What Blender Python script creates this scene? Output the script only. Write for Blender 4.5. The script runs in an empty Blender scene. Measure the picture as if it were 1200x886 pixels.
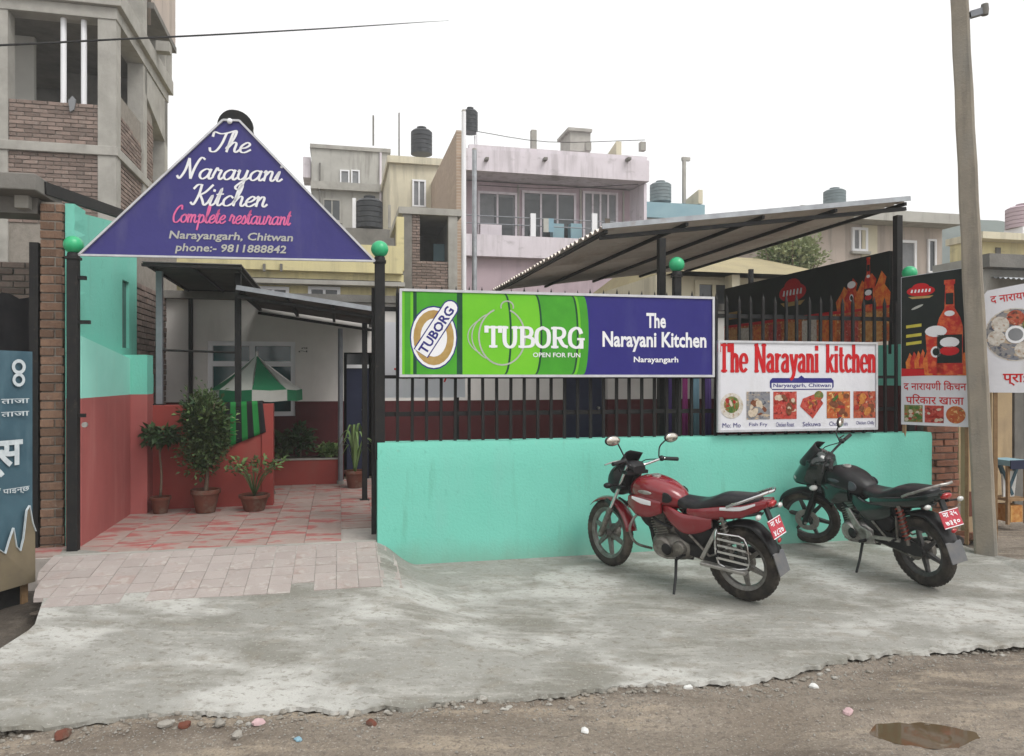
import bpy, math, random
from mathutils import Vector, Matrix, noise

random.seed(7)
R = math.radians
scene = bpy.context.scene
col = scene.collection

# ------------------------------------------------------------------ camera, sky, sun, exposure
EYE, F, CX, CY = 1.6, 880.0, 600.0, 443.0          # eye height; focal length and centre in photo pixels
cam_data = bpy.data.cameras.new('camera'); cam = bpy.data.objects.new('camera', cam_data); col.objects.link(cam)
cam.location = (0, 0, EYE); cam.rotation_euler = (R(90), 0, 0)
cam_data.sensor_width = 36.0; cam_data.lens = 36.0 * F / 1200.0
cam_data.clip_start = 0.05; cam_data.clip_end = 2000
scene.camera = cam

SUN_EL, SUN_AZ = 52.0, 132.0                         # hazy overcast noon, sun behind the viewer's right shoulder
world = bpy.data.worlds.new('World'); scene.world = world; world.use_nodes = True
wn = world.node_tree; wn.nodes.clear()
sky = wn.nodes.new('ShaderNodeTexSky'); sky.sky_type = 'NISHITA'; sky.sun_disc = False
sky.sun_elevation = R(SUN_EL); sky.sun_rotation = R(SUN_AZ)
sky.air_density = 1.0; sky.dust_density = 6.0; sky.ozone_density = 1.0
hs = wn.nodes.new('ShaderNodeHueSaturation'); hs.inputs['Saturation'].default_value = 0.06
mixw = wn.nodes.new('ShaderNodeMix'); mixw.data_type = 'RGBA'; mixw.inputs[0].default_value = 0.62
mixw.inputs[7].default_value = (12.2, 12.2, 12.1, 1)   # the even layer of cloud
bg = wn.nodes.new('ShaderNodeBackground'); bg.inputs['Strength'].default_value = 0.118
wo = wn.nodes.new('ShaderNodeOutputWorld')
wn.links.new(sky.outputs[0], hs.inputs['Color']); wn.links.new(hs.outputs[0], mixw.inputs[6])
wn.links.new(mixw.outputs[2], bg.inputs['Color']); wn.links.new(bg.outputs[0], wo.inputs['Surface'])

sd = bpy.data.lights.new('sun', 'SUN'); sd.energy = 1.5; sd.angle = R(28); sd.color = (1.0, 0.97, 0.92)
sun = bpy.data.objects.new('sun', sd); col.objects.link(sun)
_az = R(SUN_AZ); _el = R(SUN_EL)
_d = Vector((math.sin(_az) * math.cos(_el), math.cos(_az) * math.cos(_el), math.sin(_el)))
sun.rotation_euler = _d.to_track_quat('Z', 'Y').to_euler()

scene.view_settings.view_transform = 'Standard'; scene.view_settings.look = 'None'
scene.view_settings.exposure = 0.17; scene.view_settings.gamma = 1.0; scene.view_settings.use_curve_mapping = False
scene.render.engine = 'CYCLES'
scene.cycles.max_bounces = 5; scene.cycles.glossy_bounces = 2; scene.cycles.transmission_bounces = 2; scene.cycles.use_adaptive_sampling = True; scene.cycles.adaptive_threshold = 0.02; scene.cycles.use_denoising = True
scene.cycles.volume_bounces = 1
HAZE = 0.0022

# ------------------------------------------------------------------ materials
MATS = {}
def M(name, c, c2=None, scale=6.0, rough=0.75, bump=0.0, bscale=45.0, metal=0.0, rand=0.0, coat=0.0,
      layers=(), lo=0.35, hi=0.68, spec=0.25, wave=None, emit=None, trans=0.0, courses=None, splash=None):
    """procedural principled material. layers: (colour, (sx,sy,sz), lo, hi, amount) noise-masked stains"""
    m = bpy.data.materials.new(name); m.use_nodes = True; nt = m.node_tree; N = nt.nodes; L = nt.links
    b = N['Principled BSDF']
    tc = N.new('ShaderNodeTexCoord')
    def noise_(sc, det=4.0, ro=0.62):
        mp = N.new('ShaderNodeMapping'); L.new(tc.outputs['Object'], mp.inputs[0])
        mp.inputs['Scale'].default_value = sc if isinstance(sc, tuple) else (sc, sc, sc)
        n = N.new('ShaderNodeTexNoise'); n.inputs['Scale'].default_value = 1.0
        n.inputs['Detail'].default_value = det; n.inputs['Roughness'].default_value = ro
        if rand:
            oi = N.new('ShaderNodeObjectInfo'); ad = N.new('ShaderNodeVectorMath'); ad.operation = 'MULTIPLY_ADD'
            L.new(oi.outputs['Random'], ad.inputs[0]); ad.inputs[1].default_value = (37, 19, 53)
            L.new(mp.outputs[0], ad.inputs[2]); L.new(ad.outputs[0], n.inputs['Vector'])
        else:
            L.new(mp.outputs[0], n.inputs['Vector'])
        return n
    def ramp_(out, lo, hi):
        r = N.new('ShaderNodeMapRange'); r.inputs[1].default_value = lo; r.inputs[2].default_value = hi
        L.new(out, r.inputs[0]); return r.outputs[0]
    def mix_(fac, a, bb):
        x = N.new('ShaderNodeMix'); x.data_type = 'RGBA'
        if isinstance(fac, float): x.inputs[0].default_value = fac
        else: L.new(fac, x.inputs[0])
        for i, v in ((6, a), (7, bb)):
            if isinstance(v, tuple): x.inputs[i].default_value = (*v, 1)
            else: L.new(v, x.inputs[i])
        return x.outputs[2]
    c2 = c2 or tuple(x * 0.8 for x in c)
    cur = mix_(ramp_(noise_(scale).outputs['Fac'], lo, hi), c, c2)
    for (lc, ls, l0, h0, am) in layers:
        mm = N.new('ShaderNodeMath'); mm.operation = 'MULTIPLY'; mm.inputs[1].default_value = am
        L.new(ramp_(noise_(ls).outputs['Fac'], l0, h0), mm.inputs[0])
        cur = mix_(mm.outputs[0], cur, lc)
    if wave:                                            # (colour, axis, scale, lo, hi): woven or printed stripes
        w = N.new('ShaderNodeTexWave'); w.bands_direction = wave[1]; w.inputs['Scale'].default_value = wave[2]
        L.new(tc.outputs['Object'], w.inputs['Vector'])
        cur = mix_(ramp_(w.outputs['Fac'], wave[3], wave[4]), cur, wave[0])
    if splash:                                          # (colour, height, spread, amount): mud thrown up from the ground
        sx_ = N.new('ShaderNodeSeparateXYZ'); L.new(tc.outputs['Object'], sx_.inputs[0])
        ma = N.new('ShaderNodeMath'); ma.operation = 'MULTIPLY_ADD'; ma.inputs[1].default_value = -splash[2]; L.new(noise_((5.0, 5.0, 2.2)).outputs['Fac'], ma.inputs[0]); L.new(sx_.outputs[2], ma.inputs[2])
        mr = N.new('ShaderNodeMapRange'); mr.inputs[1].default_value = splash[1] - splash[2] * .5; mr.inputs[2].default_value = -splash[2] * .62; mr.inputs[3].default_value = 0; mr.inputs[4].default_value = splash[3]; L.new(ma.outputs[0], mr.inputs[0])
        cur = mix_(mr.outputs[0], cur, splash[0])
    if courses:                                         # (mortar colour, axis along the wall, brick length, course height): far brickwork
        sx_ = N.new('ShaderNodeSeparateXYZ'); cb = N.new('ShaderNodeCombineXYZ'); L.new(tc.outputs['Object'], sx_.inputs[0])
        L.new(sx_.outputs[courses[1]], cb.inputs[0]); L.new(sx_.outputs[2], cb.inputs[1])
        bt = N.new('ShaderNodeTexBrick'); L.new(cb.outputs[0], bt.inputs['Vector']); bt.inputs['Scale'].default_value = 1.0
        bt.inputs['Brick Width'].default_value = courses[2]; bt.inputs['Row Height'].default_value = courses[3]; bt.inputs['Mortar Size'].default_value = courses[3] * .1
        bt.inputs['Mortar'].default_value = (*courses[0], 1); L.new(cur, bt.inputs['Color1'])
        dk = mix_(.45, cur, tuple(x * .55 for x in c)); L.new(dk, bt.inputs['Color2']); cur = bt.outputs['Color']
    if rand:
        oi = N.new('ShaderNodeObjectInfo'); h = N.new('ShaderNodeHueSaturation')
        r = N.new('ShaderNodeMapRange'); r.inputs[3].default_value = 1 - rand; r.inputs[4].default_value = 1 + rand
        L.new(oi.outputs['Random'], r.inputs[0]); L.new(r.outputs[0], h.inputs['Value']); L.new(cur, h.inputs['Color'])
        cur = h.outputs[0]
    L.new(cur, b.inputs['Base Color'])
    b.inputs['Roughness'].default_value = rough; b.inputs['Metallic'].default_value = metal
    b.inputs['Specular IOR Level'].default_value = spec
    if coat: b.inputs['Coat Weight'].default_value = coat; b.inputs['Coat Roughness'].default_value = 0.12
    if trans: b.inputs['Transmission Weight'].default_value = trans
    if bump:
        bn = N.new('ShaderNodeBump'); bn.inputs['Strength'].default_value = bump; bn.inputs['Distance'].default_value = 0.02
        L.new(noise_(bscale, 4.0, 0.65).outputs['Fac'], bn.inputs['Height']); L.new(bn.outputs[0], b.inputs['Normal'])
    if emit:
        b.inputs['Emission Color'].default_value = (*emit[:3], 1); b.inputs['Emission Strength'].default_value = emit[3]
    MATS[name] = m
    return m
def S(r, g, b):                                          # sRGB 0-255 to linear
    f = lambda x: (x / 255 / 12.92) if x <= 10 else ((x / 255 + 0.055) / 1.055) ** 2.4
    return (f(r), f(g), f(b))

# ------------------------------------------------------------------ mesh builder
def catmull(pts, k=4):
    if len(pts) < 3 or k < 2: return [Vector(p) for p in pts]
    P = [Vector(p) for p in pts]; out = []
    for i in range(len(P) - 1):
        a = P[i - 1] if i else P[0] * 2 - P[1]; b, c = P[i], P[i + 1]
        d = P[i + 2] if i + 2 < len(P) else P[-1] * 2 - P[-2]
        for j in range(k):
            t = j / k
            out.append(0.5 * ((2 * b) + (c - a) * t + (2 * a - 5 * b + 4 * c - d) * t * t + (3 * b - a - 3 * c + d) * t ** 3))
    out.append(P[-1]); return out

class MB:
    def __init__(s, xf=None): s.v = []; s.f = []; s.xf = xf
    def add(s, vs, fs):
        o = len(s.v); s.v += [tuple(v) for v in vs]; s.f += [tuple(i + o for i in f) for f in fs]; return s
    def box(s, x0, x1, y0, y1, z0, z1):
        return s.add([(x, y, z) for z in (z0, z1) for y in (y0, y1) for x in (x0, x1)],
                     [(0, 2, 3, 1), (4, 5, 7, 6), (0, 1, 5, 4), (2, 6, 7, 3), (0, 4, 6, 2), (1, 3, 7, 5)])
    def bar(s, p, q, w, h=None, up=(0, 0, 1)):           # box beam from p to q
        p, q = Vector(p), Vector(q); h = h or w; d = (q - p).normalized(); up = Vector(up)
        if abs(d.dot(up)) > 0.98: up = Vector((0, 1, 0)) if abs(d.y) < 0.9 else Vector((1, 0, 0))
        a = d.cross(up).normalized() * (w / 2); b = a.cross(d).normalized() * (h / 2)
        vs = [e + sa * a + sb * b for e in (p, q) for sb in (-1, 1) for sa in (-1, 1)]
        return s.add(vs, [(0, 2, 3, 1), (4, 5, 7, 6), (0, 1, 5, 4), (2, 6, 7, 3), (0, 4, 6, 2), (1, 3, 7, 5)])
    def tube(s, pts, r, n=8, k=1, cap=True):
        P = catmull(pts, k) if k > 1 else [Vector(p) for p in pts]
        m = len(P); rs = r if isinstance(r, (list, tuple)) else [r] * m
        if len(rs) != m: rs = [rs[min(len(rs) - 1, int(i * (len(rs) - 1) / max(1, m - 1) + 0.5))] for i in range(m)]
        vs = []; prev = None
        for i, p in enumerate(P):
            t = (P[min(i + 1, m - 1)] - P[max(i - 1, 0)]).normalized()
            if prev is None:
                a = t.cross(Vector((0, 0, 1)) if abs(t.z) < 0.9 else Vector((1, 0, 0))).normalized()
            else:
                a = (prev - t * prev.dot(t)).normalized()
            prev = a; b = t.cross(a)
            for j in range(n):
                an = 2 * math.pi * j / n; vs.append(p + (a * math.cos(an) + b * math.sin(an)) * rs[i])
        fs = [(i * n + j, i * n + (j + 1) % n, (i + 1) * n + (j + 1) % n, (i + 1) * n + j) for i in range(m - 1) for j in range(n)]
        if cap: fs += [tuple(range(n - 1, -1, -1)), tuple((m - 1) * n + j for j in range(n))]
        return s.add(vs, fs)
    def lathe(s, prof, c=(0, 0, 0), axis='z', n=24, closed=False, a0=0.0, a1=360.0):
        full = abs(a1 - a0) >= 359.9; k = n if full else n + 1; vs = []
        for i in range(k):
            an = R(a0 + (a1 - a0) * i / n); ca, sa = math.cos(an), math.sin(an)
            for (r, h) in prof:
                p = {'z': (r * ca, r * sa, h), 'y': (r * ca, h, r * sa), 'x': (h, r * ca, r * sa)}[axis]
                vs.append((p[0] + c[0], p[1] + c[1], p[2] + c[2]))
        m = len(prof); fs = []
        for i in range(k if full else k - 1):
            i2 = (i + 1) % k
            for j in range(m if closed else m - 1):
                j2 = (j + 1) % m; fs.append((i * m + j, i2 * m + j, i2 * m + j2, i * m + j2))
        return s.add(vs, fs)
    def ell(s, c, r, n=14, m=9):
        pr = [(math.sin(math.pi * i / (m - 1)), -math.cos(math.pi * i / (m - 1))) for i in range(m)]
        vs = [(c[0] + r[0] * pr_ * math.cos(2 * math.pi * j / n), c[1] + r[1] * pr_ * math.sin(2 * math.pi * j / n), c[2] + r[2] * h)
              for (pr_, h) in pr for j in range(n)]
        fs = [(i * n + j, i * n + (j + 1) % n, (i + 1) * n + (j + 1) % n, (i + 1) * n + j) for i in range(m - 1) for j in range(n)]
        return s.add(vs, fs)
    def loft(s, st, n=18, k=4):                          # st: (x, zc, half width, up, down, exponent[, yc])
        P = [catmull([Vector((a[0], a[1], a[2])) for a in st], k), catmull([Vector((a[3], a[4], a[5])) for a in st], k),
             catmull([Vector(((a[6] if len(a) > 6 else 0), 0, 0)) for a in st], k)]
        vs = []; m = len(P[0])
        for q in range(m):
            x, zc, hw = P[0][q]; up, dn, ex = P[1][q]; yc = P[2][q].x
            for j in range(n):
                an = 2 * math.pi * j / n; ca, sa = math.cos(an), math.sin(an); e = 2.0 / max(ex, 1.2)
                vs.append((x, yc + max(hw, 0.002) * math.copysign(abs(ca) ** e, ca), zc + (max(up, .002) if sa > 0 else max(dn, .002)) * math.copysign(abs(sa) ** e, sa)))
        fs = [(i * n + j, i * n + (j + 1) % n, (i + 1) * n + (j + 1) % n, (i + 1) * n + j) for i in range(m - 1) for j in range(n)]
        fs += [tuple(range(n - 1, -1, -1)), tuple((m - 1) * n + j for j in range(n))]
        return s.add(vs, fs)
    def prism(s, pts, d0, d1, plane='xz'):               # extruded outline
        m = len(pts)
        mk = {'xz': lambda p, d: (p[0], d, p[1]), 'xy': lambda p, d: (p[0], p[1], d), 'yz': lambda p, d: (d, p[0], p[1])}[plane]
        vs = [mk(p, d0) for p in pts] + [mk(p, d1) for p in pts]
        fs = [tuple(range(m)), tuple(range(2 * m - 1, m - 1, -1))] + [(i, m + i, m + (i + 1) % m, (i + 1) % m) for i in range(m)]
        return s.add(vs, fs)
    def mesh(s, name, mat, smooth=0):
        vs = [tuple(s.xf @ Vector(v)) for v in s.v] if s.xf else s.v
        me = bpy.data.meshes.new(name); me.from_pydata(vs, [], s.f); me.update()
        me.materials.append(MATS[mat])
        if smooth:
            me.polygons.foreach_set('use_smooth', [True] * len(me.polygons))
            if smooth > 1: me.set_sharp_from_angle(angle=R(smooth))
        return me
    def build(s, name, mat, parent=None, smooth=0, bevel=0.0, loc=None):
        return link(name, s.mesh(name, mat, smooth), parent, bevel, loc)

def link(name, me, parent=None, bevel=0.0, loc=None):
    o = bpy.data.objects.new(name, me); col.objects.link(o)
    if parent: o.parent = parent
    if loc: o.location = loc
    if bevel:
        b = o.modifiers.new('bevel', 'BEVEL'); b.width = bevel; b.segments = 2; b.limit_method = 'ANGLE'; b.angle_limit = R(40)
    return o
def tag(o, label, cat, group=None):
    o['label'] = label; o['category'] = cat
    if group: o['group'] = group
    return o
def struct(o): o['kind'] = 'structure'; return o
def stuff(o): o['kind'] = 'stuff'; return o
def thing(name, label, cat, loc=(0, 0, 0), rz=0.0, group=None):
    o = bpy.data.objects.new(name, None); col.objects.link(o); o.empty_display_size = 0.2
    o.location = loc; o.rotation_euler = (0, 0, rz); return tag(o, label, cat, group)
def bx(name, mat, parent, x0, x1, y0, y1, z0, z1, bevel=0.0):
    return MB().box(x0, x1, y0, y1, z0, z1).build(name, mat, parent, bevel=bevel)

def at(px, py, Y): return Vector(((px - CX) / F * Y, Y, EYE - (py - CY) / F * Y))
class Frame:                                             # a place with its own heading: x along its front, v away from the street
    def __init__(s, X, Y, ang): s.X, s.Y, s.a = X, Y, ang; s.c, s.s = math.cos(ang), math.sin(ang)
    def P(s, x, v, z=0.0): return Vector((s.X + x * s.c - v * s.s, s.Y + x * s.s + v * s.c, z))
    def uv(s, X, Y): dx, dy = X - s.X, Y - s.Y; return (dx * s.c + dy * s.s, -dx * s.s + dy * s.c)
    def x(s, px, v=0.0):
        k = (px - CX) / F; Xb, Yb = s.X - v * s.s, s.Y + v * s.c
        return (k * Yb - Xb) / (s.c - k * s.s)
    def z(s, px, py, v=0.0): return EYE - (py - CY) / F * s.P(s.x(px, v), v).y
A = R(13)
C = Frame(-1.15, 6.42, A)                                # the restaurant compound: origin at the left end of its street wall

# ------------------------------------------------------------------ lettering
def ribbon_text(mb, txt, font, size, x, z, y, wv, wh, sx=1.0, shear=0.0, k=4, centre=True, gap=0.08):
    """writes txt with pen strokes from a stroke font; the front faces -y"""
    tot = sum((font[ch][0] if ch in font else 0.5) + gap for ch in txt) - gap
    cx = x - (tot * size * sx / 2 if centre else 0.0); q = 0
    for ch in txt:
        if ch not in font: cx += 0.5 * size * sx; continue
        adv, strokes = font[ch]
        for st in strokes:
            P = catmull([(p[0], 0, p[1]) for p in st], k) if len(st) > 2 else [Vector((p[0], 0, p[1])) for p in st]
            P = [Vector(((p.x + shear * p.z) * sx, 0, p.z)) * size for p in P]; n = len(P); vs = []
            for i, p in enumerate(P):
                t = (P[min(i + 1, n - 1)] - P[max(i - 1, 0)]); L = t.length or 1e-6; t = t / L
                w = (wh + (wv - wh) * abs(t.z)) * size / 2; nx, nz = -t.z * w, t.x * w
                e = 0.0
                if i == 0: e = -0.25 * w
                if i == n - 1: e = 0.25 * w
                yy = y - 0.00025 * (q % 5)
                vs += [(cx + p.x + nx + t.x * e, yy, z + p.z + nz + t.z * e), (cx + p.x - nx + t.x * e, yy, z + p.z - nz + t.z * e)]
            mb.add(vs, [(2 * i, 2 * i + 1, 2 * i + 3, 2 * i + 2) for i in range(n - 1)]); q += 1
        cx += (adv + gap) * size * sx
    return mb
SCRIPT = {
 'a': (1.1, [[(.85,.85),(.5,1),(.12,.7),(.08,.25),(.35,0),(.7,.3),(.85,.85)], [(.88,1),(.8,.3),(.95,0),(1.2,.25)]]),
 'c': (.85, [[(.8,.8),(.5,1),(.1,.6),(.15,.1),(.5,0),(.92,.3)]]),
 'e': (.85, [[(.1,.4),(.5,.5),(.75,.8),(.5,1),(.12,.6),(.15,.1),(.5,0),(.92,.3)]]),
 'h': (1.0, [[(0,.3),(.4,1.4),(.45,2.1),(.25,2.0),(.15,1),(.1,0)], [(.12,.4),(.45,.95),(.7,.85),(.68,.2),(.85,0),(1.08,.25)]]),
 'i': (.56, [[(0,.3),(.25,1),(.18,.2),(.36,0),(.62,.25)], [(.28,1.4),(.3,1.58)]]),
 'l': (.55, [[(0,.3),(.4,1.4),(.42,2.1),(.22,2),(.15,.3),(.35,0),(.6,.25)]]),
 'm': (1.5, [[(0,.8),(.15,1),(.13,0)], [(.15,.5),(.4,.97),(.6,.85),(.57,0)], [(.59,.5),(.87,.97),(1.1,.85),(1.07,.2),(1.25,0),(1.5,.25)]]),
 'n': (.98, [[(0,.8),(.15,1),(.13,0)], [(.15,.5),(.45,.97),(.68,.85),(.65,.2),(.82,0),(1.05,.25)]]),
 'o': (.92, [[(.5,1),(.12,.7),(.12,.2),(.45,0),(.8,.3),(.8,.75),(.5,1),(.92,.85)]]),
 'p': (1.0, [[(0,.7),(.2,1),(.12,-.9)], [(.17,.6),(.5,1),(.8,.7),(.7,.15),(.4,0),(.18,.2)], [(.6,.05),(1.0,.25)]]),
 'r': (.82, [[(0,.3),(.2,1.12),(.35,.9),(.6,.92),(.5,.3),(.65,0),(.9,.25)]]),
 's': (.75, [[(0,.2),(.35,1.05),(.6,.4),(.4,0),(.05,.1)], [(.4,0),(.85,.25)]]),
 't': (.58, [[(0,.3),(.3,1.75),(.2,.25),(.38,0),(.63,.25)], [(-.05,1.1),(.55,1.17)]]),
 'u': (1.05, [[(0,.8),(.12,1),(.1,.25),(.35,0),(.65,.3),(.75,1)], [(.75,1),(.68,.2),(.85,0),(1.1,.25)]]),
 'y': (1.02, [[(0,.8),(.12,1),(.1,.3),(.35,.05),(.65,.3),(.78,1)], [(.78,1),(.65,-.4),(.35,-.95),(.1,-.7),(.5,-.2),(1.05,.25)]]),
 'T': (1.2, [[(-.05,1.5),(.0,1.95),(.5,1.8),(1.0,1.9),(1.55,2.15)], [(.95,1.85),(.8,.8),(.5,.05),(.1,.0),(-.05,.35)]]),
 'N': (1.65, [[(-.1,.25),(.15,0),(.45,.8),(.55,2.0)], [(.55,2.0),(.8,1.0),(1.05,.0)], [(1.05,.0),(1.2,1.2),(1.5,2.1),(1.85,1.95)]]),
 'K': (1.35, [[(.5,2.05),(.45,1),(.2,.05),(-.1,.25)], [(-.1,1.6),(.15,2.0),(.5,2.05)], [(1.45,2.05),(.95,1.3),(.5,1.0)], [(.55,1.05),(.85,.5),(1.1,0),(1.4,.3)]]),
 'C': (1.1, [[(1.1,1.6),(1.0,2.1),(.5,1.8),(.1,.9),(.25,.1),(.7,0),(1.12,.4)]]),
 ' ': (.55, []),
}
_h = [(.13,.45),(.28,.63),(.44,.56),(.46,.35),(.46,0)]
SLAB = {
 'T': (.8, [[(.4,1),(.4,0)], [(0,.95),(.8,.95)], [(.2,.05),(.6,.05)], [(.05,1),(.05,.72)], [(.75,1),(.75,.72)]]),
 'U': (.84, [[(.15,1),(.15,.3),(.3,.05),(.53,.05),(.68,.3),(.68,1)], [(0,.95),(.32,.95)], [(.52,.95),(.84,.95)]]),
 'B': (.8, [[(.18,0),(.18,1)], [(0,.95),(.5,.95),(.66,.8),(.62,.6),(.45,.52),(.2,.52)], [(.45,.52),(.72,.42),(.72,.15),(.5,.05),(0,.05)]]),
 'O': (.84, [[(.42,.97),(.15,.82),(.09,.5),(.15,.18),(.42,.03),(.69,.18),(.75,.5),(.69,.82),(.42,.97)]]),
 'R': (.86, [[(.18,0),(.18,1)], [(0,.05),(.36,.05)], [(0,.95),(.5,.95),(.68,.8),(.64,.58),(.45,.48),(.2,.48)], [(.42,.48),(.62,.15),(.86,.05)]]),
 'G': (.86, [[(.7,.72),(.6,.92),(.4,.97),(.15,.8),(.09,.5),(.15,.18),(.4,.03),(.6,.08),(.7,.2)], [(.72,.0),(.72,.44)], [(.5,.44),(.88,.44)]]),
 'N': (.84, [[(.14,0),(.14,1)], [(.12,1),(.68,0)], [(.68,0),(.68,1)], [(0,.04),(.3,.04)], [(0,.96),(.2,.96)], [(.52,.96),(.84,.96)]]),
 'h': (.6, [[(.13,1),(.13,0)], [(0,.96),(.13,.96)], [(0,.04),(.27,.04)], _h, [(.34,.04),(.6,.04)]]),
 'n': (.6, [[(.13,.66),(.13,0)], [(0,.62),(.13,.62)], [(0,.04),(.27,.04)], _h, [(.34,.04),(.6,.04)]]),
 'e': (.54, [[(.1,.34),(.5,.34),(.47,.55),(.3,.64),(.12,.52),(.08,.3),(.14,.1),(.3,.02),(.5,.12)]]),
 'a': (.56, [[(.08,.52),(.22,.64),(.4,.56),(.42,.4),(.42,0)], [(.4,.04),(.56,.04)], [(.42,.4),(.2,.36),(.07,.2),(.18,.02),(.42,.14)]]),
 'r': (.44, [[(.14,.66),(.14,0)], [(0,.62),(.14,.62)], [(0,.04),(.3,.04)], [(.14,.42),(.26,.6),(.43,.6)]]),
 'y': (.58, [[(.1,.62),(.3,.03)], [(.5,.62),(.28,-.1),(.06,-.26)], [(0,.62),(.22,.62)], [(.4,.62),(.6,.62)]]),
 'i': (.3, [[(.14,.66),(.14,0)], [(0,.62),(.14,.62)], [(0,.04),(.28,.04)], [(.14,.95),(.14,.8)]]),
 'k': (.6, [[(.13,1),(.13,0)], [(0,.96),(.13,.96)], [(0,.04),(.26,.04)], [(.5,.62),(.16,.3)], [(.25,.4),(.5,.02)], [(.38,.62),(.58,.62)], [(.4,.04),(.62,.04)]]),
 't': (.4, [[(.16,.9),(.16,.2),(.24,.03),(.4,.08)], [(0,.62),(.36,.62)]]),
 'c': (.52, [[(.5,.5),(.3,.64),(.12,.52),(.08,.3),(.14,.1),(.3,.02),(.5,.12)]]),
}
def words(mb, name, mat, parent, gap):
    """links lettering word by word: pieces closer than gap along x belong to one word"""
    par = list(range(len(mb.v)))
    def root(i):
        while par[i] != i: par[i] = par[par[i]]; i = par[i]
        return i
    for f in mb.f:
        for i in f[1:]: par[root(i)] = root(f[0])
    isl = {}
    for fi, f in enumerate(mb.f): isl.setdefault(root(f[0]), []).append(fi)
    iv = sorted((min(mb.v[i][0] for fi in fs for i in mb.f[fi]), max(mb.v[i][0] for fi in fs for i in mb.f[fi]), fs) for fs in isl.values())
    out = []
    for a, b, fs in iv:
        if out and a - out[-1][0] < gap: out[-1][0] = max(out[-1][0], b); out[-1][1].extend(fs)
        else: out.append([b, list(fs)])
    last = None
    for _, fs in out:
        used = sorted({i for fi in fs for i in mb.f[fi]}); ix = {v: k for k, v in enumerate(used)}
        last = MB().add([mb.v[i] for i in used], [tuple(ix[i] for i in mb.f[fi]) for fi in fs]).build(name, mat, parent)
    return last
def text(name, s, h, mat, parent, x, z, y, width=None, shear=0.0, off=0.0, rot=0.0):
    """type from the built-in fonts as a flat mesh, centred on (x, z), cap height about h, front to -y"""
    cu = bpy.data.curves.new(name, 'FONT'); cu.body = s; cu.size = 1.0; cu.shear = shear; cu.offset = off
    cu.fill_mode = 'FRONT'; cu.resolution_u = 2
    ob = bpy.data.objects.new(name, cu); col.objects.link(ob)
    dg = bpy.context.evaluated_depsgraph_get()
    me = bpy.data.meshes.new_from_object(ob.evaluated_get(dg))
    col.objects.unlink(ob); bpy.data.objects.remove(ob)
    vs = [v.co.copy() for v in me.vertices]; fs = [tuple(p.vertices) for p in me.polygons]
    bpy.data.meshes.remove(me)
    if not vs: return None
    x0, x1 = min(v.x for v in vs), max(v.x for v in vs); y0, y1 = min(v.y for v in vs), max(v.y for v in vs)
    sz = h / (y1 - y0); sxx = (width / (x1 - x0)) if width else sz
    cr, sr = math.cos(rot), math.sin(rot); out = []
    for v in vs:
        a, b = (v.x - (x0 + x1) / 2) * sxx, (v.y - (y0 + y1) / 2) * sz
        out.append((x + a * cr - b * sr, y, z + a * sr + b * cr))
    mb = MB().add(out, fs)
    return mb.build(name, mat, parent) if (rot or ' ' not in s or name in ('plate_text', 'caption')) else words(mb, name, mat, parent, .17 * sxx)
def poly(name, mat, parent, pts, y, th=0.0):
    if th: return MB().prism(pts, y, y + th).build(name, mat, parent)
    return MB().add([(p[0], y, p[1]) for p in pts], [tuple(range(len(pts)))]).build(name, mat, parent)
def oval(cx, cz, rx, rz, n=24, a0=0, a1=360, rot=0.0):
    o = []
    for i in range(n if a1 - a0 >= 360 else n + 1):
        a = R(a0 + (a1 - a0) * i / n); p, q = rx * math.cos(a), rz * math.sin(a)
        o.append((cx + p * math.cos(rot) - q * math.sin(rot), cz + p * math.sin(rot) + q * math.cos(rot)))
    return o
# ------------------------------------------------------------------ the materials of the place
M('dirt', (.175,.145,.115), (.24,.205,.168), 1.3, .95, 1.0, 22, layers=[((.115,.093,.074),(.9,3.2,2.2),.50,.64,.8), ((.33,.275,.21),(1.1,5,9),.53,.64,.65), ((.12,.10,.085),(26,30,40),.54,.62,.6), ((.11,.095,.08),(90,90,90),.55,.62,.6), ((.38,.35,.31),(75,75,75),.60,.65,.6)])
M('cement', (.275,.27,.247), (.225,.22,.198), 1.3, .9, .4, 34, layers=[((.46,.455,.43),(.8,1.3,1),.485,.585,.8), ((.175,.168,.143),(1.0,1.8,1),.50,.62,.8), ((.42,.41,.38),(2.2,9,5),.52,.66,.5), ((.22,.20,.165),(5,8,6),.54,.66,.5), ((.15,.135,.11),(20,34,22),.56,.63,.5), ((.50,.49,.465),(60,60,60),.58,.66,.3), ((.16,.145,.12),(110,110,110),.58,.66,.3)])
M('paver', (.325,.28,.26), (.375,.335,.315), 3, .85, .3, 50, rand=.05, layers=[((.20,.165,.14),(5,5,5),.52,.70,.6), ((.335,.24,.215),(2.2,2.2,2.2),.52,.66,.5), ((.46,.43,.40),(9,9,9),.54,.66,.5)])
M('paver_stained', (.29,.215,.19), (.35,.29,.26), 3, .8, .3, 50, rand=.06, layers=[((.33,.075,.07),(2.6,5.5,2.3),.50,.60,.85), ((.18,.14,.12),(5,5,5),.58,.8,.5)])
M('paver_bed', (.42,.38,.35), None, 8, .95, .3)
M('turquoise', (.155,.50,.40), (.172,.525,.425), 1.4, .65, .22, 40, layers=[((.19,.475,.40),(3,3,.7),.52,.72,.4), ((.10,.34,.26),(14,14,9),.62,.70,.4), ((.12,.34,.25),(7,7,.8),.60,.72,.4), ((.30,.46,.38),(26,26,26),.66,.71,.45)], splash=((.19,.30,.23), .2, .26, .6))
M('turquoise_pale', (.30,.68,.58), (.26,.63,.53), 1.6, .65, .08, 60, layers=[((.32,.55,.45),(4,4,.6),.55,.8,.3)])
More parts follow.
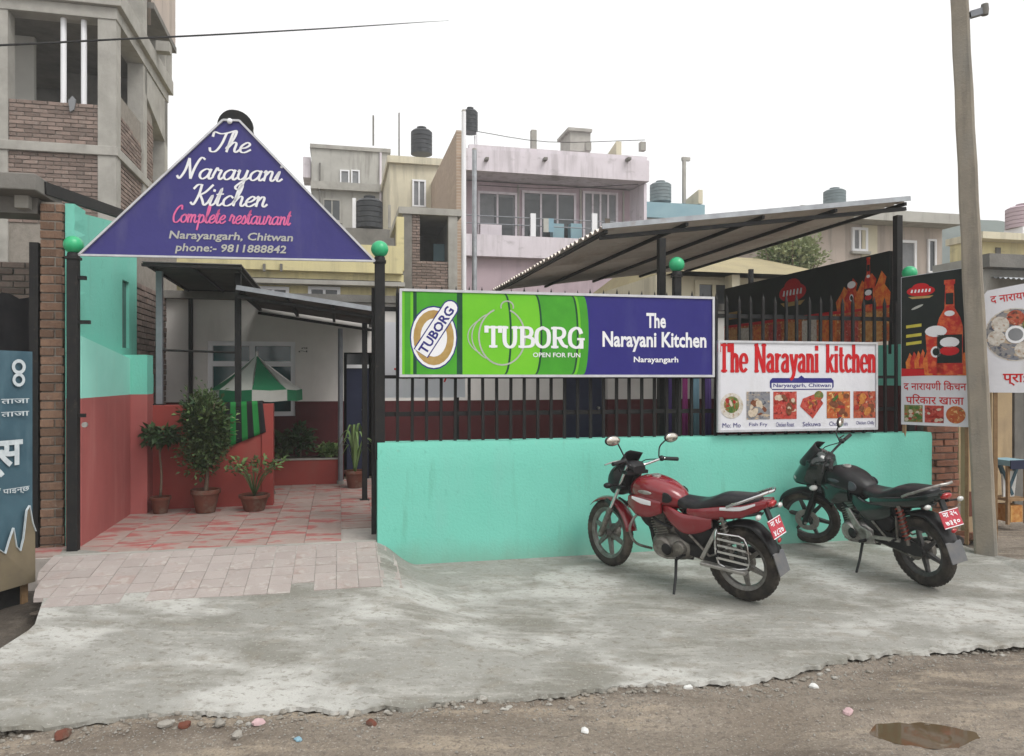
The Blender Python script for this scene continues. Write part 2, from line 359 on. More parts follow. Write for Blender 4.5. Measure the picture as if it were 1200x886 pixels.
M('wall_red', (.36,.105,.098), (.31,.09,.084), 2.4, .6, .08, 60, layers=[((.46,.20,.18),(5,5,.7),.52,.74,.4)])
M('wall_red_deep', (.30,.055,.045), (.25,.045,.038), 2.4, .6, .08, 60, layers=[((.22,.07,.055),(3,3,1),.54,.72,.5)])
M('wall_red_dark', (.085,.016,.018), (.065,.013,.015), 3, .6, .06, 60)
M('wall_white', (.66,.63,.60), (.58,.555,.53), 2, .8, .06, 60, layers=[((.40,.38,.35),(4,4,.6),.56,.8,.4)])
M('black_paint', (.012,.012,.013), (.018,.017,.016), 10, .6, .05, 80, spec=.2, layers=[((.06,.045,.035),(20,20,20),.6,.75,.5)])
M('black_plain', (.008,.008,.009), None, 6, .9)
M('green_globe', (.02,.33,.135), (.025,.38,.16), 6, .35, spec=.5)
M('steel_grey', (.22,.23,.25), (.17,.18,.2), 8, .5, .04, metal=.3)
M('galv', (.38,.40,.42), (.28,.29,.31), 7, .5, .05, metal=.45, layers=[((.17,.10,.06),(5,5,5),.62,.8,.4)])
M('roof_sheet', (.72,.66,.60), (.62,.55,.48), 2.5, .62, .05, metal=.1, rand=.1, layers=[((.36,.26,.19),(3,1.2,3),.52,.75,.6)])
M('roof_dark', (.075,.072,.070), (.11,.10,.095), 3, .7, .05, rand=.1)
M('sign_frame', (.55,.55,.57), None, 8, .5, metal=.3)
M('sign_navy', (.027,.023,.145), (.034,.029,.17), 2, .42, .35, 2.6, spec=.4, layers=[((.10,.095,.19),(5,5,1.2),.56,.74,.3)])
M('print_navy', (.018,.015,.15), (.024,.02,.17), 2, .42, .3, 2.2, layers=[((.07,.07,.2),(4,4,1),.56,.74,.3)])
M('print_white', (.74,.74,.76), (.70,.70,.72), 3, .55)
M('flex_white', (.64,.64,.67), (.57,.57,.61), 2, .45, .4, 2.6, layers=[((.46,.45,.44),(5,5,1.2),.55,.75,.4)])
M('print_pink', (.60,.10,.27), (.66,.16,.33), 30, .55)
M('print_red', (.50,.014,.018), (.44,.012,.016), 8, .55, spec=.15)
M('print_lime', (.12,.44,.014), (.155,.49,.02), 1.5, .42, .3, 2.2)
M('print_green', (.04,.25,.015), (.06,.33,.02), 3, .5)
M('print_green_dark', (.006,.045,.02), (.01,.075,.03), 6, .5)
M('print_gold', (.34,.21,.06), (.42,.29,.11), 12, .5)
M('print_black', (.010,.014,.013), (.016,.021,.018), 3, .55, spec=.15)
M('piece_red', (.34,.03,.02), (.22,.015,.012), 40, .5, spec=.2)
M('piece_brown', (.20,.07,.03), (.11,.035,.018), 40, .5, spec=.2)
M('piece_gold', (.50,.22,.05), (.38,.13,.03), 40, .5, spec=.2)
M('piece_green', (.07,.16,.03), (.04,.09,.02), 40, .5, spec=.2)
M('piece_pale', (.55,.47,.37), (.42,.34,.25), 40, .5, spec=.2)
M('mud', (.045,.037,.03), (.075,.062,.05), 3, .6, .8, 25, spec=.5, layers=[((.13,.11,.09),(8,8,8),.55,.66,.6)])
M('print_orange', (.50,.07,.015), (.62,.20,.03), 14, .5, lo=.4, hi=.6)
M('print_flame', (.42,.015,.010), (.60,.12,.03), 12, .5, lo=.45, hi=.62)
M('print_yellow', (.55,.48,.06), None, 8, .5)
M('print_amber', (.36,.13,.03), (.52,.30,.10), 18, .5)
M('food_curry', (.30,.025,.015), (.42,.13,.06), 20, .5, layers=[((.06,.03,.02),(24,24,24),.54,.6,.85), ((.50,.36,.28),(30,30,30),.6,.65,.8)])
M('food_fish', (.16,.17,.20), (.26,.24,.22), 14, .5, layers=[((.04,.05,.08),(20,20,20),.53,.6,.85), ((.48,.36,.24),(9,20,24),.54,.6,.9)])
M('food_meat', (.36,.02,.018), (.45,.09,.06), 16, .5, layers=[((.10,.008,.008),(22,22,22),.54,.62,.85), ((.60,.36,.30),(26,26,26),.6,.66,.7)])
M('food_fry', (.42,.13,.03), (.36,.05,.015), 18, .5, layers=[((.62,.42,.16),(24,24,24),.55,.62,.85), ((.07,.07,.015),(22,22,22),.58,.64,.85)])
M('food_salad', (.05,.11,.02), (.22,.20,.06), 20, .5, layers=[((.40,.04,.02),(24,24,24),.55,.6,.9), ((.55,.45,.3),(30,30,30),.6,.65,.8)])
M('food_plate', (.60,.57,.53), (.40,.36,.30), 22, .5, layers=[((.30,.16,.08),(34,34,34),.56,.64,.8)])
M('brick', (.30,.135,.085), (.20,.10,.07), 9, .92, .5, 60, rand=.28, layers=[((.33,.27,.22),(14,14,14),.58,.75,.55)])
M('brick_brown', (.20,.125,.085), (.14,.085,.06), 9, .92, .5, 60, rand=.28, layers=[((.26,.22,.18),(14,14,14),.56,.75,.6)])
M('brick_old', (.235,.175,.15), (.165,.13,.112), 9, .95, .4, 60, rand=.25, layers=[((.33,.28,.25),(12,12,12),.56,.75,.6)])
M('brick_tan', (.42,.31,.23), (.33,.24,.18), 3, .95, .3, 40, courses=((.44,.38,.31), 1, .26, .10))
M('mortar', (.26,.235,.205), (.20,.18,.155), 12, .95, .4, 50)
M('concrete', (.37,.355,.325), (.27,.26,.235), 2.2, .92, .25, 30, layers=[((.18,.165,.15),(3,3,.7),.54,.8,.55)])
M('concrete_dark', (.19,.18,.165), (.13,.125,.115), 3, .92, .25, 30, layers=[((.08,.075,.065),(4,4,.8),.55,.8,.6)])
M('concrete_pole', (.285,.25,.20), (.225,.20,.165), 3, .92, .3, 40, layers=[((.15,.135,.115),(9,9,1.2),.52,.68,.6), ((.22,.22,.205),(1.2,1.2,.5),.50,.66,.6)])
M('plaster_pink', (.46,.365,.40), (.41,.32,.355), 1.2, .85, .1, 20, layers=[((.33,.27,.29),(3.5,3.5,.35),.50,.68,.6), ((.28,.23,.24),(1.2,1.2,1.2),.58,.7,.4)])
M('plaster_pink_white', (.63,.58,.62), (.57,.52,.555), 1.2, .85, .1, 20, layers=[((.36,.325,.34),(4,4,.4),.50,.68,.6), ((.25,.23,.23),(1.5,1.5,3),.58,.7,.5)])
M('plaster_yellow', (.60,.53,.29), (.54,.48,.28), 1.2, .85, .1, 20, layers=[((.33,.29,.18),(3.5,3.5,.35),.50,.68,.65), ((.25,.22,.15),(1.2,1.2,3),.57,.68,.5)])
M('plaster_cream', (.58,.53,.40), (.50,.46,.35), 1.2, .85, .1, 20, layers=[((.33,.30,.23),(3.5,3.5,.35),.50,.68,.65)])
M('plaster_grey', (.40,.39,.36), (.33,.32,.295), 1.2, .9, .1, 20, layers=[((.20,.19,.17),(3.5,3.5,.35),.50,.66,.7)])
M('plaster_beige', (.46,.39,.34), (.40,.34,.30), 1.2, .9, .1, 20, layers=[((.25,.22,.19),(3.5,3.5,.35),.50,.66,.65)])
M('plaster_blue', (.20,.32,.37), (.24,.36,.40), 1.6, .85, .1, 20)
M('plaster_ochre', (.46,.34,.20), (.36,.27,.17), 2.2, .92, .2, 25, layers=[((.20,.15,.10),(3,3,.8),.53,.75,.7)])
M('roof_khaki', (.34,.29,.17), (.28,.24,.15), 2, .85)
M('glass_dark', (.025,.03,.034), (.045,.05,.055), 2, .12, spec=.6)
M('glass_teal', (.018,.075,.082), (.025,.05,.055), 3, .12, spec=.6)
M('curtain', (.22,.225,.235), (.16,.165,.175), 3, .8)
M('tank_black', (.025,.028,.032), (.04,.043,.048), 4, .5)
M('tank_grey', (.17,.21,.22), (.13,.16,.17), 4, .6)
M('door_navy', (.014,.018,.045), (.02,.025,.055), 4, .55)
M('tarp_blue', (.06,.12,.155), (.04,.085,.115), 2.2, .65, .1, 12, layers=[((.12,.20,.24),(5,5,1.4),.54,.75,.5)])
M('tarp_brown', (.19,.155,.10), (.14,.115,.08), 3, .7)
M('chalk_white', (.55,.60,.62), (.42,.47,.50), 25, .8)
M('cloth_black', (.010,.010,.012), (.018,.017,.018), 5, .95)
M('sack', (.13,.105,.085), (.09,.075,.06), 5, .95, .3, 30)
M('wood', (.30,.19,.10), (.22,.135,.07), (14,2,14), .8, .2, 40)
M('terracotta', (.15,.052,.034), (.10,.04,.028), 6, .85, .2, 40, layers=[((.16,.13,.10),(9,9,9),.52,.68,.6)])
M('soil', (.05,.035,.025), None, 20, .95, .6, 60)
M('leaf', (.042,.075,.026), (.085,.115,.045), 5, .6, layers=[((.13,.10,.04),(4,4,4),.6,.7,.6)])
M('leaf_light', (.10,.17,.05), (.16,.23,.09), 9, .6)
M('leaf_dark', (.028,.060,.022), (.05,.085,.032), 9, .6)
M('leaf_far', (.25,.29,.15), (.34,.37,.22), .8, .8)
M('bark', (.12,.085,.06), (.17,.13,.095), 14, .95, .4)
M('canvas_green', (.018,.13,.06), (.02,.15,.07), 4, .8)
M('canvas_white', (.42,.42,.39), (.36,.36,.33), 4, .8)
M('cloth_stripe', (.015,.16,.035), (.02,.20,.045), 4, .9)
M('cloth_pink', (.33,.05,.22), None, 4, .9)
M('cloth_purple', (.10,.06,.22), None, 4, .9)
M('cloth_sky', (.22,.36,.44), None, 4, .9)
M('water', (.085,.06,.035), (.10,.07,.04), 2, .03, spec=.6)
M('stone', (.34,.32,.285), (.24,.225,.20), 12, .9, .4, 40, rand=.25)
M('crumb', (.27,.25,.22), (.19,.17,.14), 18, .95, .5, 60, layers=[((.42,.41,.38),(9,9,9),.55,.62,.7)])
M('litter_pink', (.52,.36,.37), None, 20, .7)
M('litter_white', (.66,.66,.64), None, 20, .7)
M('hillside', (.075,.10,.085), (.05,.07,.06), .2, .95)
# motorcycles
M('bike_red', (.20,.008,.014), (.175,.007,.012), 6, .22, coat=1.0, layers=[((.20,.10,.085),(9,9,9),.58,.75,.25)])
M('bike_green', (.004,.013,.011), (.0035,.010,.0085), 6, .22, coat=1.0)
M('bike_black', (.009,.009,.010), (.013,.013,.014), 12, .42, spec=.3, layers=[((.07,.06,.05),(9,9,9),.58,.8,.4)])
M('bike_grey', (.07,.075,.09), (.055,.06,.07), 9, .35, coat=.4)
M('rubber', (.022,.020,.018), (.05,.043,.036), 14, .9, .15, 60, layers=[((.13,.11,.088),(5,5,5),.45,.66,.7)])
M('alloy', (.42,.41,.39), (.28,.27,.25), 20, .38, metal=.75, layers=[((.14,.11,.085),(16,16,16),.55,.75,.5)])
M('alloy_dull', (.22,.215,.20), (.14,.135,.125), 20, .45, metal=.6, layers=[((.10,.085,.065),(12,12,12),.5,.68,.7)])
M('alloy_dark', (.06,.06,.062), (.10,.095,.09), 20, .5, metal=.5)
M('chrome', (.70,.70,.70), (.55,.55,.55), 12, .18, metal=1.0)
M('engine_metal', (.24,.225,.20), (.12,.11,.10), 22, .5, metal=.65, layers=[((.08,.065,.05),(25,25,25),.54,.72,.7)])
M('seat_vinyl', (.014,.014,.016), (.020,.020,.022), 20, .34, .06, 120, layers=[((.10,.09,.08),(7,7,7),.55,.72,.35)])
M('lens_red', (.35,.008,.012), None, 9, .12, spec=.6, coat=.5)
M('lens_clear', (.50,.50,.48), (.40,.40,.38), 30, .08, spec=.7, coat=.5)
M('lens_amber', (.55,.20,.03), None, 9, .15)
M('mirror_glass', (.62,.58,.52), (.50,.45,.39), 9, .10, metal=.85)
M('spring_red', (.24,.04,.025), None, 9, .5)
M('plate_red', (.42,.04,.06), (.36,.035,.05), 9, .5, layers=[((.40,.28,.27),(20,20,20),.56,.68,.5)])
M('fender_grey', (.10,.105,.115), (.14,.135,.13), 9, .6)
# ------------------------------------------------------------------ ground, road, apron
def sstep(a, b, x): t = min(1, max(0, (x - a) / (b - a))); return t * t * (3 - 2 * t)
def fb(x, y, s): return noise.noise(Vector((x * s, y * s, 3.7)))
FEX = [(-3.3, 3.8)]                                      # filled in below: the apron's front edge
def drift(X, Y):                                         # dust and crumbs banked against the apron edge
    k = 0
    while k < len(FEX) - 2 and FEX[k + 1][0] < X: k += 1
    if len(FEX) < 2 or not (FEX[0][0] - .5 < X < FEX[-1][0]): return 0.0
    (xa, ya), (xb, yb) = FEX[k], FEX[k + 1]; d = ya + (yb - ya) * (X - xa) / (xb - xa) - Y
    return max(0, .014 + .035 * fb(X, Y, 2.2) + .02 * fb(X, Y, 8)) * (math.exp(-d / .16) if d > 0 else math.exp(d / .06))
def ground_z(X, Y):
    u, v = C.uv(X, Y)
    k = sstep(-0.6, 0.1, v)
    k = max(k, sstep(4.1, 4.6, X) * sstep(5.6, 6.3, Y), sstep(-3.1, -3.5, X) * sstep(4.3, 5.6, Y) * .8)
    rough = 0.012 * fb(X, Y, 2.2) + 0.006 * fb(X, Y, 7) + .02 * fb(X, Y, .6) + .012 * math.sin((Y + .12 * math.sin(X * .9) + .07 * X) * 9.0) * (1 - sstep(4.2, 5.0, Y))
    d = math.hypot((X - 2.13) / .21, (Y - 3.86) / .125); pud = -0.035 * (1 - sstep(.4, 1.7, d))
    return -0.20 + 0.15 * k + (rough if Y < 12 else 0) + pud + (drift(X, Y) if 3 < Y < 7 else 0)
def apron_z(X, Y):
    u, v = C.uv(X, Y)
    s = max(0.0, -v / 2.6); base = -0.012 - 0.145 * min(s, 1.3)
    if v >= -0.02: r = .2
    elif v > -1.1: r = .2 + v * .155 / 1.1
    else: r = .045 - (-v - 1.1) * .15
    w = 1 - sstep(-.04, .34 + max(0, -v) * .35, u)
    z = base * (1 - w) + max(r, base) * w
    return max(z + .008 * fb(X, Y, 1.3) * min(1, s * 4), ground_z(X, Y) + .018)
def zpt(px, py, z): Y = F * (EYE - z) / (py - CY); return Vector(((px - CX) / F * Y, Y))
FE = [zpt(-140, 858, -.15), zpt(0, 850, -.15), zpt(120, 842, -.15), zpt(260, 834, -.15), zpt(390, 829, -.15), zpt(500, 823, -.15), zpt(620, 812, -.15),
      zpt(720, 801, -.15), zpt(800, 797, -.15), zpt(880, 792, -.15), zpt(960, 778, -.15), zpt(1010, 765, -.15), zpt(1100, 758, -.15), zpt(1200, 749, -.15), Vector((4.6, 5.25)), Vector((7, 5.8)), Vector((12, 6.6))]
FEX[:] = [(p[0], p[1]) for p in FE]
def axis_pts(segs):
    o = []
    for a, b, n in segs: o += [a + (b - a) * i / n for i in range(n)]
    return o + [segs[-1][1]]
xs = axis_pts([(-68, -40, 2), (-40, -6, 8), (-6, -3.6, 12), (-3.6, 4.6, 150), (4.6, 8, 24), (8, 40, 8), (40, 68, 2)])
ys = axis_pts([(-10, -5, 1), (-5, 2.6, 8), (2.6, 5.4, 56), (5.4, 7.6, 22), (7.6, 14, 10), (14, 60, 8), (60, 138, 4)])
mb = MB(); nx = len(xs)
mb.add([(x, y, ground_z(x, y) + (.008 * fb(x, y, 19) + .005 * fb(x, y, 41) if 2.5 < y < 7.6 and -4 < x < 8 else 0)) for y in ys for x in xs],
       [(j * nx + i, j * nx + i + 1, (j + 1) * nx + i + 1, (j + 1) * nx + i) for j in range(len(ys) - 1) for i in range(nx - 1)])
struct(mb.build('ground', 'dirt', smooth=1))

# the cement apron between wall and road: front edge F, back edge B
BE = [zpt(74, 647, .17), C.P(-2.0, .03).xy, C.P(-1.3, .03).xy, C.P(-.6, .03).xy, C.P(-.02, .03).xy, C.P(.2, .08).xy, C.P(.5, .08).xy, C.P(1.2, .08).xy, C.P(2.0, .08).xy,
      C.P(2.8, .08).xy, C.P(3.6, .08).xy, C.P(4.4, .08).xy, C.P(5.2, .08).xy, C.P(5.62, .04).xy, Vector((4.55, 6.75)), Vector((5.8, 6.6)), Vector((12, 7.6))]
BE = [Vector((p[0], p[1])) for p in BE]
LE = [zpt(74, 647, .17), zpt(55, 700, .05), zpt(40, 740, 0), zpt(0, 774, -.08), zpt(-70, 810, -.12), FE[0]]   # bowed left end
def resample(P, n, k=1):
    P = [Vector((p[0], p[1], 0)) for p in P]
    if k > 1: P = catmull(P, k)
    L = [0.0]
    for a, b in zip(P, P[1:]): L.append(L[-1] + (b - a).length)
    out = []
    for i in range(n + 1):
        d = L[-1] * i / n; j = max(q for q in range(len(L)) if L[q] <= d + 1e-9); j = min(j, len(P) - 2)
        out.append(P[j].lerp(P[j + 1], (d - L[j]) / max(1e-9, L[j + 1] - L[j])))
    return out
NA, NB = 640, 34
def by_index(P, n): return [Vector((*(lambda a, b, t: (a[0] + (b[0] - a[0]) * t, a[1] + (b[1] - a[1]) * t))(P[min(int(q), len(P) - 2)], P[min(int(q), len(P) - 2) + 1], q - min(int(q), len(P) - 2)), 0)) for q in [(len(P) - 1) * i / n for i in range(n + 1)]]
Fp = by_index(FE, NA); Bp = by_index(BE, NA); Lp = resample(LE, NB)
mb = MB(); vs = []
for i in range(NA + 1):
    f = Fp[i].copy(); j = fb(f.x, f.y, 2.1) * .05 + abs(fb(f.x, f.y, 5.5)) * .06 - .02 + abs(fb(f.x + 9, f.y, 14)) * .022 + fb(f.x, f.y, 34) * .007
    f.y += j
    for q in range(NB + 1):
        t = q / NB; p = Bp[i].lerp(f, t)
        wl = max(0, 1 - i / 60); p = p.lerp(Lp[q] + (p - Bp[0].lerp(Fp[0], t)), wl * wl * (3 - 2 * wl))
        z = apron_z(p.x, p.y)
        if q > NB - 3: z -= .006 * (q - NB + 3) ** 1.2 * (.3 + 1.6 * abs(fb(p.x, p.y, 5)))
        vs.append((p.x, p.y, z))
    a = Vector(vs[-1]); vs.append((a.x, a.y - .006 + .02 * fb(a.x, 0, 30), a.z - .022)); vs.append((a.x, a.y + .05 + .07 * abs(fb(a.x, 3, 9)), a.z - .032)); vs.append((a.x, a.y + .13, -.4))
w = NB + 4
fs = [(i * w + q, i * w + q + 1, (i + 1) * w + q + 1, (i + 1) * w + q) for i in range(NA) for q in range(w - 1)]
mb.add(vs, fs)
vs2 = [Vector(v) for v in vs[:w - 3]]; mb.add([v for p in vs2 for v in ((p.x, p.y, p.z), (p.x - .02, p.y, p.z - .35))], [(2 * i, 2 * i + 1, 2 * i + 3, 2 * i + 2) for i in range(len(vs2) - 1)])
struct(mb.build('pavement_apron', 'cement', smooth=28))

# pink tile ramp before the gate: each tile a piece of its own
ramp = struct(MB().box(-.02, .02, -.02, .02, -.1, -.06).build('entrance_ramp', 'paver_bed', loc=C.P(-1.2, -.3, 0)))
def tile(parent, mat, u0, u1, v0, v1, zf, lift=.004, gap=.002, clip=None):
    cs = [(u0 + gap, v0 + gap), (u1 - gap, v0 + gap), (u1 - gap, v1 - gap), (u0 + gap, v1 - gap)]
    if clip: cs = [clip(*c) for c in cs]
    P = [C.P(a, b) for a, b in cs]; c = sum(P, Vector()) / 4; zc = zf(c.x, c.y); j = random.uniform(-.0025, .0025)
    top = [(p.x - c.x, p.y - c.y, zf(p.x, p.y) - zc + lift + j) for p in P]
    bot = [(x, y, z - .03) for x, y, z in top]
    o = MB().add(bot + top, [(4, 5, 6, 7), (0, 1, 5, 4), (1, 2, 6, 5), (2, 3, 7, 6), (3, 0, 4, 7)]).build('tile', mat)
    o.parent = parent; o.matrix_parent_inverse = Matrix.Translation(-Vector(parent.location)); o.location = (c.x, c.y, zc)
    return o
TS = .16
def rampclip(u, v):
    ul = -2.50 - .03 * v if v > -.3 else -2.49 + (-v - .3) * .28
    return (max(u, ul), v)
for i in range(17):
    for j in range(6):
        u0 = .14 - (i + 1) * TS; v1 = .02 - j * TS
        if j * TS > .97: continue
        uR = min(u0 + TS, .02 + j * .06 + .05)
        if j == 5 and random.random() < .12: continue
        if uR - u0 < .05 or u0 + TS < -2.45 + max(0, j * .2 - .3) * .28: continue
        tile(ramp, 'paver', u0, uR, v1 - TS, v1, apron_z, clip=rampclip)
# courtyard floor, stained tiles
yard = struct(MB().box(-3.4, 5.4, .04, 4.25, -.3, .185).build('courtyard_floor', 'paver_bed', loc=C.P(0, 0, 0))); yard.rotation_euler = (0, 0, A)
TL = .31; proto = MB().box(-TL / 2 + .002, TL / 2 - .002, -TL / 2 + .002, TL / 2 - .002, -.02, .005).mesh('tile', 'paver_stained')
for i in range(10):
    for j in range(13):
        u0 = -2.78 + i * TL; v0 = .07 + j * TL
        if u0 + TL > .35: continue
        if v0 < .4 and u0 + TL > -.02: continue
        o = link('tile', proto, yard, loc=(u0 + TL / 2, v0 + TL / 2, .192 + random.uniform(-.002, .002)))
bx('threshold', 'concrete', yard, -2.5, -.01, .01, .07, .1, .205)

# darker sheet laid over the ground in the gap before the neighbour's stall
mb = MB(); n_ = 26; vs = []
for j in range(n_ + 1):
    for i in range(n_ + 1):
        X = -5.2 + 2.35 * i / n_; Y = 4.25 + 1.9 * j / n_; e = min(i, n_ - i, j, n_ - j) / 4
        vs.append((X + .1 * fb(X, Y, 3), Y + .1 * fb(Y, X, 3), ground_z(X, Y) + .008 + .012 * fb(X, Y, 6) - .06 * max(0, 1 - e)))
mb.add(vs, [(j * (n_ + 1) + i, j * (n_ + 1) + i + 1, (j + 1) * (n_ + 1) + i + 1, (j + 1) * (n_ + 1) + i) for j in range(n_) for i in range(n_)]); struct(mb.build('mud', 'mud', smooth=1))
# puddle
P_ = [(2.13 + .21 * 1.45 * math.cos(2 * math.pi * i / 40), 3.86 + .125 * 1.45 * math.sin(2 * math.pi * i / 40)) for i in range(40)]
pz = sum(ground_z(x, y) for x, y in P_) / 40 - .012
pd = MB().add([(x, y, pz) for x, y in P_], [tuple(range(40))]).build('puddle', 'water'); struct(pd)

# loose stones: the larger ones one by one, the rest as gravel
def rock(seed, r):
    rnd = random.Random(seed); mb = MB(); mb.ell((0, 0, 0), (r, r * rnd.uniform(.6, .9), r * rnd.uniform(.4, .65)), 8, 6)
    mb.v = [tuple(Vector(v) * (1 + .55 * noise.noise(Vector(v) / r * 1.1 + Vector((seed, 0, 0))))) for v in mb.v]; return mb
def on_ground(px, py):
    Y = 4.0
    for _ in range(12):
        X = (px - CX) / F * Y; z = max(ground_z(X, Y), -9); Y = F * (EYE - z) / (py - CY)
    return ((px - CX) / F * Y, Y, ground_z((px - CX) / F * Y, Y))
ROCKS = [(793, 795, .062, 'stone', 'large pale grey stone lying against the broken apron edge'),
         (925, 789, .030, 'litter_pink', 'crumpled pink paper scrap beside the apron edge, upper of two'),
         (954, 806, .028, 'litter_white', 'white crumpled scrap on the dirt below the apron edge'),
         (993, 836, .030, 'litter_pink', 'pink paper scrap lying farther out on the dirt road'),
         (685, 858, .030, 'litter_white', 'small white stone alone on the dirt near the bottom edge'),
         (806, 807, .026, 'litter_white', 'white chip just in front of the large grey stone'),
         (72, 864, .045, 'terracotta', 'broken red brick piece lying on the dirt at far left'),
         (193, 851, .036, 'stone', 'pale stone left of a dark brick crumb by the apron'),
         (216, 852, .036, 'terracotta', 'small dark red brick crumb by the apron edge'),
         (257, 850, .036, 'stone', 'pale stone right of the dark brick crumb'),
         (303, 849, .034, 'litter_pink', 'pinkish flat chip on the dirt below the concrete'),
         (278, 864, .036, 'stone', 'grey stone near the bottom edge, left of centre'),
         (349, 868, .022, 'cloth_sky', 'tiny bright blue plastic scrap on the dirt'),
         (413, 838, .036, 'stone', 'light stone tucked under the apron lip, left of centre'),
         (436, 849, .030, 'terracotta', 'reddish brick chip below the apron, left of centre'),
         (1085, 768, .034, 'litter_white', 'white pebble beside the apron edge at right')]
for i, (px, py, r, m, lab) in enumerate(ROCKS):
    X, Y, z = on_ground(px, py)
    scrap = 'scrap' in lab
    o = rock(i + 3, r).build('paper_scrap' if scrap else 'stone', m, smooth=0 if scrap else 35, loc=(X, Y, z + r * .3)); o.rotation_euler = (0, 0, i * 1.3)
    tag(o, lab, 'litter' if scrap else 'stone', 'loose bits on the dirt road')
mb = MB(); rnd = random.Random(11)                       # broken cement crumbs along the lip
for i in range(230):
    q = rnd.random() * .86 * (len(FE) - 1); k = min(int(q), len(FE) - 2); p = FE[k].lerp(FE[k + 1], q - k)
    r = rnd.uniform(.006, .022) * (1.8 if rnd.random() < .07 else 1); X, Y = p.x, p.y - abs(rnd.gauss(0, .07)) + .02
    m0 = rock(i + 50, r); z = ground_z(X, Y) + r * .25; mb.add([(v[0] + X, v[1] + Y, v[2] + z) for v in m0.v], m0.f)
g = stuff(mb.build('rubble', 'crumb')); tag(g, 'broken cement crumbs lying along the jagged apron edge', 'rubble')
mb = MB(); rnd = random.Random(5)
for i in range(5200):
    if i < 1900:
        t = rnd.random() * .86; q = t * (len(FE) - 1); k = min(int(q), len(FE) - 2); p = FE[k].lerp(FE[k + 1], q - k)
        X, Y = p.x + rnd.uniform(-.05, .05), p.y - abs(rnd.gauss(0, .14)) - .0
    else: X, Y = rnd.uniform(-3.2, 4.6), rnd.uniform(3.3, 5.0)
    if Y > 3.2 and math.hypot((X - 2.13) / .3, (Y - 3.86) / .18) > 1:
        r = rnd.uniform(.002, .008) * (1.6 if rnd.random() < .1 else 1); z = ground_z(X, Y) + .002; a = rnd.random() * 6
        ca, sa = math.cos(a) * r, math.sin(a) * r
        mb.add([(X + ca, Y + sa, z), (X - sa, Y + ca, z), (X - ca, Y - sa * .8, z), (X + sa * .7, Y - ca, z), (X + ca * .2, Y, z + r * .8)],
               [(0, 1, 4), (1, 2, 4), (2, 3, 4), (3, 0, 4)])
g = stuff(mb.build('gravel', 'stone')); tag(g, 'fine gravel strewn over the dirt road and along the apron edge', 'gravel')

# hills far behind the houses on the right
hp = [at(px, py, 125) for px, py in ((760, 438), (900, 380), (980, 330), (1040, 300), (1085, 262), (1110, 253), (1150, 252), (1190, 264), (1240, 290), (1330, 330), (1400, 430))]
mb = MB(); top = catmull(hp, 5); n = len(top)
vs = []
for r_ in range(9):
    t = r_ / 8
    for i, p in enumerate(top):
        vs.append((p.x, p.y - 55 * (1 - t), (p.z + 1.2 * noise.noise(Vector((p.x * .15, t * 3, 0)))) * t - .5))
mb.add(vs, [(r_ * n + i, r_ * n + i + 1, (r_ + 1) * n + i + 1, (r_ + 1) * n + i) for r_ in range(8) for i in range(n - 1)])
struct(mb.build('hills', 'hillside', smooth=1))
# ------------------------------------------------------------------ helpers for the built things
BRICK_ME = {}
def bricks(parent, mat, x0, x1, y, z0, z1, bl=.23, bh=.07, mort=.012, depth=.05, side='x', limit=300, jit=.006, name='brick'):
    """a field of single bricks facing -y (side 'x') or +x (side 'y', where x0..x1 runs along y and y is the face's x)"""
    key = (mat, bl, bh, depth, side)
    if key not in BRICK_ME:
        e = .004; a, b, d = bl / 2 - mort / 2, bh / 2 - mort / 2, depth
        q = [(-a + e, -b + e), (a - e, -b + e), (a - e, b - e), (-a + e, b - e)]; Q = [(-a, -b), (a, -b), (a, b), (-a, b)]
        vs = [(x, 0, z) for x, z in q] + [(x, e, z) for x, z in Q] + [(x, d, z) for x, z in Q]
        fs = [(0, 1, 2, 3)] + [(i, 4 + i, 4 + (i + 1) % 4, (i + 1) % 4) for i in range(4)] + [(4 + i, 8 + i, 8 + (i + 1) % 4, 4 + (i + 1) % 4) for i in range(4)]
        fs = [tuple(reversed(f)) for f in fs]
        if side == 'y': vs = [(-p[1], p[0], p[2]) for p in vs]
        BRICK_ME[key] = MB().add(vs, fs).mesh(name, mat)
    me = BRICK_ME[key]; out = []; nr = max(1, int((z1 - z0) / bh + .3))
    for r in range(nr):
        zc = z0 + (r + .5) * (z1 - z0) / nr; x = x0 - (bl / 2 if r % 2 else 0)
        while x < x1 - .02:
            a, b = max(x, x0), min(x + bl, x1); x += bl
            if b - a < .04 or len(out) >= limit: continue
            c = (a + b) / 2; j = random.uniform(-jit, jit)
            o = link(name, me, parent, loc=(c, y + j, zc) if side == 'x' else (y + j, c, zc))
            sc = (b - a - mort) / (bl - mort); o.scale = (sc, 1, 1) if side == 'x' else (1, sc, 1)
            o.rotation_euler = (0, random.uniform(-.01, .01), random.uniform(-.02, .02)) if side == 'x' else (random.uniform(-.01, .01), 0, random.uniform(-.02, .02))
            out.append(o)
    return out
def corrugated(w, l, pitch=.076, amp=.011, seg=6, th=.0):
    """sheet: ridges run along x (length l), waves across y (width w)"""
    n = max(2, int(w / pitch * seg)); vs = []
    for i in range(n + 1):
        y = w * i / n; z = amp * math.sin(2 * math.pi * y / pitch)
        vs += [(0, y, z), (l, y, z), (0, y, z + .002), (l, y, z + .002)]
    fs = [(4 * i, 4 * i + 1, 4 * i + 5, 4 * i + 4) for i in range(n)] + [(4 * i + 2, 4 * i + 6, 4 * i + 7, 4 * i + 3) for i in range(n)]
    fs += [(4 * i, 4 * i + 4, 4 * i + 6, 4 * i + 2) for i in range(n)] + [(4 * i + 1, 4 * i + 3, 4 * i + 7, 4 * i + 5) for i in range(n)]
    return MB().add(vs, fs)
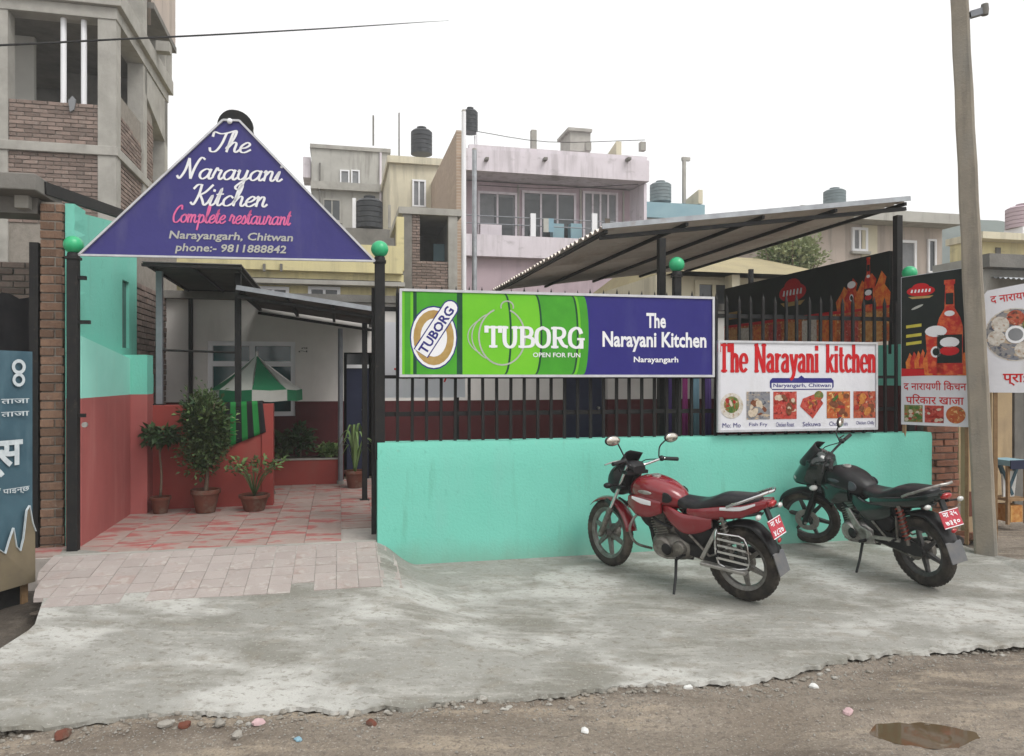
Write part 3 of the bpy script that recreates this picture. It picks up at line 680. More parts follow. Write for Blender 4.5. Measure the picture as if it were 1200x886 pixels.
def leaves(mb, c, r, n, size, seed=1, flat=.0, shell=.35, clump=0):
    rnd = random.Random(seed); c = Vector(c); cl = []
    for _ in range(clump):
        d = Vector((rnd.gauss(0, 1), rnd.gauss(0, 1), rnd.gauss(0, 1))).normalized() * rnd.uniform(.35, .95); cl.append(d)
    for i in range(n):
        if cl: d = rnd.choice(cl) + Vector((rnd.gauss(0, .2), rnd.gauss(0, .2), rnd.gauss(0, .2)))
        else: d = Vector((rnd.gauss(0, 1), rnd.gauss(0, 1), rnd.gauss(0, 1))).normalized() * (shell + (1 - shell) * rnd.random())
        p = c + Vector((d.x * r[0], d.y * r[1], d.z * r[2]))
        out = (Vector((d.x, d.y, d.z * .5 + .2)) + Vector((rnd.gauss(0, .5), rnd.gauss(0, .5), rnd.gauss(0, .5) - flat))).normalized()
        s = size * rnd.uniform(.6, 1.3); side = out.cross(Vector((rnd.gauss(0, .4), rnd.gauss(0, .4), 1))).normalized() * s * .3; up = side.cross(out).normalized() * s * .12
        mb.add([p, p + out * s * .5 + side + up, p + out * s, p + out * s * .5 - side + up], [(0, 1, 2), (0, 2, 3)])
    return mb

# ------------------------------------------------------------------ the street wall and its fence
t = thing('boundary_wall', 'long turquoise painted street wall below the iron fence', 'wall', C.P(0, 0, 0), A)
UW = C.x(1092)
mb = MB(); nseg = 60                                     # slightly uneven plaster
g = [(UW * i / nseg) for i in range(nseg + 1)]; zs = [-.15, .1, .3, .55, .8, 1.0, 1.045]
vs = [(x, .006 * fb(x, z, 2.5) + .002 * fb(x, z, 9) + (.012 if z > 1.04 else 0), z + (.004 * fb(x, 0, 3) if z > 1 else 0)) for z in zs for x in g]
fs = [(r * (nseg + 1) + i, r * (nseg + 1) + i + 1, (r + 1) * (nseg + 1) + i + 1, (r + 1) * (nseg + 1) + i) for r in range(len(zs) - 1) for i in range(nseg)]
mb.add(vs, fs); o = len(mb.v); mb.add([(x, .17, z) for x in (0, UW) for z in (-.15, 1.045)], [])
mb.add([(0, .012, 1.0452), (UW, .012, 1.0452), (UW, .17, 1.045), (0, .17, 1.045)], [(0, 1, 2, 3)])
mb.add([(0, 0, -.15), (0, .012, 1.045), (0, .17, 1.045), (0, .17, -.15)], [(0, 1, 2, 3)]); mb.add([(UW, 0, -.15), (UW, .012, 1.045), (UW, .17, 1.045), (UW, .17, -.15)], [(3, 2, 1, 0)])
mb.add([(0, .17, -.15), (UW, .17, -.15), (UW, .17, 1.045), (0, .17, 1.045)], [(3, 2, 1, 0)])
mb.build('plaster_face', 'turquoise', t, smooth=30)

fence = thing('iron_fence', 'black spiked iron bar fence standing on the turquoise wall', 'fence', C.P(0, .085, 1.045), A)
U1 = C.x(1050, .085); zt = C.z(850, 343, .085) - 1.045
r1 = C.z(850, 370, .085) - 1.045; r0 = C.z(600, 484, .085) - 1.045
barme = MB().box(-.0125, .0125, -.0125, .0125, 0, zt - .07).add([(-.0125, -.0125, zt - .07), (.0125, -.0125, zt - .07), (.0125, .0125, zt - .07), (-.0125, .0125, zt - .07), (0, 0, zt)], [(0, 1, 4), (1, 2, 4), (2, 3, 4), (3, 0, 4)]).mesh('bar', 'black_paint')
nb = int(U1 / .126)
for i in range(nb + 1):
    o = link('bar', barme, fence, loc=(.05 + (U1 - .05) * i / nb, 0, 0)); o.rotation_euler = (0, random.uniform(-.008, .008), 0); o.scale = (1, 1, random.uniform(.985, 1.01))
for z in (r0, r1): bx('rail', 'black_paint', fence, 0.0, U1 + .03, .0135, .031, z - .02, z + .02)
bx('rail', 'black_paint', fence, 0.0, U1 + .03, .0135, .031, .55, .58)

def globe_lamp(px, py, v, r, lab, Y=None):
    p = C.P(C.x(px, v), v, C.z(px, py, v)) if Y is None else at(px, py, Y)
    t = thing('globe_lamp', lab, 'lamp', p, A, 'green globes on the posts')
    MB().ell((0, 0, 0), (r, r, r * .97), 20, 13).build('globe', 'green_globe', t, smooth=1)
    MB().lathe([(.03, -r - .05), (.05, -r - .03), (.045, -r + .005), (.03, -r + .02)], n=14).build('collar', 'black_paint', t, smooth=40)
    return t
# posts on the wall line
def post(name, px, v, z0, z1, w, lab, extra=None, Y=None):
    p = C.P(C.x(px, v), v, 0); t = thing(name, lab, 'post', (p.x, p.y, z0), A)
    MB().box(-w / 2, w / 2, -w / 2, w / 2, 0, z1 - z0).build('shaft', 'black_paint', t, bevel=.004)
    bx('cap', 'black_paint', t, -w * .62, w * .62, -w * .62, w * .62, z1 - z0 + .0005, z1 - z0 + .02)
    return t
rz = C.z(445, 292, .06)
post('gate_post', 445, .07, .9, rz - .12, .085, 'black square gate post at the left end of the turquoise wall')
globe_lamp(445, 292, .07, .075, 'green globe on the gate post at the right corner of the triangular sign')
pz_ = C.z(793, 310, .16)
post('fence_post', 793, .19, 1.0, pz_ - .12, .07, 'black fence post with a green globe above the blue half of the billboard')
globe_lamp(793, 310, .19, .075, 'green globe on the fence post above the billboard, under the shed roof')
pe = C.z(1066, 320, .19)
post('fence_post', 1066, .19, 1.0, pe - .12, .07, 'black post at the right end of the fence behind the dark poster')
globe_lamp(1066, 320, .19, .075, 'green globe peeking over the dark beer poster by the utility pole')

# ------------------------------------------------------------------ the entrance: left post, sign, open gate leaf
YL = 6.1
pl = at(86, 287, YL)
t = thing('gate_post', 'black gate post on the left against the green painted brick pier', 'post', (pl.x, YL, .12), A)
hh = pl.z - .12 - .12
MB().box(-.04, .04, -.04, .04, 0, hh).build('shaft', 'black_paint', t, bevel=.004)
bx('cap', 'black_paint', t, -.05, .05, -.05, .05, hh + .0005, hh + .022)
for zz, L in ((2.42, .055), (2.06, .085), (1.3, .05)): bx('hinge', 'black_paint', t, .0402, .04 + L, -.02, .02, zz - .14, zz - .11)
MB().lathe([(0, -.012), (.022, -.012), (.022, .012), (0, .012)], (.09, -.02, 1.1), 'y', 12).build('padlock', 'alloy', t)
globe_lamp(86, 287, 0, .075, 'green globe on the left gate post at the left corner of the triangular sign', Y=YL)

# triangular sign
pa, pb = at(98, 304, YL), at(441, 304, C.P(C.x(441), 0).y)
dx, dy = pb.x - pa.x, pb.y - pa.y; SW = math.hypot(dx, dy); ang = math.atan2(dy, dx)
G = Frame(pa.x, pa.y, ang)
zb = (pa.z + pb.z) / 2; t = thing('gate_sign', 'purple triangular sign with white script lettering over the entrance', 'sign', (pa.x, pa.y - .06, zb), ang)
gz = lambda px, py: (G.x(px), G.z(px, py) - zb)
apx = gz(273, 138)
tri = [(0, .0), (SW, .0), (apx[0] + .075, apx[1] - .045), (apx[0] - .055, apx[1] - .045)]
poly('panel', 'sign_navy', t, tri, 0, .03)
for a, b in ((tri[0], tri[1]), (tri[1], tri[2]), (tri[3], tri[0]), (tri[2], tri[3])):
    MB().bar((a[0], -.004, a[1]), (b[0], -.004, b[1]), .03, .016).build('edge_trim', 'sign_frame', t)
k = 1.0
def script(name, s, px0, px1, pyb, xh, mat, wv=.25, wh=.11, lift=.005):
    (xa, zz), (xb, _) = gz(px0, pyb), gz(px1, pyb)
    tot = sum((SCRIPT[c][0] if c in SCRIPT else .5) + .04 for c in s); size = xh
    mb0 = ribbon_text(MB(), s, SCRIPT, size, (xa + xb) / 2 - .17 * size, zz, -lift, wv, wh, sx=(xb - xa) / (tot * size) * .97, shear=.22, gap=.04) if ' ' not in s else None
    if ' ' in s:
        mb = ribbon_text(MB(), s, SCRIPT, size, (xa + xb) / 2 - .17 * size, zz, -lift, wv, wh, sx=(xb - xa) / (tot * size) * .97, shear=.22, gap=.04); words(mb, name, mat, t, .2 * size)
    else: mb0.build(name, mat, t)
PX = YL / F
script('lettering', 'The', 250, 298, 180, .082, 'print_white')
script('lettering', 'Narayani', 212, 336, 211, .082, 'print_white')
script('lettering', 'Kitchen', 228, 318, 242, .082, 'print_white')
script('lettering', 'Complete restaurant', 205, 346, 262, .066, 'print_pink', .22, .12)
for s, px0, px1, py in (('Narayangarh, Chitwan', 202, 346, 278), ('phone:- 9811888842', 209, 338, 292.5)):
    (xa, zz), (xb, _) = gz(px0, py), gz(px1, py)
    text('lettering', s, .085, 'canvas_white', t, (xa + xb) / 2, zz, -.005, width=xb - xa, off=.02, shear=.15)
# dark arched bracket with a white bulb behind the apex
arch = [(apx[0] - .10, apx[1] - .10)] + [(apx[0] + .01 + .13 * math.cos(R(a)) * (1.25 if a < 90 else .95), apx[1] - .08 + .14 * math.sin(R(a))) for a in range(172, -20, -14)] + [(apx[0] + .19, apx[1] - .17)]
poly('bracket', 'black_paint', t, arch, .034, .04)
MB().ell((apx[0] + .0, -.02, apx[1] - .055), (.022, .018, .024), 12, 8).build('bulb', 'print_white', t, smooth=1)

# open gate leaf swung inward beside the right post
gl = thing('gate_leaf', 'open black iron gate leaf swung in beside the turquoise wall', 'gate', C.P(C.x(438, .12), .12, .24), R(99))
gh = C.z(432, 341, .4) - .24
for x in (0, 1.05): bx('stile', 'black_paint', gl, x, x + .04, -.02, .02, 0, gh)
for z in (0, .85, gh - .04): bx('cross_rail', 'black_paint', gl, .041, 1.049, -.018, .018, z, z + .04)
for i in range(8): bx('bar', 'black_paint', gl, .14 + i * .12, .158 + i * .12, -.008, .008, .042, .848)
for i in range(8): bx('bar', 'black_paint', gl, .14 + i * .12, .158 + i * .12, -.008, .008, .892, gh - .042)

# ------------------------------------------------------------------ left compound wall: turquoise over red, with a pier
v1w = 1.5
uL, vL = C.uv(at(96, 500, 6.28).x, 6.28)
lw = thing('courtyard_wall', 'courtyard side wall painted turquoise above and red below, left of entrance', 'wall', C.P(uL, vL, 0), A)
zr, zg0, zg1 = 1.43, 1.95, 1.80
bx('red_dado', 'wall_red', lw, -.12, .0, 0, v1w, -.2, zr)
MB().prism([(0, zr), (v1w, zr), (v1w, zg1), (0, zg0)], -.12, -.001, 'yz').build('upper_wall', 'turquoise_pale', lw)
bx('pier_dado', 'wall_red', lw, -.12, .16, v1w + .001, v1w + .26, -.2, zr); bx('pier', 'turquoise', lw, -.12, .158, v1w + .002, v1w + .258, zr + .0005, 1.84)
MB().prism([(v1w + .261, zr), (v1w + 1.0, zr), (v1w + 1.0, 1.64), (v1w + .261, 1.78)], -.12, .0, 'yz').build('upper_wall', 'turquoise_pale', lw)
bx('red_dado', 'wall_red', lw, -.12, .0, v1w + .261, v1w + 1.0, -.2, zr - .0005)

# red half wall with pots before it
uh0, uh1, vh = C.x(168, 2.15), C.x(320, 2.15), 2.15
red_h = 'wall_red_deep'
hw = thing('half_wall', 'low red wall inside the courtyard behind the potted plants', 'wall', C.P(uh0, vh, .19), A)
bx('red_face', red_h, hw, 0, uh1 - uh0 - .12, 0, .12, 0, 1.12, bevel=.006); bx('end_pier', red_h, hw, uh1 - uh0 - .1195, uh1 - uh0, -.02, .16, 0, 1.125, bevel=.006)
# low brick planter before the building
up0, up1 = C.x(318, 3.72), C.x(399, 3.72)
pw = thing('planter', 'low red planter wall under the courtyard window', 'planter', C.P(up0, 3.72, .19), A)
bx('wall_face', 'wall_red_deep', pw, 0, up1 - up0, .0, .3, 0, .33, bevel=.006)
bx('coping', 'concrete', pw, -.01, up1 - up0 + .01, -.01, .3, .331, .35)
bx('soil', 'soil', pw, .03, up1 - up0 - .03, .06, .28, .3505, .36)

# ------------------------------------------------------------------ restaurant building at the back of the courtyard
VB = 4.2
b = thing('restaurant_building', 'white over dark red restaurant building behind the courtyard and fence', 'building', C.P(-3.6, VB, .15), A)
z_ = lambda px, py: C.z(px, py, VB) - .15
x_ = lambda px: C.x(px, VB) + 3.6
zd = z_(420, 470); XE = 9.6
dx0, dx1 = x_(403), x_(436)
wx0, wx1, wz0, wz1 = x_(243), x_(346), z_(300, 488), z_(300, 400)
def wallband(n, m, x0, x1, z0, z1, d=0.0): bx(n, m, b, x0, x1, 0 + d, .2, z0, z1)
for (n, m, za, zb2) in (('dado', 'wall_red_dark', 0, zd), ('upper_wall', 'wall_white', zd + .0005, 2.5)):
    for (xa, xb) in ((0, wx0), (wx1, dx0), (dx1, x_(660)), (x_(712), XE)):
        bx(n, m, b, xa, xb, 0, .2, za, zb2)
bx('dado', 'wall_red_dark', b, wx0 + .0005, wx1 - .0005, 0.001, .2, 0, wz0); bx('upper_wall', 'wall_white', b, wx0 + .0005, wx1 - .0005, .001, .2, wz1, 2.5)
dh = z_(420, 413)
for (xa, xb) in ((dx0, dx1), (x_(660), x_(712))): bx('upper_wall', 'wall_white', b, xa + .0005, xb - .0005, .001, .2, dh, 2.5)
# the window
w = bx('window', 'glass_teal', b, wx0, wx1, .11, .12, wz0, wz1)
fr = lambda *a: bx('frame', 'print_white', w, *a)
fr(wx0, wx1, .03, .1, wz0, wz0 + .06); fr(wx0, wx1, .03, .1, wz1 - .06, wz1)
fr(wx0, wx0 + .06, .031, .099, wz0 + .0605, wz1 - .0605); fr(wx1 - .06, wx1, .031, .099, wz0 + .0605, wz1 - .0605)
xm = (wx0 + wx1) / 2; zm = wz1 - .34
fr(wx0 + .0605, wx1 - .0605, .032, .098, zm, zm + .07); fr(xm - .035, xm + .035, .033, .097, wz0 + .0605, zm - .0005); fr(xm - .035, xm + .035, .033, .097, zm + .0705, wz1 - .0605)
# the doors
for (xa, xb) in ((dx0, dx1), (x_(660), x_(712))):
    d = bx('door', 'door_navy', b, xa + .04, xb - .04, .1, .14, 0, dh - .22)
    bx('transom_bar', 'print_white', d, xa + .04, xb - .04, .08, .1395, dh - .219, dh - .17); bx('transom_pane', 'glass_dark', d, xa + .04, xb - .04, .12, .13, dh - .169, dh - .02)
    MB().lathe([(0, 0), (.02, 0), (.02, .05), (0, .05)], (xb - .12, .05, 1.0), 'y', 10).build('handle', 'alloy', d)
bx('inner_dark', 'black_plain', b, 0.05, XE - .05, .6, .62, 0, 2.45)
bx('flat_roof', 'concrete_dark', b, -.1, XE + .1, -.12, 3.4, 2.5005, 2.6)
bx('side_wall', 'wall_white', b, XE - .2, XE, .2005, 3.3, 0, 2.5); bx('side_wall', 'wall_white', b, 0, .2, .2005, 3.3, 0, 2.5)
for x in (x_(467 / 1.0) - 1.02,): pass
# pale downpipe by the door
dp = thing('downpipe', 'pale grey vertical pipe beside the dark blue restaurant door', 'pipe', C.P(C.x(399, VB - .5), VB - .5, .19), A)
MB().tube([(0, 0, 0), (0, 0, C.z(399, 385, VB - .5) - .19)], .033, 12).build('tube', 'steel_grey', dp, smooth=40)
MB().lathe([(.045, 0), (.045, .05), (.033, .05)], n=12).build('base_sleeve', 'concrete', dp)
# house number marks painted on the wall
nm = text('house_mark', '2 a', .12, 'print_black', b, x_(355), z_(355, 410), -.004, width=.07, rot=R(90))

# lean-to roof over the courtyard
a0, a1 = C.x(166, 1.9), C.x(283, 1.9); za2 = C.z(230, 309, 1.9)
l0, l1 = C.x(277, 1.95), C.x(446, 2.0)
za, zb_ = C.z(277, 337, 1.95), C.z(440, 364, 2.0)
lt = thing('lean_to_roof', 'dark corrugated lean-to roof sloping down to the right over the courtyard', 'roof', C.P(l0, 1.95, za), A)
Lr = math.hypot(l1 - l0, zb_ - za); sl = math.atan2(zb_ - za, l1 - l0)
sm = corrugated(.74, Lr).mesh('roof_sheet', 'roof_dark')
for i in range(3):
    o = link('roof_sheet', sm, lt, loc=(0, i * .74, .003 * (i % 2))); o.rotation_euler = (0, -sl, 0)
for i in range(4):
    x = Lr * (.02 + .32 * i); MB().bar((x * math.cos(sl), 0, x * math.sin(sl) - .035), (x * math.cos(sl), 2.22, x * math.sin(sl) - .035), .035).build('purlin', 'black_paint', lt)
for y in (.06, 2.2): MB().bar((0, y, -.085), (l1 - l0, y, zb_ - za - .085), .03, .035).build('rafter', 'black_paint', lt)
MB().bar((.0, -.02, .0), (l1 - l0, -.02, zb_ - za), .012, .05).build('edge_strip', 'galv', lt)
for px, z0, lab in ((187, 1.31, 'thin pale steel post holding the left edge of the lean-to roof'), (279, 1.31, 'dark steel post rising from the red half wall to the lean-to roof')):
    u = C.x(px, 2.21); zt_ = za2 - .05
    q = thing('steel_post', lab, 'post', C.P(u, 2.21, z0), A)
    MB().box(-.032, .032, -.032, .032, .0, zt_ - z0).build('shaft', 'steel_grey' if px < 200 else 'black_paint', q, bevel=.004)
    bx('foot_plate', 'black_paint', q, -.055, .055, -.055, .055, 0, .012)
u = C.x(428, 2.1); q = thing('steel_post', 'dark steel post under the low right corner of the lean-to roof', 'post', C.P(u, 2.3, .19), A)
MB().box(-.03, .03, -.03, .03, 0, za + (u - l0) * math.tan(sl) - .14 - .19).build('shaft', 'black_paint', q, bevel=.004); bx('foot_plate', 'black_paint', q, -.055, .055, -.055, .055, 0, .012)
tb = thing('crossbar', 'thin black horizontal bar between the two lean-to posts', 'bar', C.P(C.x(187, 2.21), 2.21, 1.9), A)
MB().tube([(.033, 0, 0), (C.x(279, 2.21) - C.x(187, 2.21) - .033, 0, -.02)], .012, 8).build('tube', 'black_paint', tb)

# higher strip of tin sheeting at the left of the lean-to
aw = thing('tin_canopy', 'short dark tin canopy above the left part of the lean-to roof', 'canopy', C.P(a0, 1.9, za2), A)
o = link('roof_sheet', corrugated(2.35, a1 - a0).mesh('roof_sheet', 'roof_dark'), aw); o.rotation_euler = (R(-.5), 0, 0)
MB().bar((0, .0, -.03), (a1 - a0, .0, -.035), .03, .03).build('front_bar', 'black_paint', aw); MB().bar((0, 2.2, -.05), (a1 - a0, 2.2, -.05), .03, .03).build('back_bar', 'black_paint', aw)
for x_i in (.05, (a1 - a0) * .5, a1 - a0 - .05): MB().bar((x_i, .02, -.03), (x_i, 2.18, -.05), .025, .025).build('rib', 'black_paint', aw)
bx('post', 'black_paint', aw, .05, .1, 2.2, 2.25, .19 - za2, -.07)
# ------------------------------------------------------------------ shed roof on posts over the dining yard
vf, vbk = .35, 5.6
uB, zB = C.x(705, vf), C.z(705, 267, vf); uC, zC = C.x(1066, vf), C.z(1066, 234, vf)
sh = thing('shed_roof', 'large corrugated shed roof rising to the right above the fence', 'roof', C.P(uB, vf, zB), A)
Ls = math.hypot(uC - uB, zC - zB); sa = math.atan2(zC - zB, uC - uB); pit = 0.0
nsh = 8; wsh = (vbk - vf) / nsh; sm = corrugated(wsh + .04, Ls, .15, .02).mesh('roof_sheet', 'roof_sheet')
for i in range(nsh):
    o = link('roof_sheet', sm, sh, loc=(0, i * wsh, .004 * (i % 2) + i * wsh * math.tan(pit))); o.rotation_euler = (pit, -sa, 0)
hz = lambda x, y: x * math.tan(sa) + y * math.tan(pit)
for i in range(5):
    x = .05 + (uC - uB - .1) * i / 4; MB().bar((x, .0, hz(x, 0) - .04), (x, vbk - vf, hz(x, vbk - vf) - .04), .03, .035).build('purlin', 'black_paint', sh)
for y in (.06,): MB().bar((.0, y, hz(0, y) - .085), (uC - uB, y, hz(uC - uB, y) - .085), .03, .04).build('rafter', 'black_paint', sh)
MB().bar((0, -.01, .012), (uC - uB, -.01, hz(uC - uB, 0) + .012), .014, .05).build('edge_strip', 'galv', sh)
for px, v, lab in ((775, .41, 'front left black post carrying the shed roof behind the fence'), (1052, .41, 'tall black post under the right tip of the shed roof'),
                   (880, 5.3, 'far black post under the right edge of the shed roof behind the dark banner'), (None, 5.3, 'far black post at the low left end of the shed roof')):
    u = C.x(px, v) if px else uB + .1
    q = thing('roof_post', lab, 'post', C.P(u, v, .19), A); zz = zB + hz(u - uB, v - vf) - .15 - .19
    MB().box(-.035, .035, -.035, .035, 0, zz).build('shaft', 'black_paint', q, bevel=.004); bx('foot_plate', 'black_paint', q, -.07, .07, -.07, .07, 0, .015)

# right side wall of the yard with the long beer banner above it
us = C.x(1092) - .1
rw = thing('yard_side_wall', 'side wall at the right of the dining yard, turquoise above dark red', 'wall', C.P(us, .2, .1), A)
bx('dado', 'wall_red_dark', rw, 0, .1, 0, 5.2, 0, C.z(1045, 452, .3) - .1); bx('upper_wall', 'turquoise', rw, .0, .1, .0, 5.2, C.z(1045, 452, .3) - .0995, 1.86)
# ------------------------------------------------------------------ signboards and posters
def board(name, lab, px0, px1, pt, pb, v, th, matp, frame=None, cat='sign', fr=None):
    f = fr or C
    x0, x1 = f.x(px0, v), f.x(px1, v); pm = (px0 + px1) / 2
    zt, zb = f.z(pm, pt, v), f.z(pm, pb, v); W, H = x1 - x0, zt - zb
    t = thing(name, lab, cat, f.P(x0, v, zb), f.a)
    bx('panel', matp, t, 0, W, 0, th, 0, H)
    if frame:
        fw = .022
        for (a, b_, c, d) in ((0, W, 0, fw), (0, W, H - fw, H), (0, fw, fw + .0005, H - fw - .0005), (W - fw, W, fw + .0005, H - fw - .0005)):
            bx('frame', frame, t, a, b_, -.012, -.0005, c, d)
    def m(px, py): return (f.x(px, v) - x0, f.z(px, py, v) - zb)
    return t, W, H, m

# the long green and blue billboard
t, W, H, m = board('billboard', 'long green and blue billboard hung on the fence', 468, 837, 343, 442, -.06, .05, 'print_navy', 'sign_frame')
xs_ = lambda q: W * q
gx = W * .565
arc = [(gx + .055 * math.cos(R(a)) * 1.0 - .02, H / 2 + (H / 2 - .023) * math.sin(R(a))) for a in range(-90, 91, 10)]
poly('green_field', 'print_lime', t, [(.023, .023)] + [(p[0], max(.023, min(H - .023, p[1]))) for p in arc] + [(.023, H - .023)], -.002)
def band(q0, q1, bow, mat, y):                            # bowed stripe across the green field
    a = [(W * q0 + bow * math.cos(R(an)), H / 2 + (H / 2 - .025) * math.sin(R(an))) for an in range(-90, 91, 10)]
    b_ = [(W * q1 + bow * math.cos(R(an)), H / 2 + (H / 2 - .025) * math.sin(R(an))) for an in range(90, -91, -10)]
    poly('stripe', mat, t, a + b_, y)
band(.535, .56, .05, 'print_green', -.0032)
for q in (.31, .405, .52): band(q, q + .006, .055, 'print_green_dark', -.0036)
band(.41, .525, .055, 'print_green', -.0028)
poly('stripe', 'print_green', t, [(W * .015, .024), (W * .032, .024), (W * .032, H - .024), (W * .015, H - .024)], -.0032)
poly('label_ground', 'print_green_dark', t, [(W * .04, .024), (W * .185, .024), (W * .185, H - .024), (W * .04, H - .024)], -.0032)
poly('label_ground', 'print_green', t, [(W * .05, .024), (W * .168, .024), (W * .168, H - .024), (W * .05, H - .024)], -.0036)
cx, cz = W * .1, H * .45
for (rx, rz_, mat, y) in ((.205, .275, 'print_navy', -.0040), (.195, .262, 'print_white', -.0045), (.175, .238, 'print_gold', -.0050), (.115, .165, 'print_white', -.0055)):
    poly('emblem_ring', mat, t, oval(cx, cz, rx, rz_), y)
def slanted(cx, cz, L, w, an):
    ca, sa = math.cos(an), math.sin(an)
    pts = [(-L / 2, -w / 2), (L / 2, -w / 2)] + [(L / 2 + w / 2 * math.cos(R(q)), w / 2 * math.sin(R(q))) for q in range(-75, 80, 25)] + [(L / 2, w / 2), (-L / 2, w / 2)]
    return [(cx + a * ca - b_ * sa, cz + a * sa + b_ * ca) for a, b_ in pts]
poly('emblem_band', 'print_navy', t, slanted(cx + .015, cz + .06, .47, .145, R(57)), -.0060)
poly('emblem_band', 'print_white', t, slanted(cx + .015, cz + .06, .465, .125, R(57)), -.0065)
text('lettering', 'TUBORG', .085, 'print_navy', t, cx + .022, cz + .065, -.0072, width=.46, off=.03, rot=R(57))
# outlined mark behind the word
def ring(cx, cz, rx, rz_, w, a0, a1, y, n=30):
    o = oval(cx, cz, rx, rz_, n, a0, a1); i_ = oval(cx, cz, rx - w, rz_ - w, n, a0, a1); k_ = len(o)
    MB().add([(p[0], y, p[1]) for p in o] + [(p[0], y, p[1]) for p in i_], [(j, j + 1, k_ + j + 1, k_ + j) for j in range(k_ - 1)]).build('emblem_outline', 'canvas_white', t)
ex, ez = W * .305, H * .47
ring(ex, ez, .215, .255, .014, 110, 430, -.0045); ring(ex - .015, ez, .26, .225, .010, 120, 240, -.0046); ring(ex - .02, ez, .29, .19, .009, 128, 232, -.0047)
ring(ex + .045, ez + .265, .062, .055, .012, -20, 200, -.0048)
mb = ribbon_text(MB(), 'TUBORG', SLAB, H * .245, W * .408, H * .345, -.0055, .20, .11, sx=.94, k=3, gap=.04); mb.build('lettering', 'print_white', t)
text('lettering', 'OPEN FOR FUN', H * .055, 'print_white', t, W * .475, H * .262, -.0055, width=W * .15, off=.015)
text('lettering', 'The', H * .185, 'print_white', t, W * .80, H * .69, -.003, width=W * .066, off=.03)
text('lettering', 'Narayani Kitchen', H * .245, 'print_white', t, W * .797, H * .43, -.003, width=W * .35, off=.028)
text('lettering', 'Narayangarh', H * .09, 'print_white', t, W * .80, H * .205, -.003, width=W * .15, off=.02)
for px in (520, 640, 800):
    x = m(px, 400)[0]; bx('bracket', 'black_paint', t, x - .02, x + .02, .0505, .13, H * .2, H * .24)

PIECES = {0: ('piece_green', 'piece_pale', 'piece_red'), 1: ('piece_pale', 'piece_brown', 'curtain'), 2: ('piece_red', 'piece_brown', 'piece_pale'), 3: ('piece_red', 'piece_brown', 'piece_gold'), 4: ('piece_gold', 'piece_red', 'piece_green', 'piece_brown'), 5: ('piece_red', 'piece_brown', 'piece_gold')}
def food_pieces(parent, kind, x0, x1, z0, z1, y, n, seed):
    rnd = random.Random(seed); w = x1 - x0; hgt = z1 - z0
    for q in range(n):
        rx, rz_ = w * rnd.uniform(.09, .2), hgt * rnd.uniform(.06, .13)
        cx, cz = rnd.uniform(x0 + rx, x1 - rx), rnd.uniform(z0 + rx, z1 - rx); a_ = rnd.uniform(-1.2, 1.2)
        pts = [(px_ + rnd.uniform(-.1, .1) * rx, pz__ + rnd.uniform(-.1, .1) * rz_) for px_, pz__ in oval(cx, cz, rx, rz_, 9, rot=a_)]
        pts = [(min(max(a, x0), x1), min(max(b_, z0), z1)) for a, b_ in pts]
        poly('food_piece', rnd.choice(PIECES[kind]), parent, pts, y - .0003 * q)

# the white menu banner
t, W, H, m = board('menu_banner', 'white banner with red serif title and six food pictures', 841, 1028, 400, 505, -.05, .02, 'flex_white', 'sign_frame')
for zf_ in (.28, .9): bx('bracket', 'black_paint', t, W * .5 - .02, W * .5 + .02, .0205, .12, H * zf_, H * zf_ + .03)
mb = ribbon_text(MB(), 'The Narayani kitchen'.replace(' ', '\u2009'), SLAB, H * .31, W * .5, H * .655, -.003, .135, .07, sx=W * .97 / (H * .31 * 11.55), k=3, gap=.045); words(mb, 'lettering', 'print_red', t, H * .31 * .12)
poly('title_box', 'print_navy', t, [(W * .33, H * .46), (W * .70, H * .46), (W * .715, H * .49), (W * .715, H * .56), (W * .70, H * .59), (W * .53, H * .59), (W * .51, H * .62), (W * .49, H * .59), (W * .33, H * .59), (W * .315, H * .56), (W * .315, H * .49)], -.003)
poly('title_box', 'flex_white', t, [(W * .325, H * .47), (W * .705, H * .47), (W * .705, H * .535), (W * .325, H * .535)], -.0036)
text('lettering', 'Naryangarh, Chitwan', H * .055, 'print_navy', t, W * .515, H * .503, -.0044, width=W * .36, off=.02)
FM = ['food_salad', 'food_fish', 'food_meat', 'food_meat', 'food_fry', 'food_curry']
for i in range(6):
    x0, x1 = m(842 + i * 31.3 + 1.5, 0)[0], m(842 + (i + 1) * 31.3 - 2.5, 0)[0]; z0, z1 = H * .135, H * .44
    if i == 0:
        poly('food_picture', 'food_plate', t, oval((x0 + x1) / 2, (z0 + z1) / 2, (x1 - x0) * .5, (z1 - z0) * .46), -.003); poly('food_picture', 'food_salad', t, oval((x0 + x1) / 2, (z0 + z1) / 2 + .01, (x1 - x0) * .33, (z1 - z0) * .3), -.0036)
    elif i == 3:
        poly('food_picture', 'food_meat', t, [(x0, z0 + .12), (x0 + .14, z0), (x1, z0 + .15), (x1 - .08, z1 - .02), (x0 + .03, z1 - .07)], -.003); poly('food_picture', 'food_salad', t, oval(x1 - .05, z1 - .04, .05, .045), -.0036)
    else: poly('food_picture', FM[i], t, [(x0, z0), (x1, z0), (x1, z1), (x0, z1)], -.003)
    if i not in (3,): food_pieces(t, i, x0 + (.03 if i == 0 else 0), x1 - (.03 if i == 0 else 0), z0 + (.05 if i == 0 else 0), z1 - (.05 if i == 0 else 0), -.0042, 13 if i else 8, 60 + i)
    else: food_pieces(t, 3, x0 + .03, x1 - .05, z0 + .07, z1 - .06, -.0042, 9, 63)
    text('caption', ['Mo: Mo', 'Fish Fry', 'Chicken Roast', 'Sekuwa', 'Chowmin', 'Chicken Chilly'][i], H * .05, 'print_navy', t, (x0 + x1) / 2, H * .075, -.003, width=(x1 - x0) * .78)

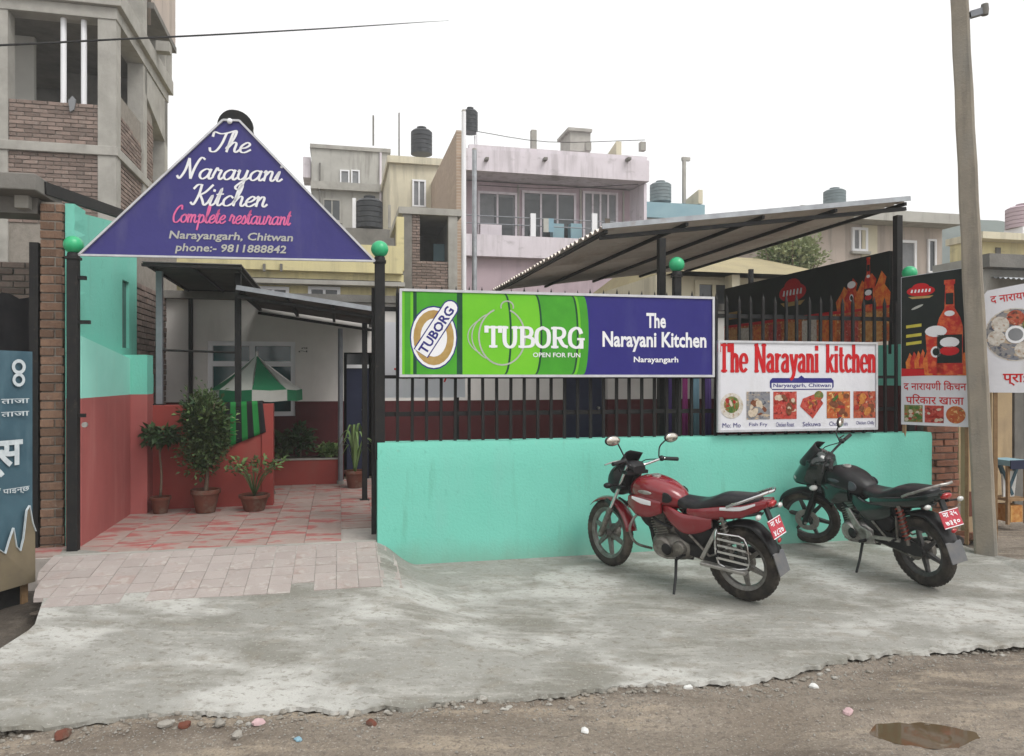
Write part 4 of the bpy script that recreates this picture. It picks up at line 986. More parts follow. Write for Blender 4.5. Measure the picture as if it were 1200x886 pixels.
# beer art shared by the two dark posters (drawn generically: bottle, glass, flames)
def bottle(parent, x, z, h, y):
    w = h * .125
    pr = [(-w, 0), (w, 0), (w, h * .5), (w * .8, h * .6), (w * .38, h * .7), (w * .33, h * .95), (w * .42, h * .955), (w * .42, h), (-w * .42, h), (-w * .42, h * .955), (-w * .33, h * .95), (-w * .38, h * .7), (-w * .8, h * .6), (-w, h * .5)]
    poly('bottle_print', 'print_flame', parent, [(x + a, z + b_) for a, b_ in pr], y)
    poly('bottle_label', 'print_black', parent, [(x - w * .95, z + h * .12), (x + w * .95, z + h * .12), (x + w * .95, z + h * .42), (x - w * .95, z + h * .42)], y - .0008)
    poly('bottle_label', 'print_white', parent, oval(x, z + h * .34, w * .75, h * .055, 14), y - .0016); poly('bottle_label', 'print_red', parent, oval(x, z + h * .25, w * .75, h * .05, 14), y - .0016)
    poly('bottle_label', 'print_black', parent, [(x - w * .3, z + h * .74), (x + w * .3, z + h * .74), (x + w * .3, z + h * .86), (x - w * .3, z + h * .86)], y - .0008); poly('bottle_label', 'print_white', parent, oval(x, z + h * .645, w * .4, h * .03, 12), y - .0016)
def glass(parent, x, z, h, y):
    w = h * .2
    poly('glass_print', 'print_flame', parent, [(x - w * .7, z), (x + w * .7, z), (x + w, z + h * .82), (x - w, z + h * .82)], y); poly('foam_print', 'print_white', parent, oval(x, z + h * .88, w * 1.05, h * .12, 14), y - .0008)
    poly('glass_label', 'print_white', parent, oval(x, z + h * .45, w * .5, h * .12, 12), y - .0008); poly('glass_label', 'print_black', parent, oval(x, z + h * .45, w * .32, h * .08, 12), y - .0016)
def flames(parent, x, z, w, h, y, seed):
    rnd = random.Random(seed)
    for i in range(5):
        a = x - w / 2 + w * (i + .5) / 5; hh_ = h * rnd.uniform(.45, 1); ww = w * .16
        poly('flame_print', 'print_flame' if i % 2 else 'print_orange', parent, [(a - ww, z), (a + ww, z), (a + ww * 1.1, z + hh_ * .35), (a + ww * .4, z + hh_ * .6), (a + ww * .6, z + hh_ * .8), (a, z + hh_), (a - ww * .5, z + hh_ * .7), (a - ww * 1.2, z + hh_ * .4)], y - .0004 * i)
def crest(parent, x, z, w, y):
    poly('crest_print', 'print_red', parent, oval(x, z, w * .5, w * .2, 20), y); poly('crest_print', 'print_red', parent, oval(x, z + w * .14, w * .3, w * .16, 16), y - .0005)
    for i in range(6): poly('crest_lettering', 'print_white', parent, [(x + w * (-.36 + i * .125), z - w * .05), (x + w * (-.29 + i * .125), z - w * .06), (x + w * (-.27 + i * .125), z + w * .06), (x + w * (-.32 + i * .125), z + w * .07)], y - .0012)
    poly('crest_print', 'print_gold', parent, [(x - w * .45, z - w * .2), (x + w * .45, z - w * .2), (x + w * .3, z - w * .29), (x - w * .3, z - w * .29)], y)

# long dark banner along the yard's right side, facing left into the yard
vb0, vb1 = .45, 4.0
p0 = C.P(us - .03, vb1, 2.0); t = thing('beer_banner', 'long black and red beer banner slanting away behind the fence under the shed roof', 'banner', p0, A - R(90))
W, H = vb1 - vb0, .97
bx('sheet', 'print_black', t, 0, W, 0, .01, 0, H)
poly('red_band', 'print_red', t, [(0, H * .37), (W, H * .37), (W, H * .41), (0, H * .41)], -.002)
poly('food_strip', 'food_fry', t, [(0, 0), (W, 0), (W, H * .37), (0, H * .37)], -.002)
for i in range(9): poly('food_picture', ['print_amber', 'food_plate', 'print_orange', 'food_meat'][i % 4], t, [(W * (.02 + i * .108), .02), (W * (.105 + i * .108), .02), (W * (.105 + i * .108), H * .34), (W * (.02 + i * .108), H * .34)], -.003)
crest(t, W * .5, H * .74, W * .17, -.002); [poly('slogan', 'print_gold', t, [(W * .04, H * (.5 + .07 * i)), (W * (.17 - .03 * i), H * (.5 + .07 * i)), (W * (.17 - .03 * i), H * (.54 + .07 * i)), (W * .04, H * (.54 + .07 * i))], -.002) for i in range(2)]
flames(t, W * .88, H * .40, W * .22, H * .5, -.004, 3); bottle(t, W * .91, H * .36, H * .62, -.008); glass(t, W * .83, H * .38, H * .36, -.008)
for y in (.02, W * .5, W - .02): MB().bar((y, .03, -.14), (y, .03, H), .03).build('stake', 'black_paint', t)

# dark poster at the end of the wall
Q0, Q1 = at(1056, 412, 7.62), at(1136, 405, 7.18)
qa = math.atan2(Q1.y - Q0.y, Q1.x - Q0.x); Q = Frame(Q0.x, Q0.y, qa); zb = Q.z(1095, 499)
t = thing('beer_poster', 'dark beer poster with bottle, glass and red Nepali text beside the utility pole', 'poster', (Q0.x, Q0.y, zb), qa)
m = lambda px, py: (Q.x(px), Q.z(px, py) - zb)
W = Q.x(1136); H = Q.z(1136, 313) - zb; H0 = Q.z(1056, 325) - zb
MB().prism([(0, 0), (W, 0), (W, H), (0, H0)], 0, .012).build('sheet', 'flex_white', t)
zs_ = Q.z(1060, 441) - zb
poly('dark_field', 'print_black', t, [(.004, zs_), (W - .004, zs_ + .02), (W - .004, H - .004), (.004, H0 - .004)], -.002)
poly('red_band', 'print_red', t, [(.004, zs_), (W - .004, zs_ + .02), (W - .004, zs_ + .05), (.004, zs_ + .08)], -.0026)
a = m(1079, 341); crest(t, a[0], a[1], .26, -.003)
poly('lettering', 'canvas_white', t, oval(m(1075, 360)[0], m(1075, 360)[1], .06, .012, 12, rot=.4), -.003)
a = m(1113, 440); flames(t, a[0] - .02, a[1], .36, .45, -.004, 8); bottle(t, a[0], a[1] + .01, .92, -.0075)
a = m(1097, 440); glass(t, a[0], a[1] + .02, .47, -.0075)
for i, py in enumerate((385, 396, 405)): poly('slogan', 'print_yellow', t, [(m(1062, py)[0], m(1062, py)[1]), (m(1080, py)[0], m(1080, py)[1] + .02), (m(1080, py)[0], m(1080, py)[1] + .05), (m(1062, py)[0], m(1062, py)[1] + .03)], -.003)
a = m(1070, 432); flames(t, a[0] + .05, a[1], .2, .2, -.004, 5)
text('lettering', 'द नारायणी किचन'.replace('कि', 'िक'), .10, 'print_red', t, W * .5, m(1096, 452)[1], -.003, width=W * .92, off=.012)
text('lettering', 'पिरकार खाजा', .10, 'print_red', t, W * .5, m(1096, 468)[1], -.003, width=W * .85, off=.012)
for i, fm in enumerate(('food_salad', 'food_meat', 'food_fry')):
    x0, x1 = W * (.05 + i * .31), W * (.33 + i * .31)
    if i < 2: poly('food_picture', fm, t, [(x0, .03), (x1, .03), (x1, .20), (x0, .20)], -.003); food_pieces(t, (0, 2, 4)[i], x0, x1, .03, .20, -.0036, 9, 80 + i)
    else: poly('food_picture', fm, t, oval((x0 + x1) / 2, .115, .085, .085), -.003)
for x in (.02, W - .03): MB().bar((x, .032, -zb + .0), (x, .032, H0 * .98), .03).build('stake', 'wood', t)

# white poster on the far side of the utility pole, cut by the picture's edge
Q0, Q1 = at(1153, 400, 7.3), at(1262, 400, 7.0)
qa = math.atan2(Q1.y - Q0.y, Q1.x - Q0.x); Q = Frame(Q0.x, Q0.y, qa); zb = Q.z(1160, 460)
t = thing('menu_poster', 'white poster with round dish picture and red Nepali text at the right edge', 'poster', (Q0.x, Q0.y, zb), qa)
m = lambda px, py: (Q.x(px), Q.z(px, py) - zb)
W = Q.x(1262); H = Q.z(1153, 342) - zb
MB().prism([(.0, 0), (W, 0), (W, H + .14), (.03, H + .01), (0, H - .03)], 0, .012).build('sheet', 'flex_white', t)
text('lettering', 'द नारायणी किचन'.replace('कि', 'िक'), .10, 'print_red', t, m(1202, 345)[0], m(1202, 345)[1], -.002, width=W * .78, off=.012, rot=R(6))
text('lettering', 'प्रा: िल.', .15, 'print_red', t, m(1202, 443)[0], m(1202, 443)[1], -.002, width=W * .5, off=.02)
cx, cz = m(1190, 392)
for rr, mt, y in ((.255, 'food_plate', -.002), (.245, 'food_fish', -.0026)): poly('dish_picture', mt, t, oval(cx, cz, rr, rr, 28), y)
for i in range(7):
    a = R(90 + i * 51); poly('dish_picture', ['food_curry', 'food_plate', 'food_plate', 'food_fish', 'food_plate', 'food_plate', 'food_salad'][i], t, oval(cx + .16 * math.cos(a), cz + .16 * math.sin(a), .075, .075, 14), -.0034 - .0003 * i)
poly('dish_picture', 'print_white', t, oval(cx, cz, .085, .085, 16), -.006); poly('dish_picture', 'curtain', t, oval(cx, cz, .062, .062, 16), -.0066)
for x in (.1, W - .06): MB().bar((x, .034, -zb - .0), (x, .034, H), .035).build('stake', 'wood', t)

# white board hanging inside the fence behind the billboard
t, W, H, m = board('inner_board', 'white board with red lettering hanging inside the fence, mostly behind the billboard', 437, 545, 378, 466, .55, .015, 'flex_white')
text('lettering', 'The Narayani', .13, 'print_red', t, W * .6, H * .3, -.003, width=W * .75, off=.02)
bx('hanger', 'black_paint', t, -.02, W + .02, .016, .045, H - .03, H)
for x in (.05, W - .08): MB().box(x, x + .03, .05, .08, -(C.z(490, 466, .55)) + .19, H).build('leg', 'black_paint', t)
# clothes hung behind the fence by the menu banner
for i, (px, mt, lab) in enumerate(((788, 'cloth_purple', 'purple cloth hung behind the fence'), (803, 'cloth_pink', 'narrow magenta cloth hung behind the fence'), (815, 'cloth_sky', 'pale blue cloth hung behind the fence by the menu banner'), (828, 'cloth_purple', 'lilac cloth half hidden by the menu banner'))):
    v = .42; u = C.x(px, v); w_ = .1 if i != 1 else .05; mb = MB(); n = 10; z0, z1 = C.z(px, 512, v), C.z(px, 442, v)
    vs = [(w_ * (j / n - .5), .018 * math.sin(j * 1.9 + i), z) for z in (z0, (z0 + z1) / 2, z1) for j in range(n + 1)]
    mb.add(vs, [(r * (n + 1) + j, r * (n + 1) + j + 1, (r + 1) * (n + 1) + j + 1, (r + 1) * (n + 1) + j) for r in range(2) for j in range(n)])
    o = mb.build('hanging_cloth', mt, smooth=1); p = C.P(u, v, 0); o.location = (p.x, p.y, 0); o.rotation_euler = (0, 0, A); tag(o, lab, 'cloth', 'clothes behind the fence')
    so = o.modifiers.new('thick', 'SOLIDIFY'); so.thickness = .004
ln = thing('clothes_line', 'thin rod behind the fence from which the cloths hang', 'rod', C.P(C.x(775, .42), .42, C.z(800, 442, .42)), A)
MB().tube([(0, 0, .01), (C.x(850, .42) - C.x(775, .42), 0, .01)], .008, 8).build('rod', 'black_paint', ln)
for x in (0, C.x(850, .42) - C.x(775, .42)): MB().tube([(x, 0, .01), (x, 0, -(C.z(800, 442, .42)) + .19)], .012, 8).build('leg', 'black_paint', ln)
# ------------------------------------------------------------------ courtyard plants, umbrella, cloth
def pot(parent, r, h, mat='terracotta'):
    MB().lathe([(0, 0), (r * .68, 0), (r * .95, h * .8), (r * 1.06, h * .82), (r * 1.06, h), (r * .92, h), (r * .9, h * .86), (0, h * .86)], n=20).build('pot', mat, parent, smooth=35)
    MB().lathe([(0, h * .885), (r * .5, h * .895), (r * .895, h * .88)], n=20).build('soil', 'soil', parent, smooth=1)
ZF = .2
q = thing('potted_shrub', 'bushy round potted shrub before the red half wall', 'plant', C.P(C.x(241, 1.85), 1.85, ZF), A, 'potted plants before the red wall')
pot(q, .14, .24)
MB().tube([(0, 0, .2), (.015, .01, .45), (-.01, 0, .7), (0, 0, 1.0)], [.022, .02, .016, .01], 8, 4).build('stem', 'bark', q, smooth=1)
for a in range(7):
    an = a * .9; MB().tube([(0, 0, .42 + a * .05), (.1 * math.cos(an), .1 * math.sin(an), .6 + a * .06), (.17 * math.cos(an), .17 * math.sin(an), .78 + a * .06)], [.01, .008, .004], 6, 3).build('branch', 'bark', q, smooth=1)
stuff(leaves(MB(), (-.02, 0, .82), (.24, .24, .40), 3600, .055, 4, clump=70).build('foliage', 'leaf', q)); stuff(leaves(MB(), (-.02, 0, .84), (.2, .2, .36), 1800, .06, 9, clump=40).build('foliage', 'leaf_dark', q))
stuff(leaves(MB(), (0, 0, .95), (.26, .25, .36), 260, .05, 12, clump=30).build('foliage', 'leaf_light', q))
q = thing('potted_sapling', 'thin potted sapling with drooping crown beside the turquoise pier', 'plant', C.P(C.x(188, 1.9), 1.9, ZF), A, 'potted plants before the red wall')
pot(q, .10, .17)
MB().tube([(0, 0, .17), (.01, 0, .4), (-.01, .01, .62), (0, 0, .8)], [.014, .012, .01, .006], 8, 3).build('stem', 'bark', q, smooth=1)
stuff(leaves(MB(), (0, 0, .80), (.19, .16, .09), 200, .09, 21, flat=.5).build('foliage', 'leaf_dark', q)); stuff(leaves(MB(), (0, 0, .83), (.18, .15, .07), 60, .08, 22, flat=.3).build('foliage', 'leaf', q))
q = thing('potted_fern', 'small leafy plant in a wide clay pot at the end of the red wall', 'plant', C.P(C.x(298, 1.85), 1.85, ZF), A, 'potted plants before the red wall')
pot(q, .15, .17)
for i in range(16):
    an = i * 2.4; L = .16 + .14 * random.random(); tip = (L * math.cos(an), L * math.sin(an), .42 + .16 * random.random())
    MB().tube([(0, 0, .15), (tip[0] * .4, tip[1] * .4, .36), tip], [.006, .005, .003], 5, 3).build('stalk', 'leaf', q, smooth=1)
    mb = leaves(MB(), tip, (.06, .06, .04), 9, .07, 40 + i); mb.build('leaf', 'leaf_light' if i % 2 else 'leaf', q)
# plants in the planter and by the door
for px, py, v, r, n, mt, lab in ((352, 515, 3.86, .17, 330, 'leaf_dark', 'dark leafy plant in the red planter under the window'), (385, 528, 3.86, .13, 200, 'leaf_light', 'low pale plant at the right end of the red planter'), (329, 520, 3.86, .15, 240, 'leaf', 'plant at the left end of the red planter')):
    q = thing('planter_plant', lab, 'plant', C.P(C.x(px, v), v, .53), A); z = C.z(px, py, v) - .53
    MB().tube([(0, 0, -.01), (.01, 0, z * .5), (0, 0, z)], [.012, .009, .005], 6, 3).build('stem', 'bark', q, smooth=1); stuff(leaves(MB(), (0, 0, z), (r, .12, z * .8), n, .09, px).build('foliage', mt, q))
q = thing('potted_palm', 'pale spiky leaved pot plant by the restaurant door', 'plant', C.P(C.x(416, 3.3), 3.3, ZF), A); pot(q, .13, .22)
for i in range(18):
    an = i * 2.4; L = .2 + .1 * (i % 3); h = .55 + .25 * (i % 4) / 3; mb = MB()
    pts = catmull([(0, 0, .2), (L * .35 * math.cos(an), L * .35 * math.sin(an), h), (L * math.cos(an), L * math.sin(an), h * .75)], 5); sd_ = Vector((-math.sin(an), math.cos(an), 0)); vs = []
    for j, p in enumerate(pts): w = .018 * (1 - (j / (len(pts) - 1)) ** 2) + .002; vs += [p - sd_ * w, p + sd_ * w]
    mb.add(vs, [(2 * j, 2 * j + 1, 2 * j + 3, 2 * j + 2) for j in range(len(pts) - 1)]).build('leaf', 'leaf_light', q, smooth=1)
# parasol
v = 3.0; uc = C.x(301, v); q = thing('parasol', 'green and white panelled parasol by the courtyard window', 'umbrella', C.P(uc, v, ZF), A)
zt = C.z(301, 416, v) - ZF; ze = C.z(301, 456, v) - ZF; ra = C.x(354, v) - uc
MB().tube([(0, 0, .0), (0, 0, zt + .04)], .019, 10).build('pole', 'alloy', q, smooth=40); MB().lathe([(0, 0), (.22, 0), (.2, .06), (.03, .1), (0, .1)], n=20).build('base', 'concrete_dark', q, smooth=30)
for i in range(8):
    a0, a1 = R(22.5 + 45 * i - 45 * .5 * 0 + 22.5), R(22.5 + 45 * (i + 1) + 22.5); mt = 'canvas_green' if i % 2 else 'canvas_white'
    g = []
    for s in range(5):
        t_ = s / 4; rr = ra * t_; zz = zt + (ze - zt) * t_ - .03 * math.sin(math.pi * t_)
        g += [((rr * math.cos(a0)), rr * math.sin(a0), zz), (rr * math.cos((a0 + a1) / 2) * .965, rr * math.sin((a0 + a1) / 2) * .965, zz - .012 * t_), (rr * math.cos(a1), rr * math.sin(a1), zz)]
    o = MB().add(g, [(3 * s + j, 3 * s + j + 1, 3 * s + 4 + j, 3 * s + 3 + j) for s in range(4) for j in range(2)]).build('canopy_panel', mt, q, smooth=1)
    e = g[-3:]; MB().add([(p[0] * 1.002, p[1] * 1.002, p[2]) for p in e] + [(p[0] * 1.01, p[1] * 1.01, p[2] - .13) for p in e], [(0, 1, 4, 3), (1, 2, 5, 4)]).build('valance', 'canvas_white' if mt == 'canvas_green' else 'canvas_green', o)
    MB().bar((0, 0, zt - .02), (ra * math.cos(a0) * .98, ra * math.sin(a0) * .98, ze - .015), .012).build('rib', 'alloy', q)
# striped cloth over the half wall
u0, u1 = C.x(257, 2.1), C.x(309, 2.1); W = u1 - u0; vs = []; nx_, nz_ = 16, 10
for j in range(nz_ + 1):
    for i in range(nx_ + 1):
        t_ = i / nx_; s = j / nz_; drop = s * (.58 - .20 * t_)
        if j == 0: vs.append((t_ * W + .0, .14, 1.133))
        else: vs.append((t_ * W * .96 + .10 * s * (t_ * .6 - .2), -.012 - .012 * math.sin(t_ * 19 + s * 2) * s - .008, 1.14 - (drop - .058 + .02 * 0)))
mb = MB(); mb.add(vs, [])
me = bpy.data.meshes.new('striped_cloth')
fs = [(j * (nx_ + 1) + i, j * (nx_ + 1) + i + 1, (j + 1) * (nx_ + 1) + i + 1, (j + 1) * (nx_ + 1) + i) for j in range(nz_) for i in range(nx_)]
me.from_pydata(vs, [], fs); me.materials.append(MATS['cloth_stripe']); me.materials.append(MATS['cloth_black'])
for p_ in me.polygons:
    i = p_.index % nx_; p_.material_index = 1 if (i // 2) % 2 else 0; p_.use_smooth = True
o = link('striped_cloth', me); pp = C.P(u0, vh, .19); o.location = pp; o.rotation_euler = (0, 0, A); tag(o, 'green and black striped cloth hung over the red half wall', 'cloth')
so = o.modifiers.new('thick', 'SOLIDIFY'); so.thickness = .004
# ------------------------------------------------------------------ neighbour's shop on the left
YS = 6.2
sp = at(46, 690, YS); SF = Frame(sp.x, YS, A)             # origin: left foot of the brick pier
shop = thing('neighbour_shop', 'old brick shop with turquoise side wall and concrete lintel at the left edge', 'building', (sp.x, YS, -.08), A)
pwid = .175
ztop = at(60, 236, YS).z + .08
bx('pier_core', 'mortar', shop, .012, pwid - .012, .012, .4, 0, ztop)
bricks(shop, 'brick_brown', 0, pwid, .0, 0.0, ztop - .01, bl=.23, bh=.075, jit=.008)
bricks(shop, 'brick_brown', .0, .4, pwid, .0, ztop - .01, bl=.23, bh=.075, side='y', jit=.006)
# turquoise painted edge and side wall
x0 = pwid + .006; xw = C.uv(SF.P(0, 0).x, SF.P(0, 0).y)
mb = MB()
zs_ = [i * (ztop / 44) for i in range(45)]
vs = [(x0 + .075 + .012 * random.uniform(-1, 1), .03, z) for z in zs_] + [(x0 + .002, .03, z) for z in zs_] + [(x0 + .075, .3, z) for z in zs_]
mb.add(vs, [(i, 45 + i, 45 + i + 1, i + 1) for i in range(44)] + [(i, i + 1, 90 + i + 1, 90 + i) for i in range(44)]); mb.build('painted_edge', 'turquoise', shop)
# side wall behind the low courtyard wall, turquoise, with a slit window; it runs back along the compound
sw0, sw1 = .3, 2.3
lwx = C.uv(lw.location.x, lw.location.y)[0]; swx = lwx - .13 - C.uv(sp.x, YS)[0]
zt0, zt1 = at(72, 240, 6.35).z + .06, at(150, 256, 8.1).z + .06
wa, wb = 1.72, 1.98
for (ya, yb, z0, z1) in ((sw0, wa, 0, None), (wb, sw1, 0, None), (wa, wb, 0, 2.0), (wa, wb, 2.72, None)):
    zz = lambda y: zt0 + (zt1 - zt0) * (y - sw0) / (sw1 - sw0)
    MB().prism([(ya, z0), (yb, z0), (yb, z1 or zz(yb)), (ya, z1 or zz(ya))], swx - .2, swx, 'yz').build('side_wall', 'turquoise', shop)
bx('rear_wall_core', 'mortar', shop, swx - .2, swx - .03, sw1 + .001, 4.6, 0, 3.4); bricks(shop, 'brick_old', sw1, 4.6, swx, 1.3, 3.4, side='y', limit=220)
bx('slit_window', 'glass_dark', shop, swx - .05, swx - .03, wa, wb, 2.0, 2.72)
bx('infill', 'turquoise', shop, pwid + .01, swx - .2005, .28, .40, 0, 3.05)
# concrete lintel slab over the shop front
bx('lintel', 'concrete_dark', shop, -3.2, .06, -.25, .35, at(20, 231, YS).z + .08, at(20, 212, YS).z + .08, bevel=.01)
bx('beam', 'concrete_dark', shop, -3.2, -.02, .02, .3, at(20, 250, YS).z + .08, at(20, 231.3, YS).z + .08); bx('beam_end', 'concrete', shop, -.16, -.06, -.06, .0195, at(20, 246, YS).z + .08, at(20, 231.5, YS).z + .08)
# dark corrugated eave sloping down to the right
ra, rb = at(50, 218, 5.85), at(150, 254, 6.3)
sm = corrugated(2.6, 1.35).mesh('eave_sheet', 'roof_dark')
eL = [Vector((*SF.uv(p.x, p.y), p.z + .08)) for p in (at(50, 220, 6.15), at(142, 251, 8.2))]
def eave(y0, y1): return None
sm = MB().add([eL[0] + Vector((0, 0, .03)), eL[1] + Vector((0, 0, .03)), eL[1] + Vector((-1.2, 0, .25)), eL[0] + Vector((-1.0, 0, .25)), eL[0] + Vector((0, 0, .045)), eL[1] + Vector((0, 0, .045)), eL[1] + Vector((-1.2, 0, .265)), eL[0] + Vector((-1.0, 0, .265))], [(0, 3, 2, 1), (4, 5, 6, 7), (0, 1, 5, 4), (1, 2, 6, 5), (2, 3, 7, 6), (3, 0, 4, 7)]).build('eave_sheet', 'roof_dark', shop)
MB().bar(eL[0], eL[1], .05, .1).build('eave_board', 'black_paint', shop)
# dark interior: back brick wall, door jamb
bx('back_wall', 'mortar', shop, -3.2, 0, 2.32, 2.4, 0, 2.95); bricks(shop, 'brick_old', -1.4, 0, 2.30, 1.6, 2.95, limit=140)
bx('side_inner', 'concrete_dark', shop, -.001, .012, .4, 2.3, 0, 2.95)
bx('jamb', 'black_paint', shop, -.075, -.01, .0, .12, 0, 2.8); bx('left_jamb', 'black_paint', shop, -2.9, -2.8, .0, .12, 0, 2.8)
# black curtain hung across the shop
mb = MB(); n = 40; vs = []
for j in range(9):
    for i in range(n + 1):
        x = -2.7 + 2.62 * i / n; s = j / 8; zt_ = 2.42 - .06 * math.sin(i * .8) ** 2
        vs.append((x, .35 + .04 * math.sin(i * 1.7) * (.4 + s), zt_ - s * 1.1))
mb.add(vs, [(j * (n + 1) + i, j * (n + 1) + i + 1, (j + 1) * (n + 1) + i + 1, (j + 1) * (n + 1) + i) for j in range(8) for i in range(n)])
o = mb.build('shop_curtain', 'cloth_black', smooth=1); o.location = (sp.x, YS, -.08); o.rotation_euler = (0, 0, A); tag(o, 'black cloth hung across the dark shop opening at left', 'curtain')
so = o.modifiers.new('thick', 'SOLIDIFY'); so.thickness = .006
# blue painted tin stall board, near end to the left
B0, B1 = at(-75, 600, 4.95), at(38, 600, 5.62)
ba = math.atan2(B1.y - B0.y, B1.x - B0.x); BF = Frame(B0.x, B0.y, ba); zb = BF.z(36, 682); zt_ = BF.z(36, 412)
t = thing('stall_board', 'blue painted stall board with white Nepali writing at the left edge', 'board', (B0.x, B0.y, -.1), ba)
W = BF.x(38); H = zt_ + .1; zl = zb + .1
m = lambda px, py: (BF.x(px), BF.z(px, py) + .1)
# gently bowed sheet
def sheet(name, mat, z0, z1, y=0.0, n=14):
    vs = []
    for j in (0, 1, 2, 3):
        for i in range(n + 1):
            x = W * i / n; vs.append((x, y - .03 * math.sin(math.pi * i / n), z0 + (z1 - z0) * j / 3 + .0))
    fs = [(j * (n + 1) + i, j * (n + 1) + i + 1, (j + 1) * (n + 1) + i + 1, (j + 1) * (n + 1) + i) for j in range(3) for i in range(n)]
    k_ = len(vs); vs += [(a, b_ + .02, c) for a, b_, c in vs]; fs += [tuple(k_ + q for q in reversed(f)) for f in fs]
    MB().add(vs, fs).build(name, mat, t, smooth=1)
sheet('tin_sheet', 'tarp_blue', zl, H)
for i in range(1):
    pts = [(m(-75, 690)[0], zl + .003)] + [(m(px, py)[0], m(px, py)[1]) for px, py in ((-75, 625), (-60, 650), (-45, 640), (-30, 655), (-15, 640), (-2, 648), (3, 632), (8, 618), (12, 640), (17, 645), (21, 630), (25, 598), (29, 592), (33, 612), (37, 622))] + [(W - .004, zl + .003)]
    mb = MB(); mb.add([(p[0], -.034 - .03 * 0 - .03 * math.sin(math.pi * p[0] / W), p[1]) for p in pts], [tuple(range(len(pts)))]); mb.build('brown_ground', 'tarp_brown', t)
    e = pts[1:-1]; mb = MB()
    for a, b_ in zip(e, e[1:]): mb.bar((a[0], -.037 - .03 * math.sin(math.pi * a[0] / W), a[1]), (b_[0], -.037 - .03 * math.sin(math.pi * b_[0] / W), b_[1]), .004, .018, up=(0, 1, 0))
    mb.build('white_outline', 'chalk_white', t)
a = m(6, 537); text('lettering', 'ट्स', .26, 'chalk_white', t, a[0] - .06, a[1], -.036, width=.34, off=.03)
a = m(8, 575); text('lettering', 'यहाँ पाइन्छ', .06, 'chalk_white', t, a[0] - .02, a[1], -.036, width=.34, off=.01)
for py in (470, 485): a = m(14, py); text('lettering', 'ताजा', .035, 'chalk_white', t, a[0], a[1], -.034, width=.22, off=.01)
mb = MB(); a = m(18, 437)
for dz, r in ((.045, .055), (-.05, .05)):
    o_ = oval(a[0], a[1] + dz, r, r, 18); i_ = oval(a[0], a[1] + dz, r * .55, r * .55, 18); mb.add([(p[0], -.034, p[1]) for p in o_ + i_], [(j, (j + 1) % 18, 18 + (j + 1) % 18, 18 + j) for j in range(18)])
mb.build('emblem', 'chalk_white', t)
for x in (.05, W - .06): bx('leg', 'wood', t, x, x + .05, .03, .08, 0, H - .02)
bx('skirt', 'black_paint', t, .02, W - .02, .05, .07, .0, zl + .05)
# ------------------------------------------------------------------ unfinished brick and concrete building behind
YU = 12.6; c0 = at(136, 200, YU); UF = Frame(c0.x, YU, A)
ub = thing('unfinished_building', 'unfinished bare brick and concrete building with open floors at upper left', 'building', (c0.x, YU, -.2), A)
ux = lambda px, v=0: UF.x(px, v); uz = lambda px, py, v=0: UF.z(px, py, v) + .2
XL = -6.0
zb1, zb2 = uz(120, 182), uz(120, 171); zo1 = uz(120, 22); zt1_ = uz(120, 8); zpar = uz(60, 118)
D = 3.9
cw = .28
for (x, y) in ((-cw, 0), (ux(9) - cw, 0), (-cw, D - cw), (-cw, D * .5 - cw / 2), (XL, 0), (XL, D - cw), (ux(9) - cw, D - cw)):
    bx('column', 'concrete', ub, x, x + cw, y, y + cw, 0, zb1 - .0005); bx('column', 'concrete', ub, x, x + cw, y, y + cw, zb2 + .0005, zo1 - .0005); bx('column', 'concrete', ub, x, x + cw, y, y + cw, zt1_ + .3, zt1_ + 3.0)
bx('floor_slab', 'concrete', ub, XL - .05, .03, -.03, D + .03, zb1, zb2, bevel=.01)
bx('beam', 'concrete', ub, XL - .02, .02, -.02, .3, zo1, zt1_, bevel=.01); bx('beam', 'concrete', ub, -.3, .02, .3005, D, zo1, zt1_); bx('floor_slab', 'concrete', ub, XL - .1, .10, -.10, D + .1, zt1_ + .0005, zt1_ + .3, bevel=.01)
bx('floor_slab', 'concrete', ub, XL - .1, .35, -.1, D + .1, zt1_ + 3.0005, zt1_ + 3.2)
# brick infill: parapet and lower storey
bx('infill_core', 'mortar', ub, XL + .1, -cw - .001, .05, .2, zb2 + .001, zpar - .01); bricks(ub, 'brick_old', ux(9), -cw, .03, zb2 + .01, zpar, limit=150)
bx('infill_core', 'mortar', ub, XL + .1, -cw - .001, .05, .2, 0, zb1 - .001); bricks(ub, 'brick_old', ux(-12), -cw, .03, uz(60, 262), zb1, limit=140)
bx('infill_core', 'mortar', ub, -.2, -.05, cw + .001, D * .5 - cw / 2 - .001, 0, zb1 - .001); bx('infill_core', 'mortar', ub, -.2, -.05, D * .5 + cw / 2 + .001, D - cw - .001, 0, zb1 - .001)
bx('infill_core', 'mortar', ub, -.2, -.05, cw + .001, D * .5 - cw / 2 - .001, zb2 + .001, zb2 + 1.0); bx('infill_core', 'mortar', ub, -.2, -.05, D * .5 + cw / 2 + .001, D - cw - .9, zb2 + .001, zb2 + 1.5)
bricks(ub, 'brick_old', cw, D * .5 - cw / 2, -.03, uz(140, 240), zb1, side='y', limit=90); bricks(ub, 'brick_old', D * .5 + cw / 2, D - cw, -.03, uz(160, 240), zb1, side='y', limit=90)
bricks(ub, 'brick_old', cw, D * .5 - cw / 2, -.03, zb2, zb2 + 1.0, side='y', limit=60); bricks(ub, 'brick_old', D * .5 + cw / 2, D - cw - .9, -.03, zb2, zb2 + 1.5, side='y', limit=60)
